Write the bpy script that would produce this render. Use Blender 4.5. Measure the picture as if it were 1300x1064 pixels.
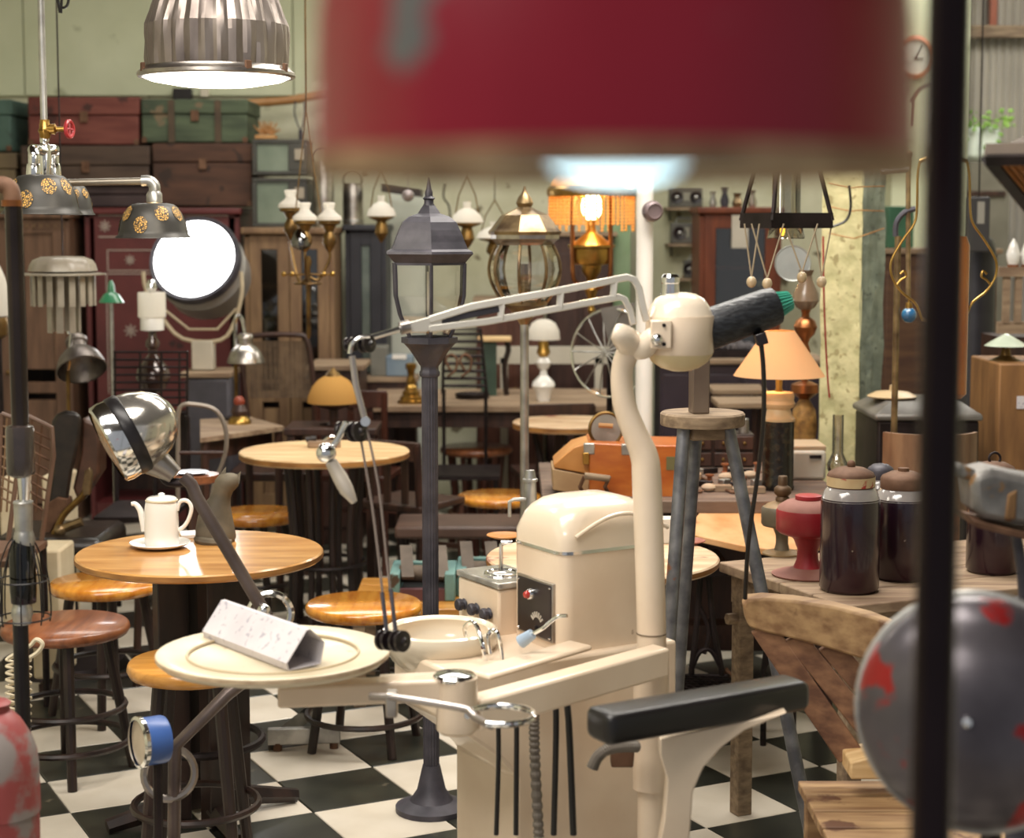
import bpy, math, random
from mathutils import Vector, Matrix
random.seed(7)
for o in list(bpy.data.objects): bpy.data.objects.remove(o)
C = bpy.context.scene.collection
S = bpy.context.scene
# ---------------------------------------------------------------- camera
F = 2218.0; H = 1.63; PITCH = math.atan(207.5 / F)      # focal length in pixels of the 1300 px wide frame
cd = bpy.data.cameras.new('camera'); cam = bpy.data.objects.new('camera', cd); C.objects.link(cam)
cam.location = (0, 0, H); cam.rotation_euler = (math.pi / 2 - PITCH, 0, 0)
cd.sensor_width = 36; cd.sensor_fit = 'HORIZONTAL'; cd.lens = 36 * F / 1300
cd.shift_y = -44.5 / 1300; cd.clip_start = 0.05; cd.clip_end = 60
cd.dof.use_dof = True; cd.dof.focus_distance = 4.3; cd.dof.aperture_fstop = 61.4 / 16.5
S.camera = cam
# ---------------------------------------------------------------- world, light, exposure
w = bpy.data.worlds.new('world'); S.world = w; w.use_nodes = True
bg = w.node_tree.nodes['Background']; bg.inputs[0].default_value = (0.95, 0.97, 1.0, 1); bg.inputs[1].default_value = 0.26
S.view_settings.view_transform = 'Standard'; S.view_settings.look = 'None'
S.view_settings.exposure = 0.5; S.view_settings.gamma = 1.0; S.view_settings.use_curve_mapping = False
def area(name, loc, size, power, rot=(0, 0, 0), col=(1, .94, .85)):
    l = bpy.data.lights.new(name, 'AREA'); l.shape = 'RECTANGLE'; l.size, l.size_y = size; l.energy = power; l.color = col
    o = bpy.data.objects.new(name, l); C.objects.link(o); o.location = loc; o.rotation_euler = rot; return o
CEIL = 3.7
area('skylight_front', (-1.0, 2.6, CEIL - .05), (2.4, 1.2), 105)
area('skylight_middle', (0.6, 5.4, CEIL - .05), (2.2, 1.0), 100)
area('skylight_rear', (-0.6, 8.0, CEIL - .05), (3.6, .8), 55, col=(1, .97, .88))
area('fill_light_entrance', (-1.9, -.2, CEIL - .05), (1.6, 1.2), 70)  # added area light, brightens the red lamp and front faces from camera left
area('fill_light_side', (3.0, 9.6, CEIL - .05), (1.4, 1.6), 60, col=(1, .97, .9))  # added light without a roof opening, brightens the corrugated wall and pillar area
def point(name, loc, power, col=(1, .7, .35), r=.03):
    l = bpy.data.lights.new(name, 'POINT'); l.energy = power; l.color = col; l.shadow_soft_size = r
    o = bpy.data.objects.new(name, l); C.objects.link(o); o.location = loc; return o
# ---------------------------------------------------------------- pixel helpers (photo frame 1300 x 1064)
def ray(px, py):
    x = (px - 650) / F; u = -(py - 487.5) / F
    return Vector((x, math.cos(PITCH) + u * math.sin(PITCH), -math.sin(PITCH) + u * math.cos(PITCH)))
def A(px, py, Y):
    d = ray(px, py); t = Y / d.y; return Vector((d.x * t, Y, H + d.z * t))
def Z(px, py, z):
    d = ray(px, py); t = (z - H) / d.z; return Vector((d.x * t, d.y * t, z))
def ps(Y): return Y / F
# ---------------------------------------------------------------- materials
def lin(h):
    h = h.lstrip('#'); c = [int(h[i:i + 2], 16) / 255 for i in (0, 2, 4)]
    return tuple(x / 12.92 if x <= .04045 else ((x + .055) / 1.055) ** 2.4 for x in c) + (1,)
MATS = {}
def M(name, c1, rough=.5, metal=0, c2=None, sc=6, st=(1, 1, 1), bump=0, wear=None, coat=0, lo=.35, hi=.65, spec=.5, trans=0):
    if name in MATS: return MATS[name]
    m = bpy.data.materials.new(name); m.use_nodes = True; n = m.node_tree.nodes; l = m.node_tree.links
    b = n['Principled BSDF']; b.inputs['Roughness'].default_value = rough; b.inputs['Metallic'].default_value = metal
    b.inputs['Specular IOR Level'].default_value = spec
    if coat: b.inputs['Coat Weight'].default_value = coat; b.inputs['Coat Roughness'].default_value = .12
    tc = n.new('ShaderNodeTexCoord'); mp = n.new('ShaderNodeMapping'); mp.inputs['Scale'].default_value = st
    l.new(tc.outputs['Object'], mp.inputs[0])
    nz = n.new('ShaderNodeTexNoise'); nz.inputs['Scale'].default_value = sc; nz.inputs['Detail'].default_value = 6
    l.new(mp.outputs[0], nz.inputs['Vector'])
    rp = n.new('ShaderNodeValToRGB'); e = rp.color_ramp.elements
    e[0].position = lo; e[0].color = lin(c1); e[1].position = hi; e[1].color = lin(c2 or c1)
    l.new(nz.outputs[0], rp.inputs[0]); out = rp.outputs[0]
    if wear:
        wc, th, ws = wear
        n2 = n.new('ShaderNodeTexNoise'); n2.inputs['Scale'].default_value = ws; n2.inputs['Detail'].default_value = 5
        l.new(tc.outputs['Object'], n2.inputs['Vector'])
        r2 = n.new('ShaderNodeValToRGB'); r2.color_ramp.elements[0].position = th; r2.color_ramp.elements[1].position = th + .04
        l.new(n2.outputs[0], r2.inputs[0]); mx = n.new('ShaderNodeMixRGB'); l.new(r2.outputs[0], mx.inputs[0])
        l.new(out, mx.inputs[1]); mx.inputs[2].default_value = lin(wc); out = mx.outputs[0]
    l.new(out, b.inputs['Base Color'])
    if bump:
        bp = n.new('ShaderNodeBump'); bp.inputs['Strength'].default_value = bump; bp.inputs['Distance'].default_value = .01
        l.new(nz.outputs[0], bp.inputs['Height']); l.new(bp.outputs[0], b.inputs['Normal'])
    if trans: b.inputs['Transmission Weight'].default_value = trans
    MATS[name] = m; return m
def EM(name, col, st):
    if name in MATS: return MATS[name]
    m = bpy.data.materials.new(name); m.use_nodes = True; b = m.node_tree.nodes['Principled BSDF']
    b.inputs['Base Color'].default_value = lin(col); b.inputs['Emission Color'].default_value = lin(col); b.inputs['Emission Strength'].default_value = st
    MATS[name] = m; return m
def GL(name, tint='ffffff', rough=.03, refl=.12):
    """thin glass: mostly clear, with a fresnel reflection"""
    if name in MATS: return MATS[name]
    m = bpy.data.materials.new(name); m.use_nodes = True; n = m.node_tree.nodes; l = m.node_tree.links; n.clear()
    o = n.new('ShaderNodeOutputMaterial'); t = n.new('ShaderNodeBsdfTransparent'); g = n.new('ShaderNodeBsdfGlossy'); x = n.new('ShaderNodeMixShader')
    f = n.new('ShaderNodeFresnel'); f.inputs[0].default_value = 1.5; a = n.new('ShaderNodeMath'); a.operation = 'ADD'; a.inputs[1].default_value = refl
    t.inputs[0].default_value = lin(tint); g.inputs['Roughness'].default_value = rough
    l.new(f.outputs[0], a.inputs[0]); l.new(a.outputs[0], x.inputs[0]); l.new(t.outputs[0], x.inputs[1]); l.new(g.outputs[0], x.inputs[2]); l.new(x.outputs[0], o.inputs[0])
    MATS[name] = m; return m
def SH(name, col, sub=.6):
    """lamp shade cloth / milk glass: part of the light goes through"""
    if name in MATS: return MATS[name]
    m = bpy.data.materials.new(name); m.use_nodes = True; n = m.node_tree.nodes; l = m.node_tree.links; n.clear()
    o = n.new('ShaderNodeOutputMaterial'); t = n.new('ShaderNodeBsdfTranslucent'); g = n.new('ShaderNodeBsdfDiffuse'); x = n.new('ShaderNodeMixShader')
    t.inputs[0].default_value = lin(col); g.inputs[0].default_value = lin(col); x.inputs[0].default_value = sub
    l.new(g.outputs[0], x.inputs[1]); l.new(t.outputs[0], x.inputs[2]); l.new(x.outputs[0], o.inputs[0])
    MATS[name] = m; return m
# woods
w_oak = M('oak_varnished', 'b0762f', .3, c2='d69a4c', sc=5, st=(1, 9, 9), bump=.05, coat=.5)
w_orange = M('orange_varnished_wood', 'bb6f20', .22, c2='df9a3c', sc=4, st=(10, 1, 6), bump=.04, coat=.7)
w_pale = M('pale_pine', 'c39c68', .6, c2='e3c493', sc=5, st=(1, 10, 8), bump=.08)
w_brown = M('brown_wood', '6f3d22', .4, c2='955a36', sc=5, st=(9, 1, 6), bump=.05, coat=.4)
w_red = M('reddish_wood', '7a3418', .4, c2='9a4a24', sc=5, st=(6, 6, 1), bump=.05, coat=.2)
w_mah = M('dark_mahogany', '34170f', .4, c2='4d261a', sc=5, st=(6, 6, 1), coat=.2)
w_dark = M('dark_wood', '2a1813', .45, c2='442a20', sc=5, st=(6, 6, 1), bump=.06)
w_black = M('black_brown_wood', '1c1210', .4, c2='30201b', sc=5, st=(6, 6, 1), bump=.05)
w_grey = M('weathered_grey_wood', '6d5a48', .8, c2='98836a', sc=7, st=(1, 8, 8), bump=.2)
w_bench = M('dusty_bench_wood', '7c6450', .75, c2='a38c72', sc=4, st=(1, 7, 7), bump=.15)
w_chair = M('sanded_chair_wood', '7a5a3c', .65, c2='a88860', sc=5, st=(1, 7, 7), bump=.12, wear=('5c3a24', .62, 9))
w_cab = M('light_brown_cabinet_wood', '6b5039', .6, c2='876a4c', sc=4, st=(7, 7, 1), bump=.06)
w_bamboo = M('bamboo', '9a6b3c', .5, c2='b98a55', sc=8)
# metals
chrome = M('chrome', 'd8d8d8', .12, 1, c2='efefef')
steel = M('galvanised_steel', '9a9894', .38, .9, c2='c4c2bd', sc=14)
alum = M('brushed_aluminium', '8e8680', .33, 1, c2='c9c2ba', sc=10, bump=.05)
brass = M('brass', '8f6c34', .3, .95, c2='c09a54', sc=10)
oldbrass = M('old_brass', '56422a', .42, .9, c2='86693c', sc=10)
copper = M('copper', '6f4228', .35, .9, c2='a0683f', sc=10)
iron = M('dark_iron', '1d1716', .5, .6, c2='33292a', sc=12, bump=.1)
blackm = M('black_metal', '141214', .35, .3, c2='221e20', sc=10)
rust = M('rusty_metal', '523624', .7, .3, c2='755540', sc=16, bump=.2)
gunm = M('gunmetal_paint', '34323a', .5, .2, c2='47444c', sc=20, bump=.08)
bronze = M('bronze', '5d4a38', .35, .8, c2='a28a64', sc=14, bump=.1)
legm = M('worn_blue_grey_leg', '55565c', .45, .5, c2='7b7c80', sc=22, bump=.1, wear=('8a5434', .7, 12))
# paints, ceramics, others
cream = M('cream_enamel', 'd9c3aa', .3, c2='e6d3bc', sc=5, coat=.4, wear=('8d6a50', .735, 24))
creamc = M('cream_enamel_clean', 'dfcdb6', .25, c2='e9dac6', sc=4, coat=.5)
wht = M('white_porcelain', 'e9e6e0', .18, coat=.6)
ivory = M('ivory_porcelain', 'd9cdb8', .15, coat=.6)
milk = SH('milk_glass', 'efeae0', .45)
rubber = M('black_rubber', '0e0c0d', .35, c2='191617')
leather = M('black_leather', '17120f', .35, c2='2b221c', sc=20, bump=.1)
bakel = M('black_bakelite', '1a1214', .3)
paper = M('white_paper', 'bdb7bb', .9, c2='cac5c8', sc=9, wear=('a39fa8', .6, 80))
glass = GL('clear_glass'); smoke = GL('smoky_glass', 'c9c4bb', .05, .1); purple = GL('purple_glass', '6d5570', .05, .12)
teal = M('turquoise_paint', '567a7a', .5, c2='70958f', sc=8, wear=('4a3a2c', .66, 14))
redp = M('red_paint', '8e1c22', .35, c2='a32a30', sc=8)
greenp = M('green_glass', '2f7d55', .2)
# ---------------------------------------------------------------- mesh builder
def smoothp(pts, n=6):
    pts = [Vector(p) for p in pts]; out = []
    for i in range(len(pts) - 1):
        p0 = pts[max(i - 1, 0)]; p1 = pts[i]; p2 = pts[i + 1]; p3 = pts[min(i + 2, len(pts) - 1)]
        for k in range(n):
            t = k / n; out.append(.5 * ((2 * p1) + (p2 - p0) * t + (2 * p0 - 5 * p1 + 4 * p2 - p3) * t * t + (3 * p1 - p0 - 3 * p2 + p3) * t ** 3))
    out.append(pts[-1]); return out
def frame(d):
    d = d.normalized(); a = Vector((0, 0, 1)) if abs(d.z) < .95 else Vector((1, 0, 0))
    u = d.cross(a).normalized(); return u, u.cross(d).normalized() * -1
class B:
    def __init__(s): s.v = []; s.f = []
    def add(s, vs, fs):
        k = len(s.v); s.v += [Vector(v) for v in vs]; s.f += [tuple(i + k for i in f) for f in fs]; return s
    def box(s, c, size, rz=0, R=None):
        R = R or Matrix.Rotation(rz, 3, 'Z'); c = Vector(c); h = [x / 2 for x in size]
        vs = [c + R @ Vector((sx * h[0], sy * h[1], sz * h[2])) for sx in (-1, 1) for sy in (-1, 1) for sz in (-1, 1)]
        return s.add(vs, [(0, 1, 3, 2), (4, 6, 7, 5), (0, 4, 5, 1), (2, 3, 7, 6), (0, 2, 6, 4), (1, 5, 7, 3)])
    def px(s, x0, y0, x1, y1, Y, d):
        """box whose front face fills a pixel rectangle at depth Y and goes back by d"""
        a = A(x0, (y0 + y1) / 2, Y); b = A(x1, (y0 + y1) / 2, Y); t = A((x0 + x1) / 2, y0, Y).z; q = A((x0 + x1) / 2, y1, Y).z
        return s.box(((a.x + b.x) / 2, Y + d / 2, (t + q) / 2), (b.x - a.x, d, t - q))
    def rings(s, rs, close=True, c0=True, c1=True):
        n = len(rs[0]); vs = [p for r in rs for p in r]; fs = []
        for i in range(len(rs) - 1):
            for j in range(n if close else n - 1):
                k = (j + 1) % n; fs.append((i * n + j, i * n + k, (i + 1) * n + k, (i + 1) * n + j))
        if c0: fs.append(tuple(range(n - 1, -1, -1)))
        if c1: fs.append(tuple((len(rs) - 1) * n + j for j in range(n)))
        return s.add(vs, fs)
    def tube(s, pts, r, seg=8, closed=False, n=0):
        if n: pts = smoothp(pts, n)
        pts = [Vector(p) for p in pts]; m = len(pts); rs = []
        rr = r if isinstance(r, (list, tuple)) else None; u = None
        for i, p in enumerate(pts):
            d = (pts[(i + 1) % m] - pts[i - 1]) if closed else (pts[min(i + 1, m - 1)] - pts[max(i - 1, 0)])
            if d.length < 1e-9: d = Vector((0, 0, 1))
            d.normalize()
            if u is None: u = frame(d)[0]
            u = (u - d * u.dot(d))
            if u.length < 1e-6: u = frame(d)[0]
            u.normalize(); q = d.cross(u)
            if rr:
                t = i / (m - 1) * (len(rr) - 1); k = min(int(t), len(rr) - 2); R = rr[k] + (rr[k + 1] - rr[k]) * (t - k)
            else: R = r
            rs.append([p + (u * math.cos(a) + q * math.sin(a)) * R for a in (2 * math.pi * j / seg for j in range(seg))])
        if closed: rs.append(rs[0]); return s.rings(rs, c0=False, c1=False)
        return s.rings(rs)
    def tx(s, pts, rp, seg=8, n=0):
        """tube through pixel points (px, py, Y), radius in pixels"""
        Y = sum(p[2] for p in pts) / len(pts); k = ps(Y)
        return s.tube([A(*p) for p in pts], [x * k for x in rp] if isinstance(rp, (list, tuple)) else rp * k, seg, n=n)
    def lathe(s, prof, c=(0, 0, 0), axis=(0, 0, 1), seg=28, cap=True, fl=None):
        """prof = [(r, h)] along axis from c; fl = optional radius factor by angle index"""
        ax = Vector(axis).normalized(); c = Vector(c)
        if abs(ax.z) > .999: u = Vector((1, 0, 0)); q = Vector((0, 1, 0)) if ax.z > 0 else Vector((0, -1, 0))
        else: u, q = frame(ax); q = ax.cross(u)
        rs = []
        for r, h in prof:
            r = max(r, 1e-5)
            rs.append([c + ax * h + (u * math.cos(2 * math.pi * j / seg) + q * math.sin(2 * math.pi * j / seg)) * r * (fl(j, h) if fl else 1) for j in range(seg)])
        return s.rings(rs, c0=cap, c1=cap)
    def lx(s, cx, Y, prof, seg=28, cap=True, fl=None):
        """lathe from pixels: prof = [(py, radius px)]"""
        m = A(cx, (prof[0][0] + prof[-1][0]) / 2, Y); k = ps(Y)
        return s.lathe([(r * k, A(cx, y, Y).z) for y, r in prof], (m.x, Y, 0), seg=seg, cap=cap, fl=fl)
    def la(s, p0, p1, prof, seg=28, cap=True):
        """lathe along p0->p1, prof = [(fraction, radius m)]"""
        p0 = Vector(p0); p1 = Vector(p1); L = (p1 - p0).length
        return s.lathe([(r, t * L) for t, r in prof], p0, p1 - p0, seg, cap)
    def sph(s, c, r, seg=14, sz=1, sx=1, sy=1):
        n = seg // 2 + 1; rs = []
        for i in range(n + 1):
            a = math.pi * i / n; z = -math.cos(a) * r * sz; q = max(math.sin(a) * r, 1e-5)
            rs.append([Vector(c) + Vector((q * sx * math.cos(2 * math.pi * j / seg), q * sy * math.sin(2 * math.pi * j / seg), z)) for j in range(seg)])
        return s.rings(rs)
    def poly(s, pts, d):
        """prism: planar loop pts, extruded by vector d"""
        pts = [Vector(p) for p in pts]; d = Vector(d); return s.rings([pts, [p + d for p in pts]])
    def pp(s, pxs, Y, d):
        return s.poly([A(x, y, Y) for x, y in pxs], (0, d, 0))
    def ring(s, c, R, r, axis=(0, 0, 1), seg=28, ts=7):
        ax = Vector(axis).normalized()
        u, q = (Vector((1, 0, 0)), Vector((0, 1, 0))) if abs(ax.z) > .999 else frame(ax)
        return s.tube([Vector(c) + (u * math.cos(2 * math.pi * j / seg) + q * math.sin(2 * math.pi * j / seg)) * R for j in range(seg)], r, ts, closed=True)
    def go(s, name, mat, par=None, bev=0, sm=True, label=None, kind=None, ang=35):
        me = bpy.data.meshes.new(name)
        off = Vector((0, 0, 0)); p = par
        while p is not None: off += p.location; p = p.parent
        me.from_pydata([v - off for v in s.v], [], s.f); me.validate()
        import bmesh
        bm = bmesh.new(); bm.from_mesh(me); bmesh.ops.recalc_face_normals(bm, faces=bm.faces); bm.to_mesh(me); bm.free()
        if sm:
            me.polygons.foreach_set('use_smooth', [True] * len(me.polygons)); me.set_sharp_from_angle(angle=math.radians(ang))
        o = bpy.data.objects.new(name, me); C.objects.link(o); o.parent = par; me.materials.append(mat)
        if bev:
            b = o.modifiers.new('bevel', 'BEVEL'); b.width = bev; b.segments = 2; b.limit_method = 'ANGLE'; b.angle_limit = math.radians(40)
        if label: o['label'] = label
        if kind: o['kind'] = kind
        return o
def th(name, label, cat, loc, group=None):
    o = bpy.data.objects.new(name, None); C.objects.link(o); o.location = Vector(loc); o.empty_display_size = .05
    o['label'] = label; o['category'] = cat
    if group: o['group'] = group
    return o
def tag(o, label, cat, group=None):
    o['label'] = label; o['category'] = cat
    if group: o['group'] = group
    return o
def one(name, label, cat, b, mat, group=None, **k):
    """a thing that is one mesh, origin at its base centre"""
    lo = Vector((min(v.x for v in b.v), min(v.y for v in b.v), min(v.z for v in b.v))); hi = Vector((max(v.x for v in b.v), max(v.y for v in b.v), lo.z))
    c = (lo + hi) / 2
    b.v = [v - c for v in b.v]; o = b.go(name, mat, None, **k); o.location = c
    return tag(o, label, cat, group)
def dup(root):
    r = root.copy(); C.objects.link(r)
    for ch in root.children:
        c = ch.copy(); C.objects.link(c); c.parent = r
        for g in ch.children:
            d = g.copy(); C.objects.link(d); d.parent = c
    return r
# ================================================================ THE SETTING
BW = 10.2     # back wall
def struct(o): o['kind'] = 'structure'; return o
m_wall = M('pale_green_plaster', 'c3c6a6', .85, c2='d2d4b6', sc=2.2, bump=.1, wear=('a7a98a', .66, 3))
m_wall2 = M('whitewashed_plaster', 'b9b79a', .9, c2='d0cdb4', sc=4, bump=.2, wear=('6f6550', .64, 6))
m_ceil = M('dark_roof_boards', '3a322c', .8, c2='4a4038', sc=3)
m_grout = M('grout', '4c463e', .9, c2='5c554a')
m_tw = M('cream_floor_tile', 'c9bfae', .3, c2='d8cfc0', sc=5, wear=('9d8e7b', .68, 9))
m_td = M('black_green_floor_tile', '23241f', .3, c2='35362e', sc=7, wear=('5a5346', .68, 12))
fl = struct(B().box((0.2, 5.3, -.02), (7.8, 10.0, .03)).go('floor', m_grout))
# checker tiles, turned against the camera
TS = .3; TA = math.radians(27); t_u = Vector((math.cos(TA), math.sin(TA), 0)); t_v = Vector((-math.sin(TA), math.cos(TA), 0)); t_o = Z(126, 910, 0)
proto = {}
for k, mm in ((0, m_tw), (1, m_td)):
    b = B(); g = TS / 2 - .002
    b.rings([[Vector((sx * q, sy * q, z)) for sx, sy in ((-1, -1), (1, -1), (1, 1), (-1, 1))] for q, z in ((g, -.012), (g, -.002), (g - .002, 0))])
    me = bpy.data.meshes.new('tile'); me.from_pydata(b.v, [], b.f); me.materials.append(mm); proto[k] = me
cells = []
for i in range(-20, 34):
    for j in range(-26, 24):
        p = t_o + t_u * (i + .5) * TS + t_v * (j + .5) * TS
        if -3.5 < p.x < 3.9 and .6 < p.y < BW - .1:
            vis = 4.6 < p.y < 9.2 and abs(p.x) < .293 * p.y + .12
            cells.append((0 if vis else 1, p.y, p, (i + j) % 2))
cells.sort(key=lambda c: (c[0], c[1])); rest = {0: B(), 1: B()}
for n, (q, _, p, k) in enumerate(cells):
    if q == 0 and n < 290:
        o = bpy.data.objects.new('tile', proto[k]); C.objects.link(o); o.parent = fl; o.location = p; o.rotation_euler = (0, 0, TA)
    else:
        rest[k].box(p + Vector((0, 0, -.006)), (TS - .004, TS - .004, .012), TA)
for k, mm in ((0, m_tw), (1, m_td)): rest[k].go('far_tiles', mm, fl, kind='stuff', sm=False)
# walls
wb = struct(B().box((-.55, BW + .1, CEIL / 2), (6.1, .2, CEIL)).go('wall_back', m_wall2))
zt = A(200, 122, BW).z
for x0, x1 in ((-3.6, A(31, 60, BW).x), (A(31, 60, BW).x + .006, A(372, 60, BW).x), (A(372, 60, BW).x + .006, .6), (.606, 2.5)):
    B().box(((x0 + x1) / 2, BW - .015, (zt + CEIL) / 2), (x1 - x0, .03, CEIL - zt)).go('wall_board', m_wall, wb, bev=.004)
struct(B().box((-3.7, 5.2, CEIL / 2), (.2, 10.2, CEIL)).go('wall_left', m_wall2))
m_cor = M('corrugated_zinc', 'a39d93', .5, .3, c2='bdb6aa', sc=3, st=(1, 1, .4))
b = B(); pr = []
for i in range(601):
    x = 2.3 + i * .0057; pr.append(Vector((x, 11.6 + .013 * math.sin(x * 2 * math.pi / .05), 0)))
b.rings([pr, [p + Vector((0, 0, CEIL)) for p in pr], [p + Vector((0, .02, CEIL)) for p in pr], [p + Vector((0, .02, 0)) for p in pr]], close=False, c0=False, c1=False)
wc = struct(b.go('wall_corrugated', m_cor))
zb = A(1265, 40, 11.5).z
B().box((3.2, 11.52, zb), (2.2, .1, .075)).go('rail', w_grey, wc)
B().box((A(1262, 10, 11.5).x, 11.53, zb + .5), (.045, .06, 1.0)).go('stud', w_red, wc)
struct(B().box((4.1, 5.2, CEIL / 2), (.2, 10.2, CEIL)).go('wall_right', m_wall2))
b = B(); b.box((2.6, 10.9, .01), (4.0, 1.6, .02)); struct(b.go('floor_rear', m_grout))
struct(B().box((.2, 5.9, CEIL + .06), (8, 12.2, .1)).go('ceiling', m_ceil))
# peeling square pillar
m_pil = M('peeling_pillar_paint', 'b9b384', .85, c2='d8cfa0', sc=16, bump=.9, wear=('a3976c', .6, 30))
m_pilg = M('grey_green_pillar_paint', '6f786b', .85, c2='8f9887', sc=14, bump=.8, wear=('5f665b', .62, 30))
pc = A(1091, 500, 6.6)
pl = th('pillar', 'square pillar with peeling pale yellow and grey green paint behind the jars', 'pillar', (pc.x, pc.y + .17, 0)); pl['kind'] = 'structure'
del pl['category'], pl['label']; pl.name = 'trim_1'
R = math.radians(52)
def pillar_face(name, mat, a, wid, seedv):
    rr = random.Random(seedv); b = B(); n = 9; d = Vector((math.cos(a), math.sin(a), 0)); nn = Vector((d.y, -d.x, 0)); rows = []
    for k in range(49):
        z = CEIL * k / 48
        rows.append([Vector((pc.x, pc.y, z)) + d * wid * j / n + nn * rr.uniform(-.006, .006) for j in range(n + 1)] + [Vector((pc.x, pc.y + .3, z))])
    b.rings(rows); return b.go(name, mat, pl, ang=60)
pillar_face('yellow_face', m_pil, math.radians(180 - 38), .17, 1)
pillar_face('grey_face', m_pilg, math.radians(40), .135, 2)
# white steel post with a round junction
m_post = M('white_post_paint', 'e6e2da', .4, c2='eeeae2', coat=.3)
pw = struct(B().lathe([(.031, 0), (.031, CEIL)], (A(818, 400, 6.4).x, 6.4, 0)).go('trim_2', m_post))
pg = struct(B().box((A(781, 350, 9.9).x, 9.9, CEIL / 2), (.16, .16, CEIL)).go('trim_3', M('green_post_paint', '7f9a72', .6, c2='93aa84')))
# ================================================================ DENTAL UNIT
YC = 3.45                                              # depth of the column
base = A(826, 800, YC)
du = th('dental_unit', 'cream enamel vintage dental unit with curved column, tray arm and drill arm', 'dental unit', (base.x, YC + .1, 0))
cu = Vector((.857, .515, 0)); cv = Vector((-.515, .857, 0)); c0 = Vector((.104, 3.55, 0))      # cabinet corner and its two face directions
def rrect(o, wu, wv, r, z, n=5, ins=0):
    """rounded rectangle loop in the cabinet frame"""
    pts = []
    for (a, q), s0 in (((wu - r, r), -90), ((wu - r, wv - r), 0), ((r, wv - r), 90), ((r, r), 180)):
        for k in range(n + 1):
            t = math.radians(s0 + 90 * k / n); x = a + (r - ins) * math.cos(t); y = q + (r - ins) * math.sin(t)
            pts.append(o + cu * x + cv * y + Vector((0, 0, z)))
    return pts
WU, WV = .25, .205
zs = Z(715, 708, .945).z; zlid = .945
b = B(); b.rings([rrect(c0, WU, WV, .03, z) for z in (.40, .943)]); cabo = b.go('cabinet_body', cream, du)
b = B(); b.rings([rrect(c0 - cu * .002 - cv * .002, WU + .004, WV + .004, .032, z) for z in (.941, .948)]); b.go('trim_strip', chrome, du)
def dome(s, z, r=.03):
    o = c0 + cu * WU * (1 - s) / 2 + cv * WV * (1 - s) / 2
    return rrect(o, WU * s, WV * s, max(r * s, .012), z)
b = B(); b.rings([dome(1, .948), dome(1.0, .972), dome(.985, .990, .045), dome(.94, 1.010, .055), dome(.86, 1.026, .065), dome(.7, 1.039, .065), dome(.45, 1.047, .045), dome(.12, 1.05, .01)])
lid = b.go('domed_lid', creamc, du, ang=60)
# raised hood moulding on the lid's right side
b = B(); pts = []
for k in range(15):
    t = k / 14; a = math.pi * t
    pts.append(c0 + cu * (.03 + .235 * t) - cv * .004 + Vector((0, 0, .978 + .040 * math.sin(a))))
b.tube(pts, .0045, 8); b.go('lid_moulding', creamc, lid)
# lower cabinet with cut corner
lo = c0 - cu * .27 - cv * .02
b = B(); b.poly([lo + cu * a + Vector((0, 0, z)) for a, z in ((.0, .735), (.55, .735), (.55, .02), (.15, .02), (.15, .5), (.11, .545), (.0, .63))], cv * .26); b.go('lower_cabinet', cream, du, bev=.008)
b = B(); b.box(lo + cu * .35 + cv * .13 + Vector((0, 0, .02)), (.34, .32, .04), math.atan2(cu.y, cu.x)); b.go('plinth', gunm, du, bev=.005)
# control panel on the left face
zx = lambda y: A(680, y, 3.62).z
fn = -cu                                              # outward normal of left face
def lf(a, z, out=.0): return c0 + cv * a + fn * (out + .0) + Vector((0, 0, z))
ang_v = math.atan2(cv.y, cv.x)
zc = (zx(738) + zx(808)) / 2; hh = zx(738) - zx(808)
p = B().box(lf(.098, zc, .003), (.135, .012, hh), ang_v).go('control_panel', M('black_panel', '1d1517', .35, c2='2a2022'), du, bev=.003)
B().box(lf(.098, zc, .002), (.142, .010, hh + .008), ang_v).go('panel_frame', alum, p, bev=.002)
q = lf(.105, zx(756), .008)
B().lathe([(.0125, 0), (.0125, .008), (.010, .012), (.0, .013)], q, fn).go('lamp_bezel', chrome, p)
B().lathe([(.009, 0), (.009, .014), (.006, .020), (0, .022)], q, fn, seg=16).go('red_pilot_lamp', M('red_lens', 'b02a20', .15, coat=.8), p)
b = B()
for k in range(7):
    t = math.radians(35 + 110 * k / 6); cc = lf(.085, zx(793), .0095)
    b.box(cc + cv * .022 * math.cos(t) + Vector((0, 0, .022 * math.sin(t))), (.004, .001, .012), R=Matrix.Rotation(ang_v, 3, 'Z') @ Matrix.Rotation(math.pi / 2 - t, 3, 'Y'))
b.go('dial_scale', M('scale_print', 'b9b1a4', .5), p)
B().lathe([(.005, 0), (.005, .006), (0, .007)], lf(.085, zx(797), .009), fn, seg=14).go('dial_knob', bakel, p)
b = B()
for a in (.035, .16):
    for z in (zc + hh / 2 - .006, zc - hh / 2 + .006): b.lathe([(.003, 0), (.0015, .003)], lf(a, z, .009), fn, seg=8)
b.go('screws', chrome, p)
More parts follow.
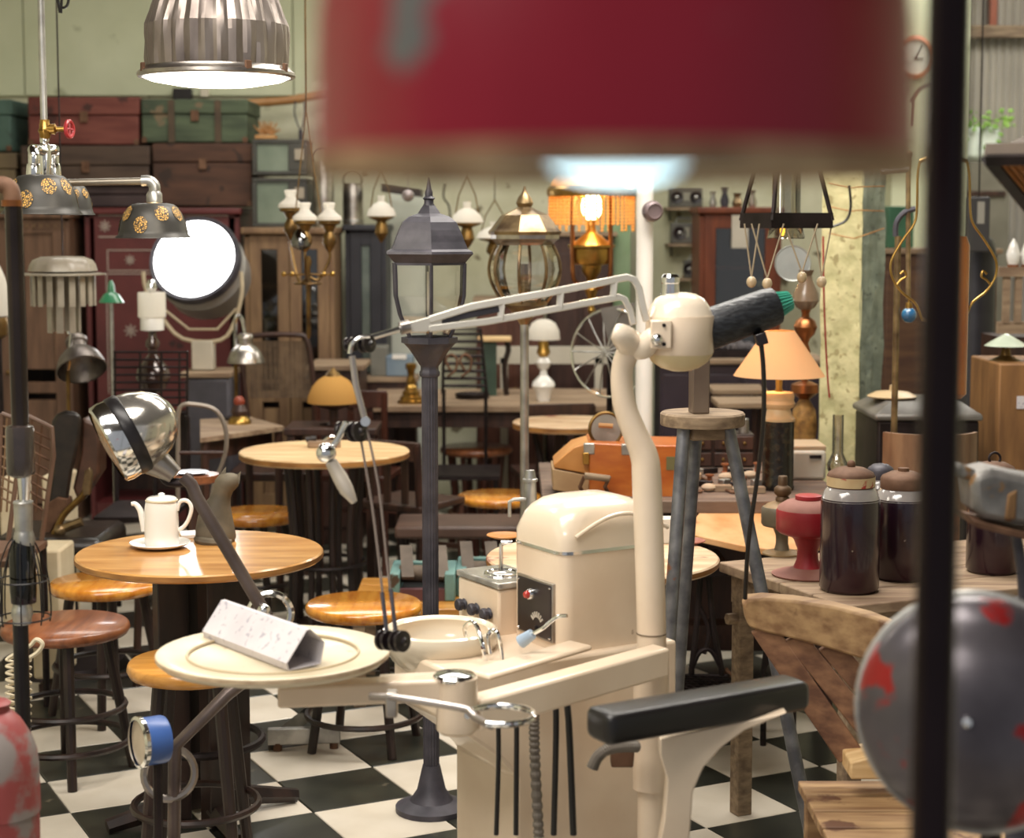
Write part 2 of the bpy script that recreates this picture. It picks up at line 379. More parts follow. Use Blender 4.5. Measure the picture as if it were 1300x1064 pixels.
# side control box with knobs and bowl tap
so = c0 + cv * .208 - cu * .03
b = B(); b.rings([[so + cu * a + cv * d + Vector((0, 0, z)) for a, d in ((0, 0), (.12, 0), (.12, .18), (0, .18))] for z in (.71, .835)]); sb = b.go('side_box', cream, du, bev=.006)
b = B(); b.box(so + cu * .06 + cv * .09 + Vector((0, 0, .843)), (.126, .186, .014), math.atan2(cu.y, cu.x)); b.go('glass_top', M('grey_top', '8d8a85', .12, .4, c2='b5b1aa', sc=20, coat=.5), sb, bev=.003)
b = B(); b.ring(so + cu * .06 + cv * .09 + Vector((0, 0, .851)), .035, .004); b.go('basin_ring', chrome, sb)
for k, a in enumerate((.035, .09, .145)):
    kc = so + cv * a - cu * .001 + Vector((0, 0, .778)); B().lathe([(.010, 0), (.0135, .003), (.009, .008), (.0135, .011), (.0135, .019), (.011, .022), (0, .023)], kc, -cu, seg=10).go('tap_knob', gunm, sb)
# spittoon bowl
Yb = 3.62; bc = A(559, 815, Yb)
b = B(); prof = [(784, 74), (781, 75), (779, 73), (781, 70), (790, 66), (806, 58), (822, 40), (826, 0)]
b.lx(559, Yb, [(800, 62), (797, 66), (796, 70), (798, 74), (803, 76), (811, 75), (821, 71), (834, 64), (848, 50), (856, 34), (860, 8), (855, 8), (848, 36), (828, 56), (816, 64), (806, 64), (800, 62)], seg=40, cap=False); bowl = b.go('spittoon_bowl', ivory, du)
B().lx(559, Yb, [(858, 16), (880, 14), (905, 18)], 16).go('bowl_stem', steel, bowl)
B().tx([(591, 808, 3.56), (590, 797, 3.56), (597, 790, 3.55), (605, 795, 3.53), (612, 818, 3.5), (617, 842, 3.5)], 3, 8, n=5).go('bowl_spout', chrome, bowl)
B().tx([(622, 830, 3.5), (620, 808, 3.5), (625, 801, 3.5), (632, 806, 3.49), (637, 830, 3.49), (638, 852, 3.49)], 3, 8, n=5).go('bowl_spout', chrome, bowl)
# column
b = B(); path = [(828, 1040, YC), (828, 960, YC), (827, 800, YC), (824, 690, YC), (821, 610, YC), (818, 580, YC), (806, 550, YC), (795, 522, YC), (790, 495, YC), (790, 468, YC), (797, 448, YC), (806, 434, YC)]
pts = [A(*q) for q in path]; pts[0].z = .0; pts[0].x = pts[1].x
b.tube(smoothp(pts, 6), [19 * ps(YC)] * 5 + [18 * ps(YC), 16 * ps(YC), 15 * ps(YC), 14.5 * ps(YC), 14 * ps(YC), 15 * ps(YC), 16 * ps(YC)], 20); col = b.go('column', cream, du, ang=80)
b = B()
for y in (803, 843): b.lx(827, YC, [(y, 19.7), (y + 1.5, 19.7)], 24)
b.go('column_seam', M('seam_dirt', '6a5a48', .7), col)
b = B(); m = A(827, 830, YC); b.lathe([(.036, A(827, 1000, YC).z), (.036, A(827, 846, YC).z)], (m.x, YC, 0)); b.go('column_sleeve', cream, col)
# fork
b = B(); b.tube(smoothp([A(800, 440, YC), A(794, 430, YC - .03), A(786, 424, YC - .045), A(779, 421, YC - .045)], 4), [.026, .026, .022, .016], 14)
b.tube(smoothp([A(806, 442, YC), A(818, 440, YC - .015), A(828, 428, YC - .025), A(832, 420, YC - .025)], 4), [.024, .024, .02, .015], 14); b.sph(A(803, 438, YC), .029, 16); b.go('fork', creamc, col, ang=80)
B().sph(A(834, 431, YC - .05), .0125, 14).go('pivot_bolt', chrome, col)
# engine drum
Yd = YC + .03; b = B(); b.lx(863, Yd, [(371, 8), (373, 20), (379, 31), (389, 38), (400, 42)], 36); ed = b.go('engine_drum', creamc, du, ang=70)
b = B(); b.lx(863, Yd, [(400, 43), (402, 44), (447, 43), (449, 42)], 36); b.go('drum_band', cream, ed)
b = B(); b.lx(863, Yd, [(449, 42), (459, 36), (467, 24), (471, 10)], 36); b.go('drum_underside', M('yellowed_enamel', 'cdb98e', .3, c2='d9c9a2', sc=5), ed, ang=70)
b = B(); b.lx(851, Yd, [(375, 12), (360, 11), (359, 12), (352, 12), (348, 9), (347, 3)], 20); b.go('drum_cap', chrome, ed)
b = B(); b.px(826, 407, 853, 443, Yd - .075, .05); k = b.go('mount_plate', cream, ed, bev=.003)
b = B()
for y in (413, 437): b.lathe([(.004, 0), (.003, .003)], A(843, y, Yd - .075), (0, -1, 0), seg=8)
b.go('plate_screw', iron, k)
# motor
p0 = A(892, 421, Yd + .01); p1 = A(984, 388, Yd + .05)
m_mot = M('rough_black_motor', '1c1c1f', .38, .3, c2='34363a', sc=60, st=(1, 1, 3), bump=.3)
mo = B().la(p0, p1, [(0, .040), (.05, .042), (.9, .0405), (1, .038)]).go('drill_motor', m_mot, du)
d = (p1 - p0).normalized(); fz = B(); u_, q_ = frame(d)
fz.la(p1, p1 + d * .032, [(0, .026), (1, .016)], 20)
for j in range(22):
    a = 2 * math.pi * j / 22; e = u_ * math.cos(a) + q_ * math.sin(a); fz.tube([p1 + e * .027, p1 + d * .033 + e * .018], .0022, 5)
fz.go('ribbed_end', M('turquoise_plastic', '3f9c85', .45, c2='57b49b'), mo)
B().box(A(966, 430, Yd + .01), (.022, .03, .024), R=Matrix.Rotation(-.3, 3, 'Y')).go('cable_socket', bakel, mo, bev=.002)
B().tx([(966, 433, Yd + .01), (969, 465, Yd + .02), (970, 510, Yd + .05), (967, 560, Yd + .1), (961, 610, Yd + .15), (950, 690, Yd + .2), (946, 760, Yd + .25)], 3, 8, n=4).go('cable', rubber, mo)
# truss arm
def YT(x): return 3.2 + (x - 455) / (820 - 455) * .24
tw = M('white_enamelled_arm', 'd9d3c8', .25, .3, c2='e8e2d8', coat=.4)
def rail(pp, h, t, name, par, mat=tw, n=0):
    b = B(); pp = smoothp([A(x, y, YT(x)) for x, y in pp], 6) if n else [A(x, y, YT(x)) for x, y in pp]; rs = []
    for i, p in enumerate(pp):
        d = (pp[min(i + 1, len(pp) - 1)] - pp[max(i - 1, 0)]).normalized(); nn = Vector((-d.z, 0, d.x)).normalized(); yy = Vector((0, 1, 0))
        rs.append([p + nn * a * h / 2 + yy * c * t / 2 for a, c in ((-1, -1), (1, -1), (1, 1), (-1, 1))])
    b.rings(rs); return b.go(name, mat, par, bev=.002)
ta = rail([(545, 406), (600, 389), (700, 371), (796, 352), (805, 355), (811, 366), (815, 385), (821, 408)], .014, .02, 'drill_arm', du)
rail([(545, 417), (620, 408), (700, 393), (786, 377), (793, 380), (800, 395), (804, 412)], .013, .02, 'lower_rail', ta)
for x, y0, y1 in ((637, 384, 406), (712, 370, 392), (780, 356, 379)): rail([(x, y0), (x - 2, y1)], .013, .018, 'strut', ta)
b = B(); b.poly([A(x, y, YT(x) - .009) for x, y in ((512, 411), (560, 399), (562, 415), (540, 422), (516, 422))], (0, .018, 0)); b.go('gusset', tw, ta, bev=.002)
rail([(556, 408), (634, 392)], .012, .016, 'dark_insert', ta, gunm)
B().tx([(508, 417, 3.235), (520, 414, 3.24)], 8.5, 12).go('ferrule', alum, ta)
B().tx([(466, 430, 3.205), (510, 417, 3.235)], 4, 10).go('end_rod', chrome, ta)
def pulley(px, py, Y, r, name, par):
    c = A(px, py, Y); ax = Vector((.75, -.65, .1)); k = ps(Y)
    return B().lathe([(r * .55 * k, -.011), (r * k, -.010), (r * k, -.005), (r * .72 * k, -.003), (r * .72 * k, .003), (r * k, .005), (r * k, .010), (r * .4 * k, .012), (r * .2 * k, .016)], c, ax, 22).go(name, bakel, par)
pulley(465, 437, 3.2, 11, 'pulley', ta); pulley(446, 437, 3.22, 9, 'pulley', ta)
B().tx([(444, 449, 3.19), (447, 437, 3.19), (456, 429, 3.19), (470, 427, 3.19)], 3, 8, n=4).go('elbow', chrome, ta)
dl = B(); dl.tx([(447, 452, 3.19), (452, 490, 3.18), (464, 536, 3.17)], 4.2, 8); dr = dl.go('drop_rod', M('dull_steel', '8c8380', .35, .8, c2='a8a09c'), ta)
B().lathe([(.009, -.004), (.009, .004)], A(464, 535, 3.165), (0, 1, 0), 14).go('rod_joint', chrome, dr)
pulley(453, 548, 3.17, 13, 'pulley', ta); pulley(436, 545, 3.18, 10, 'pulley', ta)
B().tx([(440, 536, 3.16), (430, 556, 3.16), (420, 570, 3.16)], 4, 8).go('handpiece_link', chrome, ta)
B().sph(A(414, 575, 3.15), 13 * ps(3.15), 16).go('handpiece_knob', chrome, ta)
B().tube([A(420, 586, 3.15), A(432, 607, 3.15), A(440, 622, 3.14), A(450, 638, 3.14)], [.011, .014, .0135, .006], 14).go('handpiece', M('pale_handpiece', 'a89e92', .4, .3, c2='c6bdb0'), ta)
for (xa, ya), (xb, yb), (xc, yc), (xd, yd) in (((457, 552), (472, 640), (482, 720), (492, 812)), ((466, 545), (481, 620), (492, 720), (503, 808))):
    B().tx([(xa, ya, 3.17), (xb, yb, 3.14), (xc, yc, 3.1), (xd, yd, 3.05)], 1.8, 6, n=3).go('drive_cord', M('grey_cord', '6b5f58', .7), ta)
    B().tx([(xd - 7, yd - 60, 3.075), (xd, yd, 3.05)], 3, 8).go('cord_sleeve', gunm, ta)
pulley(507, 814, 3.03, 14, 'pulley', ta); pulley(489, 813, 3.05, 13, 'pulley', ta)
# swing arms and tray
def beam(p0, p1, hpx, wid, name, par, mat=cream, bev=.006):
    p0, p1 = A(*p0), A(*p1); d = p1 - p0; d.z = 0; d.normalize(); nn = Vector((-d.y, d.x, 0)); h = hpx * ps((p0.y + p1.y) / 2)
    return B().rings([[p + nn * a * wid / 2 + Vector((0, 0, c * h / 2)) for a, c in ((-1, -1), (1, -1), (1, 1), (-1, 1))] for p in (p0, p1)]).go(name, mat, par, bev=bev)
beam((840, 838, 3.4), (600, 906, 3.12), 40, .05, 'swing_arm', du)
beam((738, 819, 3.5), (606, 858, 3.3), 8, .065, 'arm_shelf', du)
b = B(); b.lx(580, 3.1, [(860, 27), (925, 27), (930, 22)], 24); jt = b.go('arm_joint', cream, du)
b = B(); b.lx(577, 3.1, [(862, 27), (858, 28), (855, 25), (853, 14), (852, 3)], 24); b.go('joint_cap', chrome, jt)
beam((590, 872, 3.1), (355, 882, 3.12), 29, .05, 'tray_arm', du)
B().pp([(480, 863), (590, 858), (590, 866), (480, 872)], 3.13, .04).go('arm_cover', creamc, du, bev=.002)
# oval tray
Yt = 3.12; tc = A(347, 829, Yt); k = ps(Yt)
def oval(rx, ry, z, n=48): return [Vector((tc.x + rx * k * math.cos(2 * math.pi * j / n), tc.y + ry * math.sin(2 * math.pi * j / n), z)) for j in range(n)]
b = B(); ry = .205
b.rings([oval(142, ry - .012, tc.z - .014), oval(150, ry, tc.z - .004), oval(150, ry, tc.z + .004), oval(147, ry - .004, tc.z + .005), oval(134, ry - .022, tc.z), oval(112, ry - .055, tc.z - .001), oval(108, ry - .06, tc.z - .004), oval(2, .003, tc.z - .004)])
tr = b.go('tray', M('stained_cream_enamel', 'c9bb9f', .35, c2='d8ccb2', sc=6, coat=.3, wear=('8c7358', .68, 16)), du, ang=50)
b = B(); b.tube(oval(110, ry - .057, tc.z), .0028, 6, closed=True); b.go('tray_ridge', M('ridge_enamel', 'b3a284', .4), tr)
b = B(); b.rings([oval(150.6, ry + .001, tc.z - .004), oval(150.6, ry + .001, tc.z + .002), oval(149.4, ry, tc.z + .002), oval(149.4, ry, tc.z - .004)], c0=False, c1=False); b.go('tray_rim', M('chipped_rim', 'a98f74', .6, c2='c9b394', sc=30), tr)
B().tube([(tc.x, tc.y, tc.z - .012), (tc.x, tc.y, tc.z - .06)], .022, 16).go('tray_post', steel, tr)
# ring hook
b = B(); b.tx([(470, 884, 3.0), (505, 886, 2.98), (585, 899, 2.95), (597, 905, 2.94), (605, 912, 2.93), (625, 922, 2.90)], 5, 10, n=4)
rc = A(636, 908, 2.95); pts = []
for j in range(20):
    a = math.radians(-115 + 300 * j / 19); pts.append(Vector((rc.x + .058 * math.cos(a), rc.y + .058 * math.sin(a), rc.z)))
hk = b.go('hook_rod', M('dull_chrome', '8d8480', .3, .9, c2='b0a8a2'), du)
B().tube(pts, .0058, 10).go('hook_ring', chrome, hk)
B().px(489, 880, 504, 912, 2.98, .03).go('rod_clamp', alum, hk, bev=.003)
# instruments and hoses
B().lx(673, 3.78, [(598, 5), (597, 6), (607, 8), (608, 10), (611, 10), (612, 8), (645, 9), (680, 9)], 16).go('vacuum_handpiece', steel, du)
B().tx([(668, 634, 3.76), (652, 634, 3.76), (647, 637, 3.76), (647, 656, 3.76)], 2.5, 8).go('hanger', steel, du)
B().tx([(650, 689, 3.72), (637, 689, 3.72), (636, 692, 3.72), (636, 725, 3.72)], 2.5, 8).go('water_pipe', chrome, du)
sy = B().tx([(661, 815, 3.43), (676, 805, 3.42)], [9, 8, 7], 12).go('syringe', M('pale_blue_plastic', '9db0c4', .35, c2='b4c3d2'), du)
B().tx([(676, 805, 3.42), (690, 797, 3.41), (706, 784, 3.40), (720, 782, 3.39)], 2.6, 8, n=3).go('syringe_nozzle', chrome, sy)
for pts, r, mm in (([(632, 900, 3.3), (633, 960, 3.3), (630, 1060, 3.3)], 3.2, rubber), ([(655, 890, 3.28), (656, 920, 3.28), (655, 1060, 3.28)], 3.4, rubber),
                   ([(705, 880, 3.3), (706, 930, 3.3), (703, 1060, 3.3)], 4, rubber), ([(716, 878, 3.31), (722, 915, 3.31), (728, 1060, 3.31)], 4.5, rubber)):
    B().tx(pts, r, 8, n=4).go('hose', mm, du)
def ribbed(pts, rp, name, par, mat, n=8):
    pts = smoothp([A(*p) for p in pts], n); b = B(); Y = pts[0].y; k = ps(Y); rr = []
    fine = smoothp(pts, 4); rr = [rp * k * (1 if i % 4 < 2 else .82) for i in range(len(fine))]
    b.tube(fine, rr, 10); return b.go(name, mat, par, ang=20)
ribbed([(678, 905, 3.33), (679, 960, 3.33), (684, 1062, 3.33)], 7.5, 'ribbed_hose', du, M('grey_ribbed_hose', '6f675e', .6), 9)
ribbed([(752, 975, 3.2), (758, 962, 3.2), (770, 952, 3.2), (788, 948, 3.22), (808, 948, 3.25)], 8, 'ribbed_hose', du, MATS['grey_ribbed_hose'], 8)
B().pp([(776, 950), (806, 950), (804, 975), (776, 975)], 3.3, .04).go('hose_bracket', rust, du, bev=.003)
# paper tent on the tray
ptt = []
Yp = 3.05; zb = tc.z - .002
a0 = Z(264, 812, zb); a1 = Z(359, 849, zb); dn = (a1 - a0).normalized(); pn = Vector((-dn.y, dn.x, 0))
if pn.y < 0: pn = -pn
L = (a1 - a0).length; b = B()
sec = [(0, 0), (.066, .002), (.075, .04), (.046, .068), (.038, .068), (-.004, .014)]
b.rings([[a0 + dn * t + pn * q[0] + Vector((0, 0, q[1])) for q in sec] for t in (-.015, L * .5, L + .02)], c0=False, c1=False)
o = one('paper_carton', 'crumpled white paper carton with faint print lying on the cream tray', 'paper', b, paper, sm=False)
so_ = o.modifiers.new('thick', 'SOLIDIFY'); so_.thickness = .0015
# ================================================================ DENTAL CHAIR (arm and support)
ac = th('dental_chair', 'dental chair with black padded armrest on a cream bracket', 'chair', (A(870, 1000, 2.95).x, 3.0, 0))
p0 = A(765, 921, 2.85); p1 = A(1013, 878, 3.05); d = p1 - p0; L = d.length; dn = d.normalized(); sd = Vector((-dn.y, dn.x, 0)).normalized(); up = dn.cross(sd)
if up.z < 0: up = -up
b = B(); rs = []
for t, sc in ((-.03, .6), (-.022, .86), (-.008, .98), (.02, 1), (.5, 1), (.97, .98), (.995, .84), (1.005, .5)):
    c = p0 + d * t; h = .028 * sc; wd = .04 * sc
    rs.append([c + sd * wd * math.copysign(abs(math.cos(a)) ** .45, math.cos(a)) + up * h * math.copysign(abs(math.sin(a)) ** .45, math.sin(a)) for a in (2 * math.pi * j / 24 for j in range(24))])
b.rings(rs); b.go('armrest_pad', rubber, ac, ang=70)
b = B(); b.pp([(838, 938), (1000, 905), (985, 912), (945, 928), (915, 950), (893, 975), (880, 1005), (872, 1110), (830, 1110), (843, 1040), (847, 990), (838, 960)], 2.95, .035); b.go('arm_bracket', cream, ac, bev=.008)
bx = A(850, 1110, 2.95)
B().box((bx.x + .2, 2.72, bx.z - .1), (.4, .42, .1)).go('seat', leather, ac, bev=.03)
B().lathe([(.2, 0), (.2, .03), (.07, .06), (.05, .08), (.05, bx.z - .14)], (bx.x + .2, 2.72, 0)).go('pedestal', cream, ac)
# ================================================================ FOREGROUND
# big red enamel lamp hanging close
Yr = .8; rc = A(778, 216, Yr); Rr = 375 * ps(Yr)
rl = th('red_lamp', 'large chipped red enamel drum lamp with rusty rim hanging beside the dark iron pole', 'lamp', (rc.x, rc.y, rc.z))
m_red = M('chipped_red_enamel', '74061a', .34, c2='880f26', sc=5, coat=.12, spec=.3, wear=('5a5a58', .63, 17))
tilt = Vector((0, .035, 1)).normalized(); tilt = Vector((0, .02, 1)).normalized()
b = B(); b.lathe([(Rr, .006), (Rr * .999, .03), (Rr * .985, .07), (Rr * .955, .088), (Rr * .87, .105), (Rr * .6, .125), (Rr * .25, .145), (.03, .16), (.028, .158), (Rr * .5, .122), (Rr * .85, .1), (Rr * .965, .06), (Rr * .975, .006)], rc, tilt, 64, cap=False); b.go('drum_shade', m_red, rl)
m_rim = M('rusty_tan_rim', '6f5136', .6, .2, c2='a98a66', sc=22)
b = B(); b.lathe([(Rr * 1.004, .007), (Rr * 1.006, 0), (Rr * .99, -.004), (Rr * .93, 0), (Rr * .93, .004), (Rr * .97, .01)], rc, tilt, 64, cap=False); b.go('rim', m_rim, rl)
b = B(); b.lathe([(Rr * .93, .004), (Rr * .9, .03), (Rr * .5, .09), (.02, .11)], rc, tilt, 48, cap=False); b.go('reflector', M('inner_enamel', '9b9588', .4, c2='b5ae9e', sc=6), rl)
b = B(); b.sph(rc + Vector((.002, 0, .021)), .052, 20, sz=.52); b.go('bulb', EM('cool_bulb', 'c4e6f0', 3), rl)
b = B(); b.tube([rc + tilt * .15, rc + tilt * .2, Vector((rc.x, rc.y + .0, CEIL + .01))], .012, 12); b.go('hanging_rod', gunm, rl)
# dark post
b = B(); Yk = 1.35
x0 = A(1204, 60, Yk).x; b.lathe([(.0165, .02), (.0165, CEIL)], (x0, Yk, 0), seg=24)
dp = th('iron_post', 'dark shiny iron pole in front of the big jars and the steel dish', 'pole', (x0, Yk, 0)); b.go('shaft', M('polished_black_iron', '1b1416', .22, .85, c2='2a2022', sc=3), dp)
B().lathe([(.09, 0), (.09, .012), (.03, .02), (.018, .03)], (x0, Yk, 0)).go('base_plate', iron, dp)
# dished steel disc
Yq = 2.15; qc = A(1238, 905, Yq)
ds = th('steel_dish_lamp', 'large dished dark steel lamp head with red paint patches on a stand', 'lamp', (qc.x, Yq + .1, 0))
ax = Vector((-.35, -.9, .12)).normalized(); Rq = 152 * ps(Yq)
m_dish = M('dented_dark_steel', '39343a', .3, .55, c2='5a555a', sc=5, bump=.25, wear=('8d2020', .6, 11))
b = B(); b.lathe([(Rq * .99, -.02), (Rq, 0), (Rq * .985, .012), (Rq * .93, .028), (Rq * .78, .05), (Rq * .5, .07), (Rq * .2, .08), (0, .082)], qc, ax, 48); b.go('dish', m_dish, ds, ang=70)
b = B(); b.ring(qc - ax * .012, Rq * 1.005, .006, ax, 48); b.go('rolled_edge', steel, ds)
b = B(); b.lathe([(.008, .08), (.006, .088), (0, .09)], qc, ax, 12); b.go('centre_rivet', chrome, ds)
q2 = qc - ax * .03
B().tube([q2, q2 + Vector((.05, .10, -.06)), Vector((q2.x + .05, q2.y + .12, .03))], .014, 10).go('stand', iron, ds)
B().lathe([(.14, 0), (.14, .02), (.03, .04)], (q2.x + .05, q2.y + .12, 0)).go('foot', iron, ds)
# battered iron head on a bracket (right edge)
Yv = 2.75; vt = th('iron_pump', 'battered grey cast iron pump head bolted on a bracket arm near the jar bench', 'pump', (A(1290, 700, Yv).x, Yv + .05, 0))
m_bat = M('battered_grey_iron', '5f5c5a', .5, .5, c2='8b8884', sc=14, bump=.4, wear=('8a6a48', .6, 16))
b = B(); b.pp([(1234, 608), (1244, 600), (1262, 596), (1300, 605), (1330, 610), (1330, 668), (1296, 668), (1250, 660), (1238, 648)], Yv, .1); b.go('pump_body', m_bat, vt, bev=.012)
b = B(); b.pp([(1213, 592), (1222, 590), (1246, 600), (1238, 612), (1214, 606)], Yv + .02, .05); b.go('spout', m_bat, vt, bev=.006)
b = B(); b.pp([(1230, 655), (1236, 662), (1300, 676), (1340, 680), (1340, 690), (1290, 682), (1240, 670)], Yv - .01, .12); b.go('bracket', rust, vt, bev=.004)
b = B(); b.tx([(1290, 678, Yv + .04), (1297, 720, Yv + .04), (1300, 760, Yv + .04)], 7, 10); b.go('arm', gunm, vt)
b = B(); b.pp([(1280, 628), (1292, 622), (1290, 660), (1276, 660)], Yv - .004, .02); b.go('worn_slot', M('bare_wood_core', '8a6842', .8, c2='6f5032', sc=16), vt, bev=.003)
px_ = A(1300, 760, Yv + .04); B().lathe([(.02, 0), (.02, px_.z)], (px_.x, Yv + .04, 0), seg=14).go('column', gunm, vt); B().lathe([(.13, 0), (.13, .015), (.03, .03)], (px_.x, Yv + .04, 0)).go('foot', iron, vt)
# hood lamp top right
Yh = 2.7; hl = th('mesh_hood_lamp', 'brown metal hood lamp with amber wire mesh underneath, hung past the iron pole', 'lamp', A(1330, 150, Yh + .15))
m_hood = M('brown_hood_metal', '4f443b', .55, .4, c2='63564a', sc=8)
k = ps(Yh); hz = A(1250, 198, Yh).z; hx = A(1249, 198, Yh).x; hw = .34
def sq(x0, y0, w_, d_, z): return [Vector((x0, y0, z)), Vector((x0 + w_, y0, z)), Vector((x0 + w_, y0 + d_, z)), Vector((x0, y0 + d_, z))]
Rh = Matrix.Rotation(-.55, 3, 'Z') @ Matrix.Rotation(-.30, 3, 'X'); hp = Vector((hx, Yh, hz))
def hrot(b):
    b.v = [hp + Rh @ (v - hp) for v in b.v]; return b
b = B(); b.rings([sq(hx, Yh, hw, .34, hz), sq(hx, Yh, hw, .34, hz + .02), sq(hx + .02, Yh + .02, hw - .04, .3, hz + .022), sq(hx + .13, Yh + .13, .08, .08, hz + .13)], c0=False); hrot(b).go('hood', m_hood, hl, sm=False)
b = B()
for p, q in ((0, 1), (1, 2), (2, 3), (3, 0)):
    s_ = sq(hx + .004, Yh + .004, hw - .008, .332, hz - .004); b.tube([s_[p], s_[q]], .011, 4)
hrot(b).go('hood_frame', iron, hl, sm=False)
b = B()
for i in range(27):
    t = .02 + i * .0115; b.box((hx + t, Yh + .17, hz - .002), (.0022, .3, .002)); b.box((hx + .17, Yh + t, hz - .001), (.3, .0022, .002))
hrot(b).go('wire_mesh', M('amber_mesh', 'b8793a', .4, .5), hl, sm=False, kind='stuff')
hrot(B().box((hx + .17, Yh + .17, hz + .03), (.26, .26, .004))).go('diffuser', M('amber_board', '9a5a2c', .6, c2='b0703c'), hl)
ht_ = hp + Rh @ Vector((.17, .17, .12)); B().tube([ht_, (ht_.x, ht_.y, CEIL + .01)], .006, 8).go('hanging_rod', iron, hl)
# red dome at the lower left
Yz = 3.05; b = B(); b.lx(-8, Yz, [(1030, 58), (975, 57), (955, 55), (935, 48), (915, 36), (905, 26), (903, 22), (896, 22), (893, 24), (890, 20), (889, 4)], 36)
zt_ = A(-8, 1030, Yz); rt = th('red_canister', 'faded red metal canister with domed shoulder beside the pale coiled cord', 'canister', (zt_.x, Yz, 0))
b.go('shoulder', M('faded_red_paint', '78282a', .5, c2='8f4542', sc=5, wear=('7d7470', .54, 5)), rt, ang=60)
B().lathe([(58 * ps(Yz), .0), (58 * ps(Yz), zt_.z)], (zt_.x, Yz, 0)).go('body', MATS['faded_red_paint'], rt)
# ================================================================ LEFT: PIPE LAMPS
Yp = 3.4
pf = th('pipe_floor_lamp', 'black iron pipe floor lamp with glass jar in a wire cage and elbow top', 'floor lamp', (A(28, 900, Yp).x, Yp, 0))
xb = A(28, 870, Yp).x
b = B(); b.tube([(xb, Yp, .02), (xb, Yp, A(28, 788, Yp).z)], .0152, 14); b.go('lower_pipe', blackm, pf)
B().lathe([(.12, 0), (.12, .02), (.03, .04)], (xb, Yp, 0)).go('base', iron, pf)
b = B(); b.lx(28, Yp, [(792, 12), (785, 12), (780, 14), (772, 13), (768, 11), (756, 11), (752, 9)], 18); b.go('lower_fitting', steel, pf)
b = B(); b.lx(29, Yp, [(765, 16), (750, 17), (710, 17), (692, 15), (684, 12)], 24, cap=False); b.go('glass_jar', GL('dark_purple_glass', '5d4862', .08, .02), pf)
b = B(); b.lx(29, Yp, [(762, 9), (748, 14.5), (708, 14.5), (692, 10)], 16); b.go('dark_core', M('plum_core', '22131b', .2, c2='33202a'), pf)
b = B(); b.lx(30, Yp, [(692, 13), (686, 14), (676, 12), (674, 11), (672, 11), (645, 12), (640, 12), (638, 13), (636, 12)], 20); b.go('upper_fitting', steel, pf)
b = B(); k = ps(Yp); m = A(28, 720, Yp)
for j in range(8):
    a = 2 * math.pi * j / 8 + .2; f = Vector((math.cos(a), math.sin(a), 0))
    b.tube(smoothp([Vector((m.x, Yp, A(28, y, Yp).z)) + f * r * k for y, r in ((684, 12), (692, 18), (715, 27), (740, 33), (775, 35), (790, 33))], 4), .0016, 5)
for y, r in ((736, 33), (784, 34.5)): b.ring((m.x, Yp, A(28, y, Yp).z), r * k, .0018, seg=24, ts=5)
b.go('wire_cage', blackm, pf)
b = B(); b.lx(26, Yp, [(606, 10), (602, 17), (598, 18), (546, 18), (541, 17), (539, 10)], 24); b.go('junction_box', M('brown_bakelite', '1f1817', .22, c2='3a302d', sc=8, coat=.5), pf)
b = B(); b.tx([(31, 604, Yp), (31, 640, Yp)], [9, 7, 6], 14); b.go('socket_neck', chrome, pf)
b = B(); b.tube([A(26, 545, Yp), Vector((A(17, 260, Yp).x, Yp, A(17, 256, Yp).z))], .0168, 14); b.go('upper_pipe', M('dark_polished_pipe', '2a2321', .25, .7, c2='3c3330', sc=4), pf)
b = B(); b.tx([(16, 262, Yp), (15, 246, Yp), (8, 236, Yp), (-12, 234, Yp), (-60, 234, Yp)], 11, 14, n=4); b.go('elbow', rust, pf)
b = B(); b.lx(15, Yp, [(262, 13), (254, 13)], 18); b.go('elbow_collar', copper, pf)
# hanging pipe chandelier with perforated shades
Yc = 4.9; cx = 56
pcl = th('pipe_chandelier', 'galvanised pipe chandelier with red valve wheel and perforated dome shades', 'chandelier', A(cx, 240, Yc))
xt = A(54, 80, Yc).x
b = B(); b.tube([(xt, Yc, A(54, 158, Yc).z), (xt, Yc, CEIL + .01)], 4.6 * ps(Yc), 12); b.go('drop_pipe', steel, pcl)
b = B(); b.lx(57, Yc, [(152, 6), (156, 6), (158, 7), (163, 7), (166, 9), (170, 7), (174, 7), (176, 6)], 16); b.tx([(60, 164, Yc), (70, 164, Yc), (72, 164, Yc), (82, 164, Yc)], [6, 7, 3.5, 3.5], 12); v = b.go('brass_valve', brass, pcl)
b = B(); wc_ = A(88, 164, Yc); axw = Vector((1, -.25, 0)).normalized(); b.ring(wc_, 10 * ps(Yc), 2.6 * ps(Yc), axw, 24)
uu, qq = frame(axw)
for j in range(4): b.tube([wc_, wc_ + (uu * math.cos(j * 1.57) + qq * math.sin(j * 1.57)) * 9 * ps(Yc)], 1.6 * ps(Yc), 6)
b.go('red_valve_wheel', redp, v)
b = B(); b.lx(57, Yc, [(174, 5), (176, 6), (180, 6), (182, 5), (184, 7), (200, 8), (214, 7), (222, 6)], 18); b.go('cross_fitting', chrome, pcl)
m_perf_c = (lin('4e4c48'), lin('d0a050'))
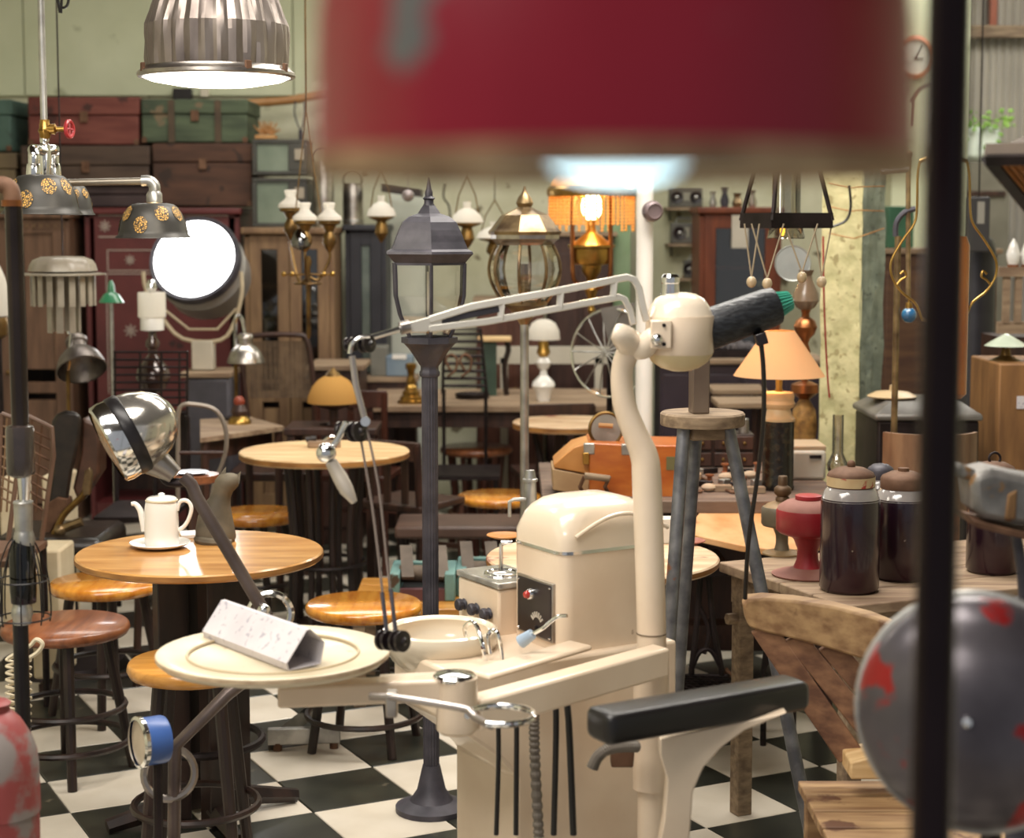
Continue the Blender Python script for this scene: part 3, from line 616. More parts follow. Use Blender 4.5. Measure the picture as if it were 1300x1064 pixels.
def perf(name):
    """dark metal with patches of small holes whose lit gold inside is painted as colour"""
    m = bpy.data.materials.new(name); m.use_nodes = True; n = m.node_tree.nodes; l = m.node_tree.links; b = n['Principled BSDF']
    b.inputs['Metallic'].default_value = .1; b.inputs['Roughness'].default_value = .5
    tc = n.new('ShaderNodeTexCoord'); v = n.new('ShaderNodeTexVoronoi'); v.feature = 'DISTANCE_TO_EDGE'; v.inputs['Scale'].default_value = 170; l.new(tc.outputs['Object'], v.inputs['Vector'])
    r = n.new('ShaderNodeValToRGB'); r.color_ramp.elements[0].position = .12; r.color_ramp.elements[0].color = lin('3a332c'); r.color_ramp.elements[1].position = .2; r.color_ramp.elements[1].color = lin('e0ad55')  # glow of the lit shade interior put into the hole colour
    l.new(v.outputs['Distance'], r.inputs[0]); l.new(r.outputs[0], b.inputs['Base Color']); return m
m_pf = perf('perforated_lit_gold'); m_shade = M('dark_pewter', '3a3835', .45, .5, c2='4b4945', sc=8)
def perf_shade(cx, ytop, ybot, rpx, Y, par, elbow):
    h = ybot - ytop; pr = [(0, .40), (.03, .55), (.12, .66), (.3, .77), (.55, .86), (.8, .9), (.9, .93), (.97, 1.0), (1, 1.01)]
    b = B(); b.lx(cx, Y, [(ytop + t * h, r * rpx) for t, r in pr] + [(ybot, rpx * .98), (ytop + .85 * h, rpx * .87), (ytop + .3 * h, rpx * .74), (ytop + .05 * h, rpx * .4)], 36, cap=False); s_ = b.go('perforated_shade', m_shade, par, ang=60)
    m = A(cx, (ytop + ybot) / 2, Y); k = ps(Y)
    for j in range(9):
        a = 2 * math.pi * j / 9 - .35; t = .62 if j % 2 else .3; rr = (.875 if j % 2 else .77) * rpx * k
        c = Vector((m.x + rr * math.cos(a), Y + rr * math.sin(a), A(cx, ytop + t * h, Y).z)); nn = Vector((math.cos(a), math.sin(a), .25 if j % 2 else .55)).normalized()
        u, q = frame(nn); e = .23 * rpx * k; vs = []; fs = []; z0 = A(cx, ytop, Y).z; z1 = A(cx, ybot, Y).z
        for g_ in range(4):
            for i in range(16):
                th_ = 2 * math.pi * i / 16; p = c + (u * math.cos(th_) * .85 + q * math.sin(th_)) * e * max(g_ / 3, .02)
                tt = min(max((z0 - p.z) / (z0 - z1), 0), .97); R_ = rr
                for (t0, r0), (t1, r1) in zip(pr, pr[1:]):
                    if t0 <= tt <= t1: R_ = (r0 + (r1 - r0) * (tt - t0) / (t1 - t0)) * rpx * k; break
                d = Vector((p.x - m.x, p.y - Y, 0)).normalized() * (R_ + .0022); vs.append(Vector((m.x + d.x, Y + d.y, p.z)))
                if g_: i2 = (i + 1) % 16; fs.append((g_ * 16 + i, g_ * 16 + i2, g_ * 16 - 16 + i2, g_ * 16 - 16 + i))
        B().add(vs, fs).go('pierced_medallion', m_pf, s_, ang=80)
    return s_
perf_shade(52, 222, 272, 50, Yc - .12, pcl, None); perf_shade(88, 234, 273, 31, Yc + .16, pcl, None); perf_shade(194, 258, 302, 47, Yc, pcl, None)
b = B(); b.tx([(60, 212, Yc), (64, 232, Yc + .02), (84, 232, Yc + .02), (182, 230, Yc)], 4.6, 12); b.go('arm_pipe', M('pewter_pipe', '8b8276', .35, .8, c2='a39a8c'), pcl)
b = B(); b.tx([(180, 230, Yc), (190, 230, Yc), (196, 236, Yc), (196, 246, Yc)], 7.2, 14, n=4); b.lx(196, Yc, [(243, 8), (247, 10), (257, 10), (259, 6)], 18); b.go('elbow', steel, pcl)
for ex, Ye, dx in ((43, Yc - .12, -1), (68, Yc + .1, 1)):
    b = B(); b.tx([(57, 192, Yc), (ex, 190, (Yc + Ye) / 2), (ex, 194, Ye), (ex, 210, Ye)], 7, 14, n=4); b.lx(ex, Ye, [(208, 8), (212, 9), (224, 10), (230, 8)], 16); b.go('elbow', chrome, pcl)
point('chandelier_glow', A(194, 292, Yc), .6)
# silver ribbed pendant
Ys = 4.3; cxs = 275
sp = th('ribbed_pendant', 'crumpled silver aluminium pendant lamp with fluted sides and bright diffuser', 'lamp', A(cxs, 100, Ys))
rs_ = random.Random(3); jit = [rs_.uniform(-.012, .012) for _ in range(120)]
def flute(j, h):
    n = j // 4; return 1 + (-.02, .012, .028, .004)[j % 4] * (.75 + .45 * math.sin(h * 46 + n * 2.3)) + .4 * jit[j % 120]
b = B(); b.lx(cxs, Ys, [(86, 87), (74, 88), (60, 88), (45, 88), (33, 87), (24, 84), (8, 79), (-10, 73), (-28, 66), (-45, 58), (-75, 40), (-95, 26), (-110, 22)], 120, cap=False, fl=flute); b.go('fluted_shade', M('aluminium_foil', '6b615c', .4, .8, c2='a0958e', sc=9, st=(1, 1, .4), bump=.15), sp, ang=12)
b = B(); b.lx(cxs, Ys, [(90, 88), (86, 92), (89, 93), (93, 98), (97, 98.5), (99, 97), (99, 92), (94, 90)], 64, cap=False); r_ = b.go('rim', alum, sp)
for a in (-2.6, -1.0, -.35, .8, 2.2):
    c = A(cxs, 93, Ys) + Vector((math.cos(a), math.sin(a), 0)) * 96 * ps(Ys); B().box(c + Vector((0, 0, .006)), (.008, .016, .024), a).go('clip', rust, r_, bev=.002)
b = B(); b.lx(cxs, Ys, [(98, 93), (103, 82), (109, 48), (111, 1)], 48); b.go('diffuser', EM('white_diffuser', 'fff6e6', 4.0), sp)
b = B(); b.lx(cxs, Ys, [(-108, 24), (-150, 24), (-155, 12), (-160, 6)], 20); b.go('lamp_neck', alum, sp)
m = A(cxs, -150, Ys); B().tube([(m.x, Ys, m.z), (m.x, Ys, CEIL + .01)], .006, 8).go('hanging_rod', iron, sp)
point('pendant_light', A(cxs, 112, Ys) + Vector((0, 0, -.03)), 5, (1, .93, .8), .12)
# ---------------------------------------------------------------- chrome headlight lamp
Yl = 3.7
hd = th('headlight_lamp', 'chrome motorcycle headlight with black band and amber lens on a bent pipe', 'lamp', (A(300, 900, Yl).x, Yl, 0))
f0 = A(145, 561, Yl - .01); bk = f0 + Vector((.82, .33, .42)) * .14; d = (bk - f0).normalized(); k = ps(Yl)
Lh = (bk - f0).length
m_chr = M('polished_headlight', 'b9b4ad', .16, .9, c2='d5d0c8', sc=3)
b = B(); b.lathe([(.087, .022), (.087, .04), (.082, .07), (.070, .10), (.05, .125), (.025, .14), (0, .145)], f0, d, 40); b.go('shell', m_chr, hd, ang=70)
b = B(); b.lathe([(.0875, .018), (.0895, .022), (.0895, .042), (.0872, .046)], f0, d, 40); b.go('black_band', blackm, hd)
b = B(); b.lathe([(.080, -.018), (.087, -.014), (.0895, .0), (.0875, .020)], f0, d, 40, cap=False); b.go('bezel', chrome, hd)
b = B(); b.lathe([(.083, -.010), (.07, -.016), (.03, -.022), (0, -.023)], f0, d, 32); b.go('amber_lens', M('amber_lens', '9a6326', .2, .2, c2='c48a3e', sc=8, coat=.7), hd)
b = B(); b.tx([(196, 585, Yl + .02), (212, 596, Yl + .02), (222, 604, Yl + .02)], [20, 17, 15, 16, 12], 18); b.go('socket', alum, hd)
b = B(); b.tx([(196, 570, Yl + .02), (205, 600, Yl + .02), (214, 612, Yl + .02), (236, 612, Yl + .02), (240, 606, Yl)], 6, 10, n=3); b.go('bracket', iron, hd)
b = B(); b.tube([A(232, 605, Yl), A(243, 615, Yl), A(250, 632, Yl), A(336, 778, Yl - .02), A(348, 800, Yl - .02), A(330, 850, Yl - .04), A(290, 880, Yl - .06), A(222, 948, Yl - .1), Vector((A(214, 960, Yl - .1).x, Yl - .1, .03))], 8.5 * k, 12); b.go('bent_pipe', M('brown_steel_pipe', '4e4340', .35, .6, c2='6b5e59', sc=10), hd)
b = B(); b.ring(A(343, 780, Yl + .02), 27 * k, 5 * k, (.2, -1, .1), 28); b.go('pipe_ring', chrome, hd)
b = B(); b.ring(A(215, 982, Yl - .1), 32 * k, 5 * k, (.3, -1, .2), 28); b.go('pipe_ring', M('old_chrome', '8a817a', .3, .9, c2='a8a09a'), hd)
B().lathe([(.11, 0), (.11, .015), (.03, .03)], (A(214, 960, Yl - .1).x, Yl - .1, 0)).go('foot', iron, hd)
b = B(); b.sph(A(335, 775, Yl - .05), 9 * k, 12); b.go('clamp', chrome, hd)
# blue gauge
Yg = 3.46; gc = A(182, 942, Yg); gax = Vector((-.82, -.55, .02)).normalized()
gg = th('round_gauge', 'round gauge with blue drum body and chrome bezel near the floor', 'gauge', (gc.x + .02, gc.y + .02, 0))
b = B(); b.lathe([(.047, -.045), (.049, -.04), (.049, .0)], gc, gax, 32); b.go('blue_body', M('blue_paint', '2a4a86', .35, c2='3a5c9c'), gg)
b = B(); b.lathe([(.049, .0), (.053, .004), (.053, .012), (.046, .015)], gc, gax, 32, cap=False); b.go('bezel', chrome, gg)
b = B(); b.lathe([(.047, .006), (0, .008)], gc, gax, 32); b.go('dial_face', M('aged_dial', 'b5a48c', .5, c2='cfc0a8', sc=12), gg)
B().tube([gc - gax * .03 + Vector((0, 0, -.04)), Vector((gc.x + .02, gc.y + .02, 0))], .01, 8).go('stand', iron, gg)
# coiled pale cord
pts = []; Yo = 3.75
for i in range(330):
    t = i / 329; y = 838 + 122 * t; x = 31 + 2 * math.sin(t * 3) + 8 * math.cos(i * .24) * (1 - .45 * t); pts.append(A(x, y, Yo + .012 * math.sin(i * .24)))
pts += [A(28, 1000, Yo), Vector((A(26, 1060, Yo).x, Yo, .01))]
cc = B().tube(pts, .0032, 6); cc.tube(smoothp([A(36, 836, Yo), A(48, 828, Yo), A(54, 818, Yo), A(46, 812, Yo), A(38, 820, Yo), A(20, 830, Yo), A(10, 836, Yo)], 5), .005, 6)
pts = []
for i in range(240):
    t = i / 239; pts.append(A(14 + 6 * math.cos(i * .24), 833 + 78 * t, Yo + .03 + .012 * math.sin(i * .24)))
cc.tube(pts, .0032, 6)
one('coiled_cord', 'pale coiled telephone cord hanging beside the black floor lamp pipe', 'cord', cc, M('pale_cord', 'cfc2a6', .5))
# wire loop from the ceiling
b = B(); b.tube(smoothp([Vector((A(78, -40, 5).x, 5, CEIL + .01)), A(78, -40, 5), A(73, -5, 5), A(78, 9, 5), A(86, 5, 5), A(88, -20, 5), A(82, -40, 5)], 6), .004, 6)
one('hanging_wire', 'short black wire loop dangling from the ceiling near the steel pipe', 'wire', b, rubber)
# ================================================================ ROUND TABLES AND STOOLS
def planktop(b, c, R, th_, z, seg=56):
    b.lathe([(R - .006, z - th_), (R, z - th_ + .005), (R, z - .004), (R - .004, z)], (c.x, c.y, 0), seg=seg)
def round_table(px, py, R, name_label, top, kind, z=.74, cat='table', th_=.022):
    c = Z(px, py, z); t = th('round_table', name_label, cat, (c.x, c.y, 0))
    b = B(); planktop(b, c, R, th_, z); tt_ = b.go('table_top', top, t); B().lathe([(R + .0006, z - th_ + .006), (R + .0006, z - .005)], (c.x, c.y, 0), seg=56, cap=False).go('edge_band', M('table_edge_wood', '7a5028', .5, c2='a8773f', sc=9, st=(1, 1, 4), bump=.2), tt_)
    o = Vector((c.x, c.y, 0))
    if kind == 'pedestal':
        for j in range(4):
            a = j * math.pi / 2 + .5; f = Vector((math.cos(a), math.sin(a), 0))
            B().box(o + f * .085 + Vector((0, 0, .36)), (.085, .05, .70), a).go('leg', w_black, t, bev=.004)
            B().tube([o + f * .10 + Vector((0, 0, .05)), o + f * .27 + Vector((0, 0, .02))], [.03, .02], 6).go('foot', w_black, t)
        B().lathe([(.13, z - th_ - .03), (.16, z - th_ - .002)], o).go('top_plate', w_black, t)
        B().ring(o + Vector((0, 0, .22)), .16, .011).go('foot_ring', iron, t)
    elif kind == 'slats':
        for j in range(10):
            a = 2 * math.pi * j / 10; f = Vector((math.cos(a), math.sin(a), 0))
            B().tube([o + f * .14 + Vector((0, 0, .06)), o + f * .125 + Vector((0, 0, .4)), o + f * .15 + Vector((0, 0, z - th_))], .013, 7).go('leg', w_black, t)
        B().ring(o + Vector((0, 0, .30)), .155, .008).go('foot_ring', iron, t)
        B().lathe([(.2, 0), (.2, .03), (.15, .06)], o).go('base', w_black, t)
    else:
        for j in range(3):
            a = 2 * math.pi * j / 3 + .4; f = Vector((math.cos(a), math.sin(a), 0))
            B().tube([o + f * .24 + Vector((0, 0, 0)), o + f * .12 + Vector((0, 0, .36)), o + f * .2 + Vector((0, 0, z - th_))], .014, 8, n=4).go('leg', iron, t)
        B().ring(o + Vector((0, 0, .36)), .125, .008).go('brace', iron, t)
    return t, c
w_t1 = M('honey_table_wood', 'a9743a', .3, c2='cf9c5c', sc=3.2, st=(1, 7, 5), coat=.5, wear=('7d4f26', .7, 7))
w_t2 = M('pale_scrubbed_wood', 'bd9566', .6, c2='e0c294', sc=4, st=(1, 8, 6), bump=.1)
w_t3 = M('worn_painted_top', 'b08a66', .6, c2='d8bf9e', sc=4, st=(1, 3, 3), wear=('8d5a48', .6, 5))
tA, cA = round_table(254, 700, .331, 'round honey wood table with the white teapot and grey cat on it', w_t1, 'pedestal')
tB, cB = round_table(412, 572, .330, 'round pale scrubbed wood table with thick dark slatted pedestal', w_t2, 'slats', th_=.028)
tC, cC = round_table(765, 706, .31, 'round worn painted table behind the cream dental unit', w_t3, 'legs', th_=.022)
tE, cE = round_table(722, 535, .25, 'small round table with two-tone edge beside the steel pole', w_t3, 'legs', th_=.03)
def stool(px, py, R, label, mat, z=.45, rings=(.17,), ang=.3, style='legs', grp=None):
    c = Z(px, py, z); t = th('wooden_stool', label, 'stool', (c.x, c.y, 0), grp); o = Vector((c.x, c.y, 0))
    b = B(); b.lathe([(R * .86, z - .038), (R * .96, z - .032), (R, z - .018), (R * .985, z - .006), (R * .95, z)], o, seg=44); b.go('seat', mat, t, ang=50)
    n = 4 if style == 'legs' else 8
    for j in range(n):
        a = 2 * math.pi * j / n + ang; f = Vector((math.cos(a), math.sin(a), 0))
        if style == 'legs': B().tube([o + f * R * .62 + Vector((0, 0, z - .036)), o + f * R * 1.0 + Vector((0, 0, 0))], [.017, .014], 10).go('leg', w_black, t)
        else: B().tube([o + f * R * .75 + Vector((0, 0, z - .036)), o + f * R * .62 + Vector((0, 0, z * .4)), o + f * R * .75], .014, 8, n=3).go('leg', w_mah if style == 'red' else w_black, t)
    for zz in rings:
        rr = R * (.62 + .38 * (1 - zz / z)) if style == 'legs' else R * .68
        B().ring(o + Vector((0, 0, zz)), rr + .012, .0095).go('foot_ring', w_black if style == 'legs' else rust, t)
    return t
stool(83, 791, .187, 'brown stool with two foot rings beside the black pipe floor lamp', w_brown, rings=(.10, .2))
stool(135, 737, .187, 'orange wood stool tucked under the teapot table', w_orange, ang=.1)
stool(246, 838, .162, 'light wood stool under the cream tray', w_oak, z=.56, ang=.8, rings=(.2,))
stool(462, 765, .183, 'glossy orange stool beside the white spittoon bowl', w_orange, ang=.55, rings=(.1, .2))
stool(325, 650, .185, 'orange stool behind the grey cat with a dark crack in its rim', w_orange, ang=.4)
stool(634, 628, .182, 'orange stool with slatted base beside the galvanised pole', w_orange, style='red', rings=(.1,))
stool(605, 567, .184, 'reddish brown stool with slatted base behind the black lamp post', w_brown, z=.50, style='red')
# ---------------------------------------------------------------- on table A
kA = ps(4.7); zt = .74
tp_c = Z(205, 693, zt); tp_c.y -= .02
tp = th('teapot', 'plain white porcelain coffee pot with thin handle standing on a saucer', 'teapot', (tp_c.x, tp_c.y, zt + .012)); Yt_ = tp_c.y
b = B(); b.lx(205, Yt_, [(693, 21), (690, 22), (672, 22), (650, 21.5), (640, 20.5), (634, 19)], 32); pot = b.go('body', wht, tp, ang=60)
b = B(); b.lx(205, Yt_, [(635, 19.5), (633, 19.5), (631, 17), (630, 5), (628, 4), (627, 4.5), (625.5, 2)], 28); b.go('lid', wht, tp, ang=50)
b = B(); b.tx([(184, 674, Yt_), (181, 660, Yt_), (178, 648, Yt_), (172, 640, Yt_), (167, 640, Yt_)], [5, 4.5, 4, 3.2, 2.6], 12, n=4); b.go('spout', wht, tp)
b = B(); b.tx([(225, 648, Yt_), (228, 638, Yt_), (234, 635, Yt_), (240, 638, Yt_), (243, 646, Yt_), (240, 658, Yt_), (234, 668, Yt_), (226, 673, Yt_)], 2.6, 8, n=4); b.go('handle', wht, tp)
B().lx(205, Yt_, [(634.6, 20.6), (635.8, 20.6)], 32).go('rim_line', M('pale_gold_line', 'cdbf9c', .3), pot)
b = B(); b.lathe([(.045, .001), (.05, .0), (.075, .008), (.083, .014), (.081, .016), (.05, .006), (0, .006)], (tp_c.x, tp_c.y, zt), seg=40); one('saucer', 'white porcelain saucer under the coffee pot', 'saucer', b, wht, ang=50)
# napkin
nc = Z(238, 683, zt); one('folded_napkin', 'folded white napkin between the coffee pot and the cat', 'napkin', B().box((nc.x, nc.y + .02, zt + .006), (.05, .07, .012), .3), wht, bev=.002)
# cat figure seen from behind
cc_ = Z(275, 687, zt); Yk_ = cc_.y
ct = th('cat_figurine', 'grey stone cat figurine sitting with its back turned', 'figurine', (cc_.x, Yk_, zt))
m_cat = M('grey_green_stone', '463f33', .7, c2='665c4b', sc=12, bump=.3)
k = ps(Yk_)
def crs(y, cx, rx, ry, n=20):
    c = A(cx, y, Yk_); return [Vector((c.x + rx * k * math.cos(2 * math.pi * j / n), Yk_ + ry * k * math.sin(2 * math.pi * j / n), max(c.z, zt))) for j in range(n)]
b = B(); b.rings([crs(691, 274, 24, 26), crs(682, 274, 26, 28), crs(670, 273, 25, 26), crs(655, 273, 22, 22), crs(642, 275, 18, 19), crs(632, 279, 14, 15), crs(624, 283, 13, 13), crs(617, 287, 16, 15), crs(609, 289, 16, 15), crs(603, 290, 12, 11), crs(601, 290, 6, 6)]); b.go('body', m_cat, ct, ang=70)
for ex, dy in ((281, 0), (298, 4)):
    c = A(ex, 606 + dy, Yk_); B().add([c + Vector((-.016, -.01, -.008)), c + Vector((.014, -.01, -.008)), c + Vector((0, .014, -.008)), A(ex + (6 if ex < 290 else 8), 592 + dy * 1.4, Yk_)], [(0, 1, 2), (0, 1, 3), (1, 2, 3), (2, 0, 3)]).go('ear', m_cat, ct)
B().tube(smoothp([crs(684, 274, 24, 27)[10], A(256, 687, Yk_ - .05), A(275, 689, Yk_ - .058), A(294, 688, Yk_ - .045)], 4), [.010, .012, .012, .007], 8).go('tail', m_cat, ct)
# ================================================================ LANTERNS
Yn = 4.72; k = ps(Yn); lx0 = A(546, 600, Yn).x
ln = th('post_lantern', 'charcoal garden lantern with bell roof on a tall fluted post', 'lantern', (lx0, Yn, 0))
def hexa(c, r, z, n=6, ph=math.pi / 6 + .1): return [Vector((c[0] + r * math.cos(2 * math.pi * j / n + ph), c[1] + r * math.sin(2 * math.pi * j / n + ph), z)) for j in range(n)]
def flut(j, h): return 1 if j % 2 else .93
def zz(y, Y=Yn): return A(546, y, Y).z
b = B(); b.lathe([(10.5 * k, .12), (10.5 * k, zz(455))], (lx0, Yn, 0), seg=36, fl=flut); b.go('fluted_post', gunm, ln, sm=False)
B().lathe([(.10, 0), (.10, .015), (.06, .03), (.04, .06), (.024, .13)], (lx0, Yn, 0), seg=24).go('post_base', gunm, ln)
b = B(); b.lathe([(12 * k, zz(478)), (13 * k, zz(476)), (13 * k, zz(472)), (11.5 * k, zz(470)), (11.5 * k, zz(465)), (13 * k, zz(463)), (20 * k, zz(452)), (27 * k, zz(442)), (33 * k, zz(436)), (36 * k, zz(435)), (36 * k, zz(428)), (30 * k, zz(427))], (lx0, Yn, 0), seg=8); b.go('capital', gunm, ln)
c = (lx0, Yn)
b = B(); b.rings([hexa(c, 57.8 * k, zz(326)), hexa(c, 62.1 * k, zz(322)), hexa(c, 61.0 * k, zz(319)), hexa(c, 54.6 * k, zz(316)), hexa(c, 50.3 * k, zz(307)), hexa(c, 47.1 * k, zz(299)), hexa(c, 43.9 * k, zz(292)), hexa(c, 38.5 * k, zz(282)), hexa(c, 28.9 * k, zz(275)), hexa(c, 16.1 * k, zz(271)), hexa(c, 11.8 * k, zz(265)), hexa(c, 8.6 * k, zz(261))]); rf = b.go('bell_roof', gunm, ln, sm=False)
b = B(); b.lathe([(8 * k, zz(262)), (6 * k, zz(258)), (6 * k, zz(254)), (8 * k, zz(252)), (5 * k, zz(249)), (5 * k, zz(244)), (3.5 * k, zz(240)), (1 * k, zz(225))], (lx0, Yn, 0), seg=14); b.go('finial', gunm, rf)
b = B(); b.rings([hexa(c, 57.8 * k, zz(326)), hexa(c, 51.4 * k, zz(333)), hexa(c, 51.4 * k, zz(336)), hexa(c, 49.2 * k, zz(336))]); b.go('eave', gunm, rf, sm=False)
top = hexa(c, 50.3 * k, zz(334)); bot = hexa(c, 26.8 * k, zz(432)); mid_ = hexa(c, 49.2 * k, zz(375)); ml = hexa(c, 42.8 * k, zz(400))
for j in range(6):
    B().tube([top[j], mid_[j], ml[j], bot[j]], 2.6 * k, 6).go('rib', gunm, ln)
    i = (j + 1) % 6; B().add([top[j], top[i], mid_[i], mid_[j], ml[i], ml[j], bot[i], bot[j]], [(0, 1, 2, 3), (3, 2, 4, 5), (5, 4, 6, 7)]).go('glass_pane', glass, ln, sm=False)
B().tube([(lx0, Yn, zz(432)), (lx0, Yn, zz(400))], 4 * k, 10).go('lamp_socket', gunm, ln)
B().tube([(lx0, Yn, zz(400)), (lx0, Yn, zz(345))], 3.2 * k, 10).go('candle_tube', M('candle_white', 'cfc8b8', .5), ln)
# bronze globe lantern on a galvanised pole
Yo_ = 6.0; k = ps(Yo_); gx = A(666, 320, Yo_).x; c = (gx, Yo_)
def zo(y): return A(666, y, Yo_).z
l2 = th('globe_lantern', 'bronze lantern with bulging ribbed glass on a galvanised pole', 'lantern', (gx, Yo_, 0))
B().lathe([(5.5 * k, .02), (5.5 * k, zo(405))], (gx, Yo_, 0), seg=14).go('pole', steel, l2)
B().lathe([(.12, 0), (.12, .015), (.03, .03)], (gx, Yo_, 0)).go('pole_base', iron, l2)
b = B(); b.rings([hexa(c, 46 * k, zo(298), 8), hexa(c, 47 * k, zo(294), 8), hexa(c, 43 * k, zo(290), 8), hexa(c, 40 * k, zo(286), 8), hexa(c, 30 * k, zo(273), 8), hexa(c, 14 * k, zo(266), 8), hexa(c, 8 * k, zo(262), 8)]); rf = b.go('stepped_roof', bronze, l2, sm=False)
b = B(); b.lathe([(8 * k, zo(264)), (11 * k, zo(258)), (9 * k, zo(252)), (6 * k, zo(247)), (3 * k, zo(243)), (1 * k, zo(236))], (gx, Yo_, 0), seg=12); b.go('finial', bronze, rf)
b = B(); b.rings([hexa(c, 44 * k, zo(298), 8), hexa(c, 44 * k, zo(303), 8), hexa(c, 38 * k, zo(308), 8), hexa(c, 36 * k, zo(311), 8), hexa(c, 30 * k, zo(311), 8)]); b.go('collar', alum, l2, sm=False)
levels = [(311, 36), (325, 43), (342, 46), (358, 43), (372, 36), (384, 28)]
for j in range(8):
    i = (j + 1) % 8; rl_ = [hexa(c, r * k, zo(y), 8) for y, r in levels]
    B().tube([r[j] for r in rl_], 2.2 * k, 6, n=2).go('rib', bronze, l2)
    vs = []; fs = []
    for q, r in enumerate(rl_):
        vs += [r[j], r[i]]
        if q: fs.append((2 * q - 2, 2 * q - 1, 2 * q + 1, 2 * q))
    B().add(vs, fs).go('glass_pane', glass, l2)
b = B(); b.lathe([(29 * k, zo(382)), (29 * k, zo(387)), (20 * k, zo(392)), (12 * k, zo(402)), (8 * k, zo(408)), (6 * k, zo(412))], (gx, Yo_, 0), seg=16); b.go('lower_cup', bronze, l2)
B().tube([(gx, Yo_, zo(388)), (gx, Yo_, zo(335))], 5 * k, 10).go('candle_tube', bronze, l2)
# ================================================================ AMBER BEAD LAMP
Ya = 7.2; k = ps(Ya); ax_ = A(751, 300, Ya).x
def za(y): return A(751, y, Ya).z
al = th('bead_lamp', 'lit brass oil lamp with a shade of amber glass bead fringe', 'lamp', (ax_, Ya, za(400)))
b = B(); b.lathe([(56 * k, za(249)), (57 * k, za(246)), (57 * k, za(240)), (54 * k, za(236)), (52 * k, za(240)), (54 * k, za(249))], (ax_, Ya, 0), seg=40, cap=False); b.go('brass_gallery', brass, al)
b = B(); b.lathe([(53 * k, za(238)), (48 * k, za(225)), (30 * k, za(205)), (14 * k, za(195))], (ax_, Ya, 0), seg=32, cap=False); b.go('glass_dome', SH('amber_dome', 'e8b870', .6), al)
m_bead = SH('amber_beads', 'fcd48a', .6)
for j in range(46):
    a = 2 * math.pi * j / 46; n = 9 + (2 if j % 4 == 0 else 0); b = B()
    for i in range(n): b.sph((ax_ + 53 * k * math.cos(a), Ya + 53 * k * math.sin(a), za(251 + i * 4.1)), 2.1 * k, 6)
    b.go('bead_string', m_bead, al)
B().sph((ax_, Ya, za(262)), 13 * k, 16, sz=1.4).go('bulb', EM('warm_bulb', 'ffe0a0', 16), al)
b = B(); b.lathe([(5 * k, za(278)), (5 * k, za(290)), (8 * k, za(296)), (24 * k, za(308)), (30 * k, za(311)), (30 * k, za(314)), (27 * k, za(316)), (27 * k, za(328)), (24 * k, za(335)), (13 * k, za(337)), (12 * k, za(345)), (7 * k, za(352)), (5 * k, za(362)), (9 * k, za(368)), (5 * k, za(378)), (3 * k, za(388)), (5 * k, za(394)), (1 * k, za(400))], (ax_, Ya, 0), seg=28); b.go('brass_font', brass, al)
for sx in (-1, 1):
    x1 = 751 + sx * 24
    B().tx([(x1 - sx * 2, 240, Ya - .03), (x1, 270, Ya - .05), (x1, 345, Ya - .05), (x1 - sx * 6, 360, Ya - .03), (751 + sx * 3, 368, Ya)], 2.8, 8, n=3).go('frame_rod', copper, al)
B().tube([(ax_, Ya, za(200)), (ax_, Ya, CEIL + .01)], .004, 6).go('hanging_chain', oldbrass, al)
point('bead_lamp_light', (ax_, Ya, za(268)), 16, (1, .74, .36), .04)
B_ = None
# ================================================================ ROUGH STOOL WITH POST
Yw = 4.25; st_c = A(892, 523, Yw); o = Vector((st_c.x, Yw, 0)); k = ps(Yw); zt_ = st_c.z
rs = th('tall_stool', 'tall rough stool with thick round top and three worn grey metal legs', 'stool', (o.x, Yw, 0))
B().lathe([(53 * k, zt_ - .032), (54 * k, zt_ - .028), (54 * k, zt_ - .004), (52 * k, zt_)], o, seg=40).go('seat', w_grey, rs)
def leg(p, q, name='leg', mat=legm, r=.017, par=rs):
    p = A(*p); q = A(*q); d = (q - p); t = -p.z / d.z if d.z else 1; e = p + d * t; return B().tube([p, e], [r * .95, r], 12).go(name, mat, par)
leg((868, 545, Yw - .05), (843, 900, Yw - .16)); leg((925, 545, Yw - .02), (1006, 945, Yw - .10)); leg((884, 545, Yw + .05), (858, 900, Yw + .05))
B().box((o.x, Yw, zt_ - .05), (.09, .09, .03), .3).go('under_block', w_grey, rs, bev=.004)
b = B(); bx_ = A(886, 523, Yw); b.box((bx_.x, Yw - .02, zt_ + .075), (.042, .05, .15), .12); wp = one('wooden_block', 'upright dark wooden block standing on the tall rough stool', 'block', b, M('dark_oiled_block', '3a2820', .4, c2='7a6a5a', sc=3, st=(1, 1, .6)), bev=.003)
# ================================================================ RIGHT: JAR BENCH
zb_ = .70; P0 = Z(1075, 770, zb_); P1 = Z(912, 713, zb_); P2 = Z(1330, 722, zb_)
bn = th('jar_bench', 'dusty wooden bench holding the big jars and red lamp base', 'bench', ((P0.x + P2.x) / 2, P0.y + .3, 0))
e1 = (P1 - P0); L1 = e1.length; e1.normalize(); e2 = Vector((e1.y, -e1.x, 0)); L2 = 1.0
nb = 4
for j in range(nb):
    a = P0 + e1 * (L1 * j / nb + .002); q = P0 + e1 * (L1 * (j + 1) / nb - .002)
    B().poly([a, q, q + e2 * L2, a + e2 * L2], (0, 0, -.028)).go('plank', w_bench, bn, bev=.004)
B().poly([P0 - Vector((0, 0, .03)) + e1 * .02 + e2 * .03, P0 - Vector((0, 0, .03)) + e1 * (L1 - .02) + e2 * .03, P0 - Vector((0, 0, .03)) + e1 * (L1 - .02) + e2 * .055, P0 - Vector((0, 0, .03)) + e1 * .02 + e2 * .055], (0, 0, -.08)).go('apron', w_grey, bn)
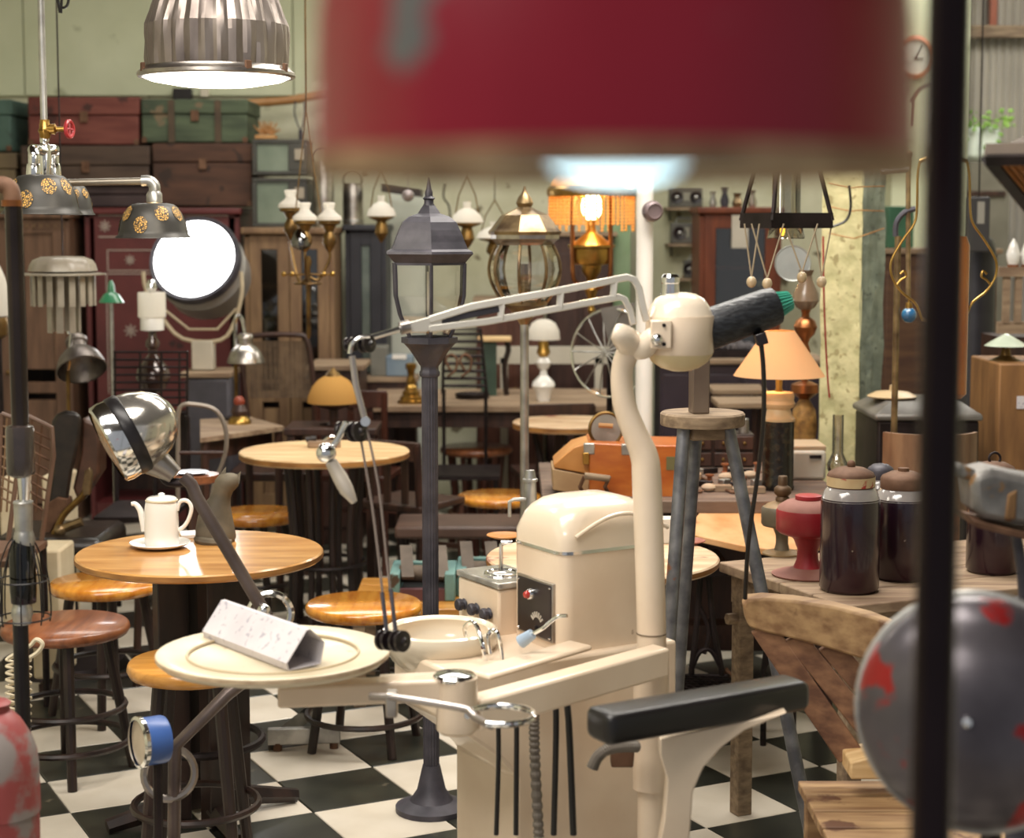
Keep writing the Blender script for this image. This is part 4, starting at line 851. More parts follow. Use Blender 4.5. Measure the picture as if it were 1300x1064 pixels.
B().poly([P0 - Vector((0, 0, .03)) + e1 * .03 + e2 * .02, P0 - Vector((0, 0, .03)) + e1 * .055 + e2 * .02, P0 - Vector((0, 0, .03)) + e1 * .055 + e2 * (L2 - .02), P0 - Vector((0, 0, .03)) + e1 * .03 + e2 * (L2 - .02)], (0, 0, -.08)).go('apron', w_grey, bn)
for a, q in ((.05, .05), (L1 - .05, .05), (.05, L2 - .05), (L1 - .05, L2 - .05)):
    p = P0 + e1 * a + e2 * q; B().box((p.x, p.y, (zb_ - .028) / 2), (.045, .045, zb_ - .028), math.atan2(e1.y, e1.x)).go('leg', w_grey, bn, bev=.003)
for a in (.05, L1 - .05): 
    p = P0 + e1 * a; q = p + e2 * (L2 - .05); B().tube([(p.x, p.y, .55), (q.x, q.y, .55)], .016, 6).go('stretcher', w_grey, bn)
m_jarp = M('dark_plum_jar', '1a0f1c', .22, c2='33181f', sc=4, st=(1, 1, .8), coat=.25, wear=('8d8478', .73, 36))
m_rustlid = M('rusty_lid', '573c2c', .7, .3, c2='7a5c48', sc=14, bump=.2)
def jar(px, pyb, yt, rpx, label, rx=None, lidmat=m_rustlid, band=None, knob='ball', zb=zb_, mat=m_jarp, grp=None):
    p = Z(px, pyb, zb); p.y += rpx * ps(p.y); Y = p.y; k = ps(Y); r = rpx * k; h = A(px, yt, Y).z - zb
    t = th('glass_jar', label, 'jar', (p.x, Y, zb)); f = lambda q: zb + q * h
    b = B(); b.lathe([(r * .9, f(0)), (r, f(.03)), (r, f(.66)), (r * .98, f(.72)), (r * .88, f(.78)), (r * .76, f(.815))], (p.x, Y, 0), seg=40); b.go('jar_body', mat, t, ang=60)
    b = B(); b.lathe([(r * .985, f(.715)), (r * .89, f(.782)), (r * .78, f(.815)), (r * .74, f(.82))], (p.x, Y, 0), seg=40, cap=False); b.go('clear_shoulder', M('frosted_shoulder', '8f8986', .15, c2='b0aaa4', coat=.6), t)
    b = B(); b.lathe([(r * .78, f(.815)), (r * .80, f(.82)), (r * .80, f(.905)), (r * .74, f(.93)), (r * .45, f(.965)), (r * .1, f(.975))], (p.x, Y, 0), seg=36); lid = b.go('lid', lidmat, t, ang=50)
    if band: B().lathe([(r * .81, f(.825)), (r * .81, f(.90))], (p.x, Y, 0), seg=36, cap=False).go('paper_band', band, lid)
    if knob == 'ball': B().sph((p.x, Y, f(.99)), r * .15, 12).go('knob', rust, lid)
    elif knob == 'ring': B().ring((p.x, Y, f(1.0)), r * .22, r * .05, (0, 1, 0), 18).go('lid_ring', iron, lid)
    elif knob == 'peg': B().lathe([(r * .2, f(.96)), (r * .2, f(1.0))], (p.x, Y, 0), seg=12).go('knob', rust, lid)
    return t
m_band = M('printed_tin_band', 'b59a72', .6, c2='c9b48c', sc=9, wear=('a03028', .56, 30))
jar(1085, 757, 588, 38, 'big dark purple glass jar with rusty lid and printed band beside the red lamp base', band=m_band)
jar(1152, 741, 594, 36, 'dark glass jar with brown rusty peg lid behind the iron pole', knob='peg')
jar(1268, 732, 582, 33, 'dark glass jar with ring handled lid at the end of the bench', knob='ring')
jar(1120, 712, 585, 21, 'small old jar with screw lid behind the big purple jars', lidmat=gunm, knob='', mat=M('smoky_green_jar', '4a4a40', .2, c2='5f5a4c', coat=.6))
def lampbase(px, pyb, prof, label, mats, zb=zb_):
    p = Z(px, pyb, zb); Y = p.y + .05; k = ps(Y); t = th('oil_lamp_base', label, 'lamp base', (p.x, Y, zb)); m = None
    for name, mt, pr in prof:
        b = B(); b.lathe([(r * k, max(A(px, y, Y).z, zb + .001 + .004 * i_)) for i_, (y, r) in enumerate(pr)], (p.x, Y, 0), seg=36); b.go(name, mt, t, ang=50)
    return t
rd = M('dusty_red_enamel', '8c1b24', .4, c2='a5323a', sc=8, wear=('8d6a5a', .68, 8)); rdt = M('dusty_red_top', '7d5048', .8, c2='95695e', sc=10)
lampbase(1029, 735, [('foot', M('dusty_rose_foot', '86544a', .7, c2='9c6d5f', sc=10), [(742, 45), (738, 46), (732, 40), (726, 28), (720, 19)]), ('stem', rd, [(722, 19), (710, 14), (698, 13), (685, 18), (678, 24)]), ('bowl', rd, [(680, 26), (676, 37), (672, 41), (650, 41), (646, 40)]), ('dusty_top', rdt, [(648, 40.5), (642, 38), (636, 28), (634, 18)]), ('neck', rd, [(636, 16), (634, 17), (629, 17), (628, 14)])], 'dusty red enamel oil lamp base shaped like a goblet', None)
gy = M('grey_green_metal', '5d5548', .5, .4, c2='7a715f', sc=10); tan_ = M('tan_metal', '7d6546', .5, .3, c2='957c58', sc=10)
lampbase(996, 708, [('foot', tan_, [(716, 25), (713, 25), (708, 20), (703, 11)]), ('stem', gy, [(706, 11), (690, 8), (680, 8), (670, 12)]), ('bowl', gy, [(670, 12), (667, 25), (664, 27), (646, 27), (643, 25)]), ('dusty_top', tan_, [(644, 25), (640, 20), (636, 10)]), ('burner', M('brown_burner', '4d3a28', .5, .4, c2='63492f'), [(640, 9), (632, 9), (630, 7), (626, 11), (620, 11), (618, 9), (616, 6), (605, 6), (604, 5)])], 'grey oil lamp base with brown burner behind the red one', None)
# ================================================================ LONG WORKBENCH behind the tall stool
zw = .74; a = Z(690, 645, zw); q = Z(1085, 642, zw); wbx = th('workbench', 'long dark workbench carrying tools, a cone lamp and the orange box', 'workbench', ((a.x + q.x) / 2, 6.0, 0))
for j in range(4):
    B().box(((a.x + q.x) / 2, 5.52 + .1 + j * .225, zw - .02), (q.x - a.x, .221, .04)).go('plank', M('dark_dusty_plank', '54423a', .75, c2='7a6657', sc=4, st=(1, 8, 6), bump=.15), wbx, bev=.003)
for x in (a.x + .06, q.x - .06):
    for y in (5.6, 6.3): B().box((x, y, (zw - .04) / 2), (.06, .06, zw - .04)).go('leg', w_dark, wbx, bev=.003)
B().box(((a.x + q.x) / 2, 5.65, .3), (q.x - a.x - .1, .1, .03)).go('lower_rail', w_dark, wbx)
B().box(((a.x + q.x) / 2, 6.33, .35), (q.x - a.x - .1, .02, .6)).go('back_panel', w_dark, wbx)
# tilted tabletop D
zD = .70; dl_ = [Z(868, 676, zD), Z(940, 692, zD), Z(1000, 700, zD), Z(1045, 690, zD), Z(1052, 660, zD), Z(1000, 646, zD), Z(940, 643, zD), Z(890, 648, zD)]
# box on table C
zC = .74; p = Z(850, 690, zC); one('tea_tin', 'small white and red tin on the worn round table', 'tin', B().box((p.x, p.y + .02, zC + .035), (.075, .05, .07), .1), M('white_red_tin', 'd5cfc4', .4, c2='ddd8cc', wear=('b02a20', .62, 12)), bev=.003)
for qx, qy, r in ((640, 683, .05), (875, 690, .045)):
    p = Z(qx, qy, zC); one('plate', 'small dusty %s plate on the worn round table' % ('orange' if qx < 700 else 'red brown'), 'plate', B().lathe([(r * .6, zC), (r, zC + .008), (r * .98, zC + .010), (r * .6, zC + .004), (0, zC + .004)], (p.x, p.y, 0)), M('plate_orange', 'b0703a', .4, c2='c98a4c') if qx < 700 else M('plate_red', '8a4a3a', .4, c2='a5685a'))
# orange wooden hand machine
Yx = 5.6; k = ps(Yx)
om = th('magneto_box', 'orange varnished wooden machine box with cream side flap and carrying handle', 'box', (A(790, 640, Yx).x, Yx + .12, zw))
w_ob = M('bright_orange_wood', 'a9531a', .35, c2='c4702c', sc=4, st=(2, 2, 6), coat=.4)
b = B(); b.pp([(748, 562), (800, 565), (876, 566), (876, 632.5), (748, 632.5)], Yx, .24); v = b.go('box_body', w_ob, om, bev=.004)
for v_ in b.v: pass
b = B(); b.pp([(703, 590), (728, 568), (748, 562), (748, 602), (704, 594)], Yx + .02, .2); b.go('sloping_lid', M('light_orange_wood', 'b97a3a', .4, c2='d69a58', sc=5, coat=.3), om, bev=.003)
b = B(); b.pp([(701, 595), (748, 604), (748, 630.5), (702, 622)], Yx + .02, .2); b.go('cream_flap', M('tan_leatherette', 'a88660', .5, c2='c0a27a', sc=8), om, bev=.003)
for x, y in ((748, 563), (796, 564)): B().px(x - 7, y, x + 7, y + 14, Yx - .004, .02).go('corner_cap', steel, om, bev=.003)
B().px(740, 575, 748, 590, Yx - .006, .02).go('latch', brass, om, bev=.002)
B().tx([(742, 604, Yx - .06), (774, 608, Yx - .06)], 4.5, 12).go('handle_grip', w_grey, om)
for x in (742, 774): B().tx([(x, 605, Yx - .06), (x - 6, 618, Yx - .05), (x + 2, 632, Yx - .01)], 2.6, 8).go('handle_bracket', rust, om)
B().px(846, 580, 862, 597, Yx - .003, .012).go('name_plate', M('green_brass_plate', '75734f', .5, .4), om)
# clock gauge on box
Yq = Yx + .08; gc = A(769, 545, Yq)
cg = th('pressure_gauge', 'old round brass rimmed gauge leaning on the orange machine box', 'gauge', (gc.x, Yq, A(769, 563, Yq).z))
B().ring(gc, 21 * ps(Yq), 2.4 * ps(Yq), (.2, -1, .1), 28).go('bezel', oldbrass, cg)
B().lathe([(20 * ps(Yq), -.012), (20 * ps(Yq), .004), (0, .005)], gc, (.2, -1, .1)).go('dial', M('grey_dial', '77716a', .5, c2='938c82', sc=10), cg)
B().box((gc.x, Yq + .01, A(769, 565, Yq).z - .004), (.08, .04, .025)).go('foot_block', rust, cg, bev=.004)
B().tx([(760, 540, Yq - .02), (778, 541, Yq - .02)], 3, 8).go('pointer_bar', w_bamboo, cg)
# lamp with cone shade
Yc2 = 5.75; k = ps(Yc2); x_ = A(988, 560, Yc2).x
cl = th('cone_lamp', 'table lamp with cream cone shade, turned cream neck and black column', 'lamp', (x_, Yc2, zw))
f = lambda y: A(988, y, Yc2).z
B().lathe([(20 * k, zw), (21 * k, zw + .01), (20 * k, zw + .02), (20 * k, f(534))], (x_, Yc2, 0), seg=32).go('black_column', M('crackled_black', '171310', .25, c2='4a3f2c', sc=40, bump=.3, lo=.5, hi=.8), cl)
B().lathe([(21 * k, f(534)), (21 * k, f(531)), (17 * k, f(527)), (15 * k, f(519)), (19 * k, f(516)), (21 * k, f(512)), (19 * k, f(508)), (20 * k, f(503)), (18 * k, f(498)), (10 * k, f(497))], (x_, Yc2, 0), seg=32).go('turned_neck', M('cream_turned_wood', 'c9ad84', .5, c2='dcc49c', sc=6), cl)
B().lathe([(6 * k, f(498)), (4 * k, f(492)), (5 * k, f(480)), (3 * k, f(470))], (x_, Yc2, 0), seg=14).go('socket', brass, cl)
B().lathe([(58 * k, f(477)), (19 * k, f(420)), (18.6 * k, f(420)), (57.6 * k, f(477))], (x_, Yc2, 0), seg=48, cap=False).go('cone_shade', SH('cream_shade_cloth', 'd9b083', .35), cl)
B().sph((x_, Yc2, f(455)), .03, 12).go('bulb', EM('warm_bulb_small', 'ffcf90', 2), cl)
point('cone_lamp_light', (x_ - .03, Yc2, f(462)), 1.4, (1, .6, .25), .03)
# pale metal case
b = B(); b.px(1004, 572, 1049, 624, 5.95, .2); b.v = [v_ for v_ in b.v]
mc = th('metal_case', 'pale grey metal instrument case with small dark name plate beside the cone lamp', 'case', (A(1026, 620, 5.95).x, 6.05, zw)); zf = min(v.z for v in b.v)
for v_ in b.v:
    if v_.z == zf: v_.z = zw
b.go('case_body', M('pale_grey_enamel', 'a9a49a', .4, c2='bcb7ac', sc=5), mc, bev=.012)
B().px(1028, 578, 1043, 582, 5.945, .01).go('name_plate', bakel, mc); B().px(1003, 566, 1049, 573, 5.96, .18).go('lid', M('tan_lid', 'b09a80', .5), mc, bev=.004)
# glass oil lamp
Yg_ = 5.85; k = ps(Yg_); gx_ = A(1063, 600, Yg_).x; f = lambda y: A(1063, y, Yg_).z
gl = th('glass_oil_lamp', 'clear glass oil lamp with tall chimney in front of the pillar', 'oil lamp', (gx_, Yg_, zw))
B().lathe([(7 * k, f(527)), (7 * k, f(575)), (9 * k, f(580)), (13 * k, f(588)), (13 * k, f(596)), (8 * k, f(604))], (gx_, Yg_, 0), seg=20, cap=False).go('chimney', GL('chimney_glass', 'e8e2da', .03, .2), gl)
B().lathe([(8 * k, f(602)), (10 * k, f(606)), (9 * k, f(612)), (5 * k, f(618)), (13 * k, zw + .006), (13 * k, zw)], (gx_, Yg_, 0), seg=20).go('burner_base', oldbrass, gl)
# bits of tools on the workbench
rt_ = random.Random(5)
toolm = [rust, gunm, steel, w_bench, w_dark, tan_, M('pale_stone', 'a18d78', .8, c2='bba890'), iron]
names = ['wrench', 'iron_bar', 'wood_offcut', 'metal_block', 'pebble', 'spool']
def lab(nm, r_, s_): return labs[nm].replace('on the long workbench', 'on the workbench, ' + r_ + ' row ' + s_).replace('lying ', '').replace('standing ', '')
labs = {'wrench': 'small rusty open wrench lying on the long workbench', 'iron_bar': 'short dark iron bar lying on the long workbench', 'wood_offcut': 'wood offcut lying on the long workbench', 'metal_block': 'small metal block lying on the long workbench', 'pebble': 'pale rounded stone lying on the long workbench', 'spool': 'small brown wooden spool standing on the long workbench'}
spots = [(x, y) for x in (884, 900, 916, 932, 944, 957) for y in (625, 617, 609, 601)]
for i, (x, y) in enumerate(spots):
    labs2 = ['front', 'front middle', 'back middle', 'back'][i % 4]; side = ['beside the orange machine box', 'next to the box side', 'next to the stool leg', 'between the stool legs', 'next to the black cable', 'beside the cone lamp'][i // 4]
    p = Z(x + rt_.uniform(-5, 5), y + rt_.uniform(-1.5, 1.5), zw); nm = names[i % 6]; a_ = rt_.uniform(0, 3)
    if p.y > 6.2: p.y = 6.2
    if nm == 'wrench':
        b = B(); d_ = Vector((math.cos(a_), math.sin(a_), 0)); b.tube([p + Vector((0, 0, .006)), p + d_ * .05 + Vector((0, 0, .006))], .005, 6); b.ring(p + Vector((0, 0, .006)) - d_ * .006, .009, .005, seg=10, ts=6); one(nm, lab(nm, labs2, side), 'wrench', b, rust, 'tools on the workbench')
    elif nm == 'spool': one(nm, lab(nm, labs2, side), 'spool', B().lathe([(.015, zw), (.015, zw + .006), (.009, zw + .008), (.009, zw + .028), (.015, zw + .03), (.015, zw + .036)], p.xy.to_3d()), w_brown, 'spools on the workbench')
    elif nm == 'pebble': one(nm, lab(nm, labs2, side), 'stone', B().sph(p + Vector((0, 0, .014)), .02, 10, sz=.7, sx=1.3), toolm[6], 'stones on the workbench')
    else: one(nm, lab(nm, labs2, side), {'iron_bar': 'bar', 'wood_offcut': 'offcut', 'metal_block': 'block'}[nm], B().box(p + Vector((0, 0, .011)), {'iron_bar': (.09, .014, .02), 'wood_offcut': (.06, .03, .022), 'metal_block': (.035, .03, .022)}[nm], a_), {'iron_bar': iron, 'wood_offcut': w_bench, 'metal_block': steel}[nm], {'iron_bar': 'iron bars on the workbench', 'wood_offcut': 'offcuts on the workbench', 'metal_block': 'metal blocks on the workbench'}[nm], bev=.003)
dt = th('drawer_cabinet', 'small dark cabinet of six drawers at the back of the workbench', 'cabinet', (A(918, 590, 6.27).x, 6.33, zw)); xa = A(878, 580, 6.27).x; xb = A(958, 580, 6.27).x; zt = A(918, 552, 6.27).z
B().box(((xa + xb) / 2, 6.34, (zw + zt) / 2), (xb - xa, .13, zt - zw)).go('carcass', w_black, dt, bev=.003)
for i in range(3):
    for j in range(2):
        W = (xb - xa) / 3; hh_ = (zt - zw) / 2; c_ = Vector((xa + W * (i + .5), 6.27, zw + hh_ * (j + .5))); d_ = B().box(c_, (W - .012, .014, hh_ - .012)).go('drawer', w_dark, dt, bev=.002); B().sph(c_ + Vector((0, -.012, 0)), .007, 8).go('knob', oldbrass, d_)
for i, x in enumerate((890, 908, 926, 944)):
    xx = A(x, 545, 6.33).x; h_ = (.06, .045, .07, .05)[i]; one('tin_can', ['rusty tin', 'short grey tin', 'tall brown tin', 'small steel tin'][i] + ' standing on the dark drawer cabinet', 'tin', B().lathe([(.018, zt), (.019, zt + .004), (.018, zt + h_), (.015, zt + h_ + .003)], (xx, 6.33, 0), seg=18), [rust, gunm, w_brown, steel][i])

# ================================================================ WOODEN ARMCHAIR
Yh_ = 3.75
wcx = th('slat_armchair', 'bare wooden armchair with broad top rail and slanting back slats', 'chair', (A(1060, 900, Yh_).x, Yh_ + .1, 0))
b = B(); tp_ = [(944, 770), (950, 762), (970, 760), (1010, 763), (1060, 771), (1110, 784), (1150, 800)]; bt_ = [(947, 786), (952, 797), (970, 803), (1010, 812), (1060, 826), (1110, 842), (1150, 856)]
rs_ = []
for (x, y), (x2, y2) in zip(tp_, bt_):
    Yv_ = Yh_ - (x - 944) * .0011; t0 = A(x, y, Yv_); t1 = A(x2, y2, Yv_); rs_.append([t0, t0 + Vector((0, .035, .008)), t1 + Vector((0, .035, 0)), t1])
b.rings(rs_); b.go('top_rail', w_chair, wcx, bev=.005)
for (x0, y0), (x1, y1), wd in (((968, 800), (1080, 960), 17), ((1008, 812), (1150, 985), 15), ((1052, 822), (1195, 985), 16)):
    d_ = Vector((x1 - x0, y1 - y0)).normalized(); n_ = Vector((-d_.y, d_.x)) * wd
    pl_ = [(x0 + n_.x, y0 + n_.y - 6), (x0 - n_.x, y0 - n_.y), (x1 - n_.x, y1 - n_.y), (x1 + n_.x, y1 + n_.y)]
    B().poly([A(x, y, Yh_ + .005 - (x - 944) * .0009) for x, y in pl_], (0, .02, 0)).go('back_slat', M('brown_slat_wood', '5b3b2a', .6, c2='8a6448', sc=5, st=(1, 7, 7), bump=.1), wcx, bev=.003)
B().pp([(1080, 968), (1150, 950), (1200, 955), (1200, 990), (1080, 990)], Yh_ - .2, .1).go('seat_edge', w_pale, wcx, bev=.004)
sx_ = A(1140, 985, Yh_ - .1)
for i in range(4): B().box((sx_.x + .02, Yh_ - .42 + i * .1, sx_.z - .03), (.46, .092, .022)).go('seat_slat', w_chair, wcx, bev=.003)
for dx, dy in ((-.2, -.42), (.22, -.42), (-.2, -.1), (.22, -.1)): B().box((sx_.x + .02 + dx, Yh_ + dy, (sx_.z - .04) / 2), (.035, .035, sx_.z - .04)).go('leg', w_chair, wcx, bev=.003)
# ================================================================ TREADLE MACHINE BASE
Yd_ = 5.2; tm = th('sewing_table', 'sewing machine table with orange brown plank top and black iron lattice treadle', 'table', (A(920, 860, Yd_).x, Yd_, 0))
B().poly(dl_, (0, 0, -.02)).go('table_top', M('orange_stained_planks', 'b87c44', .55, c2='d8a878', sc=3, st=(3, 1, 1), wear=('8c5a34', .64, 6)), tm, bev=.003)
zt_ = .22; p0 = A(846, 876, 5.1)
b = B(); cxm = A(885, 860, Yd_)
for i in range(9): b.box((cxm.x - .09 + i * .0235, Yd_, zt_), (.007, .24, .01), .35)
for i in range(8): b.box((cxm.x, Yd_ - .1 + i * .029, zt_ + .002), (.22, .006, .01), -.12)
b.go('treadle_lattice', iron, tm, sm=False)
b = B()
for s0, s1 in (((cxm.x - .11, Yd_ - .12), (cxm.x + .11, Yd_ - .12)), ((cxm.x - .11, Yd_ + .12), (cxm.x + .11, Yd_ + .12)), ((cxm.x - .11, Yd_ - .12), (cxm.x - .11, Yd_ + .12)), ((cxm.x + .11, Yd_ - .12), (cxm.x + .11, Yd_ + .12))): b.tube([(s0[0], s0[1], zt_), (s1[0], s1[1], zt_)], .008, 6)
b.go('treadle_frame', iron, tm)
for x, Y in ((898, Yd_ + .12), (990, Yd_ + .12)):
    b = B(); b.tx([(x - 6, 692, Y), (x - 14, 800, Y), (x - 20, 850, Y)], 4, 8); b.tx([(x - 2, 692, Y), (x + 8, 800, Y), (x + 18, 850, Y)], 4, 8)
    b.tx([(x - 20, 850, Y), (x - 10, 828, Y), (x + 5, 826, Y), (x + 18, 850, Y)], 3.5, 8, n=4); b.tx([(x - 10, 770, Y), (x + 2, 800, Y), (x - 4, 830, Y)], 3, 8, n=4)
    q_ = A(x - 20, 850, Y); r_ = A(x + 18, 850, Y); b.tube([q_, (q_.x, Y, .0)], 4 * ps(Y), 8); b.tube([r_, (r_.x, Y, 0)], 4 * ps(Y), 8); b.go('side_frame', iron, tm)
b = B(); b.tx([(920, 850, Yd_ + .14), (940, 868, Yd_ + .14), (970, 876, Yd_ + .14), (990, 878, Yd_ + .14)], 4, 8, n=4); b.go('pitman_rod', rust, tm)
B().px(846, 716, 925, 733, Yd_ + .02, .24).go('drawer_tray', iron, tm, bev=.004)
# ================================================================ BACK LEFT: TRUNKS ON CABINETS
def trunk(x0, y0, x1, y1, Y, d, mat, label, lid=.3, bands=2, latch=True):
    c = A((x0 + x1) / 2, y1, Y); t = th('trunk', label, 'trunk', (c.x, Y + d / 2, c.z)); ys = y0 + (y1 - y0) * lid
    B().px(x0, ys + .6, x1, y1, Y, d).go('trunk_body', mat, t, bev=.008)
    B().px(x0 - 1, y0, x1 + 1, ys, Y - .006, d + .012).go('trunk_lid', mat, t, bev=.008)
    for i in range(bands):
        x = x0 + (x1 - x0) * (.28 + .44 * i / max(bands - 1, 1)); B().px(x - 4, y0 + 1, x + 4, y1, Y - .012, .01).go('strap', M('worn_strap', '3f3124', .75, c2='52412f', sc=9), t)
    if latch: B().px((x0 + x1) / 2 - 5, ys - 5, (x0 + x1) / 2 + 5, ys + 9, Y - .014, .012).go('latch', rust, t, bev=.002)
    for x in (x0, x1 - 6): B().px(x, y1 - 7, x + 6, y1, Y - .008, .01).go('corner_cap', rust, t)
    return t
t_teal = M('teal_trunk', '33493f', .75, c2='445a50', sc=7, wear=('2c3a34', .62, 9)); t_red = M('red_trunk', '55231b', .75, c2='6e3a30', sc=6, st=(.5, 1, 3), wear=('3a1c16', .62, 8))
t_dk = M('dark_brown_trunk', '38281f', .75, c2='4e3c30', sc=6, st=(.5, 1, 3), wear=('6a563f', .68, 8)); t_gr = M('green_trunk', '333c2c', .75, c2='4f5a43', sc=6, st=(.5, 1, 3), wear=('6a5a44', .64, 8)); t_br = M('rust_brown_trunk', '3a2318', .75, c2='533526', sc=6, st=(.5, 1, 3), wear=('2e1d16', .62, 8)); t_ol = M('olive_trunk', '544632', .75, c2='68583f', sc=6)
YT_ = 9.45
trunk(-30, 126, 14, 192, YT_, .45, t_teal, 'teal painted trunk stacked on the olive brown trunk', bands=0, latch=False)
trunk(-40, 194, 20, 262, YT_, .45, t_ol, 'olive brown trunk under the teal trunk', bands=0, latch=False)
trunk(36, 123, 176, 184, YT_, .45, t_red, 'faded red wooden trunk on the dark brown trunk', .38, 0)
trunk(27, 185, 189, 235, YT_ - .03, .48, t_dk, 'dark brown trunk with iron latch under the faded red trunk', .5, 1)
trunk(90, 236, 190, 263, YT_, .45, M('plum_trunk', '2e1f20', .7, c2='40302f', sc=6), 'low dark plum trunk under the dark brown trunk', .4, 0, False)
trunk(180, 126, 314, 181, YT_, .45, t_gr, 'mottled green tin trunk with a hasp on the top row', .34, 2)
trunk(194, 182, 320, 262, YT_ - .03, .48, t_br, 'large rust brown tin trunk under the green trunk', .3, 0)
def cabinet(name, label, x0, y0, x1, Y, d, mat, doors=0, glassy=False, cornice=True, pane=None, zbot=0.0):
    c = A((x0 + x1) / 2, y0, Y); xa = A(x0, 300, Y).x; xb = A(x1, 300, Y).x; t = th(name, label, 'cabinet', (c.x, Y + d / 2, 0)); zt = c.z
    th_ = .025
    for x in (xa + th_ / 2, xb - th_ / 2): B().box((x, Y + d / 2, zt / 2), (th_, d, zt)).go('side_panel', mat, t)
    B().box((c.x, Y + d - .01, zt / 2), (xb - xa - .05, .02, zt)).go('back_panel', w_dark, t)
    B().box((c.x, Y + d / 2, zt - .012), (xb - xa, d, .025)).go('top_board', mat, t, bev=.004); B().box((c.x, Y + d / 2, .05), (xb - xa - .05, d - .02, .1)).go('plinth', mat, t)
    if cornice: B().box((c.x, Y + d / 2 - .015, zt + .012), (xb - xa + .025, d + .05, .035)).go('cornice', mat, t, bev=.008)
    n = doors; W = (xb - xa - .05) / max(n, 1)
    for i in range(n):
        x = xa + .025 + W * (i + .5); zc = (zt + .1) / 2; hh = zt - .13
        dr = B().box((x - W / 2 + .032, Y + .0, zc), (.06, .024, hh)).box((x + W / 2 - .032, Y, zc), (.06, .024, hh)).box((x, Y, zc + hh / 2 - .035), (W - .12, .024, .07)).box((x, Y, zc - hh / 2 + .035), (W - .12, .024, .07)).box((x, Y, zt * .45), (W - .12, .024, .06)).go('door', mat, t, bev=.003)
        B().box((x, Y + .004, zt * .73), (W - .13, .006, zt * .44)).go('door_pane', pane or (smoke if glassy else mat), dr)
        B().box((x, Y + .004, zt * .25), (W - .13, .008, zt * .32)).go('lower_panel', mat, dr)
        B().sph((x + (W / 2 - .03) * (1 if i == 0 else -1), Y - .02, zt * .5), .012, 8).go('door_knob', oldbrass, dr)
    if glassy:
        for z in (zt * .5, zt * .66, zt * .82): B().box((c.x, Y + d / 2, z), (xb - xa - .05, d - .05, .018)).go('shelf', mat, t)
    return t
m_redcab = M('oxblood_paint', '4d1a1a', .5, c2='5e2424', sc=5, wear=('2e1212', .66, 7)); m_wline = M('cream_paint_line', 'a8978c', .7)
rcab = cabinet('painted_cabinet', 'dark oxblood red cabinet with cream painted border lines and flowers', 108, 271, 304, 9.4, .5, m_redcab, 0)
b = B()
B().px(122, 275, 292, 520, 9.385, .02).go('front_panel', m_redcab, rcab)
for x0, y0, x1, y1 in ((125, 300, 290, 301.5), (125, 273, 290, 274.2), (136, 317, 200, 318.2), (136, 317, 137.2, 342), (136, 343, 200, 344.2), (136, 347, 200, 348.2), (136, 347, 137.2, 500)): b.px(x0, y0, x1, y1, 9.38, .004)
for fx, fy, r in ((133, 287, 7), (165, 330, 6), (250, 287, 7), (166, 420, 8)):
    c = A(fx, fy, 9.38)
    for j in range(8): b.box(c + Vector((math.cos(j * .785), 0, math.sin(j * .785))) * r * .6 * ps(9.4), (r * ps(9.4) * .9, .003, .006), R=Matrix.Rotation(-j * .785, 3, 'Y'))
b.go('painted_lines', m_wline, rcab, sm=False)
lcab = cabinet('carved_cabinet', 'brown carved wooden cabinet with lattice frieze under the teal trunk', -60, 276, 88, 9.3, .5, M('mid_brown_cabinet', '5a4030', .55, c2='735440', sc=4, st=(7, 7, 1)), 2)
b = B()
for i in range(12): b.box(A(-20 + i * 9, 287, 9.28), (.03, .008, .004), R=Matrix.Rotation(.8, 3, 'Y')).box(A(-20 + i * 9, 287, 9.28), (.03, .008, .004), R=Matrix.Rotation(-.8, 3, 'Y'))
b.go('lattice_frieze', w_cab, lcab, sm=False)
gcab = cabinet('glass_cabinet', 'light brown wooden display cabinet with two glass doors', 310, 296, 424, 9.2, .4, w_cab, 2, True)
ncab = cabinet('navy_cabinet', 'dark navy cabinet with a frosted mirror door beside the glass cabinet', 438, 292, 490, 9.5, .4, M('navy_black_paint', '1e1d24', .5, c2='2b2a31', sc=5), 1, False, True, M('clouded_mirror', '5d6660', .25, .5, c2='7d857c', sc=6))
p = A(342, 418, 9.35)
bt = th('green_bottle', 'green bottle with white cap on the glass cabinet shelf', 'bottle', (p.x, 9.38, p.z)); zz_ = gcab.children[-1]
zsh = A(368, 296, 9.2).z * .66 + .009; bt.location.z = zsh
B().lathe([(.030, zsh), (.031, zsh + .01), (.030, zsh + .10), (.02, zsh + .115)], (p.x, 9.38, 0), seg=20).go('bottle_body', greenp, bt); B().lathe([(.022, zsh + .11), (.02, zsh + .16), (.018, zsh + .162)], (p.x, 9.38, 0), seg=16).go('cap', wht, bt)
# glass fronted boxes above the glass cabinet
for y0, y1, lb in ((177, 222, 'upper'), (226, 288, 'lower')):
    c = A(345, y1, 9.35); t = th('screen_box', '%s grey framed box with dusty green glass front between trunks and chandelier' % lb, 'box', (c.x, 9.5, c.z))
    fr = B(); fr.px(320, y0, 390, y0 + 5, 9.35, .3).px(320, y1 - 5, 390, y1, 9.35, .3).px(320, y0 + 5, 326, y1 - 5, 9.35, .3).px(366, y0 + 5, 390, y1 - 5, 9.35, .3); fr.go('frame', M('grey_dark_frame', '35332f', .6, c2='46443e'), t, bev=.004)
    B().px(326, y0 + 5, 366, y1 - 5, 9.365, .02).go('glass_front', M('dusty_green_glass', '65705f', .25, c2='7b8573', sc=5, coat=.5), t)
    B().px(374, y0 + 12, 386, y0 + 26, 9.34, .02).go('label_card', M('aged_card', '9b9080', .8), t)
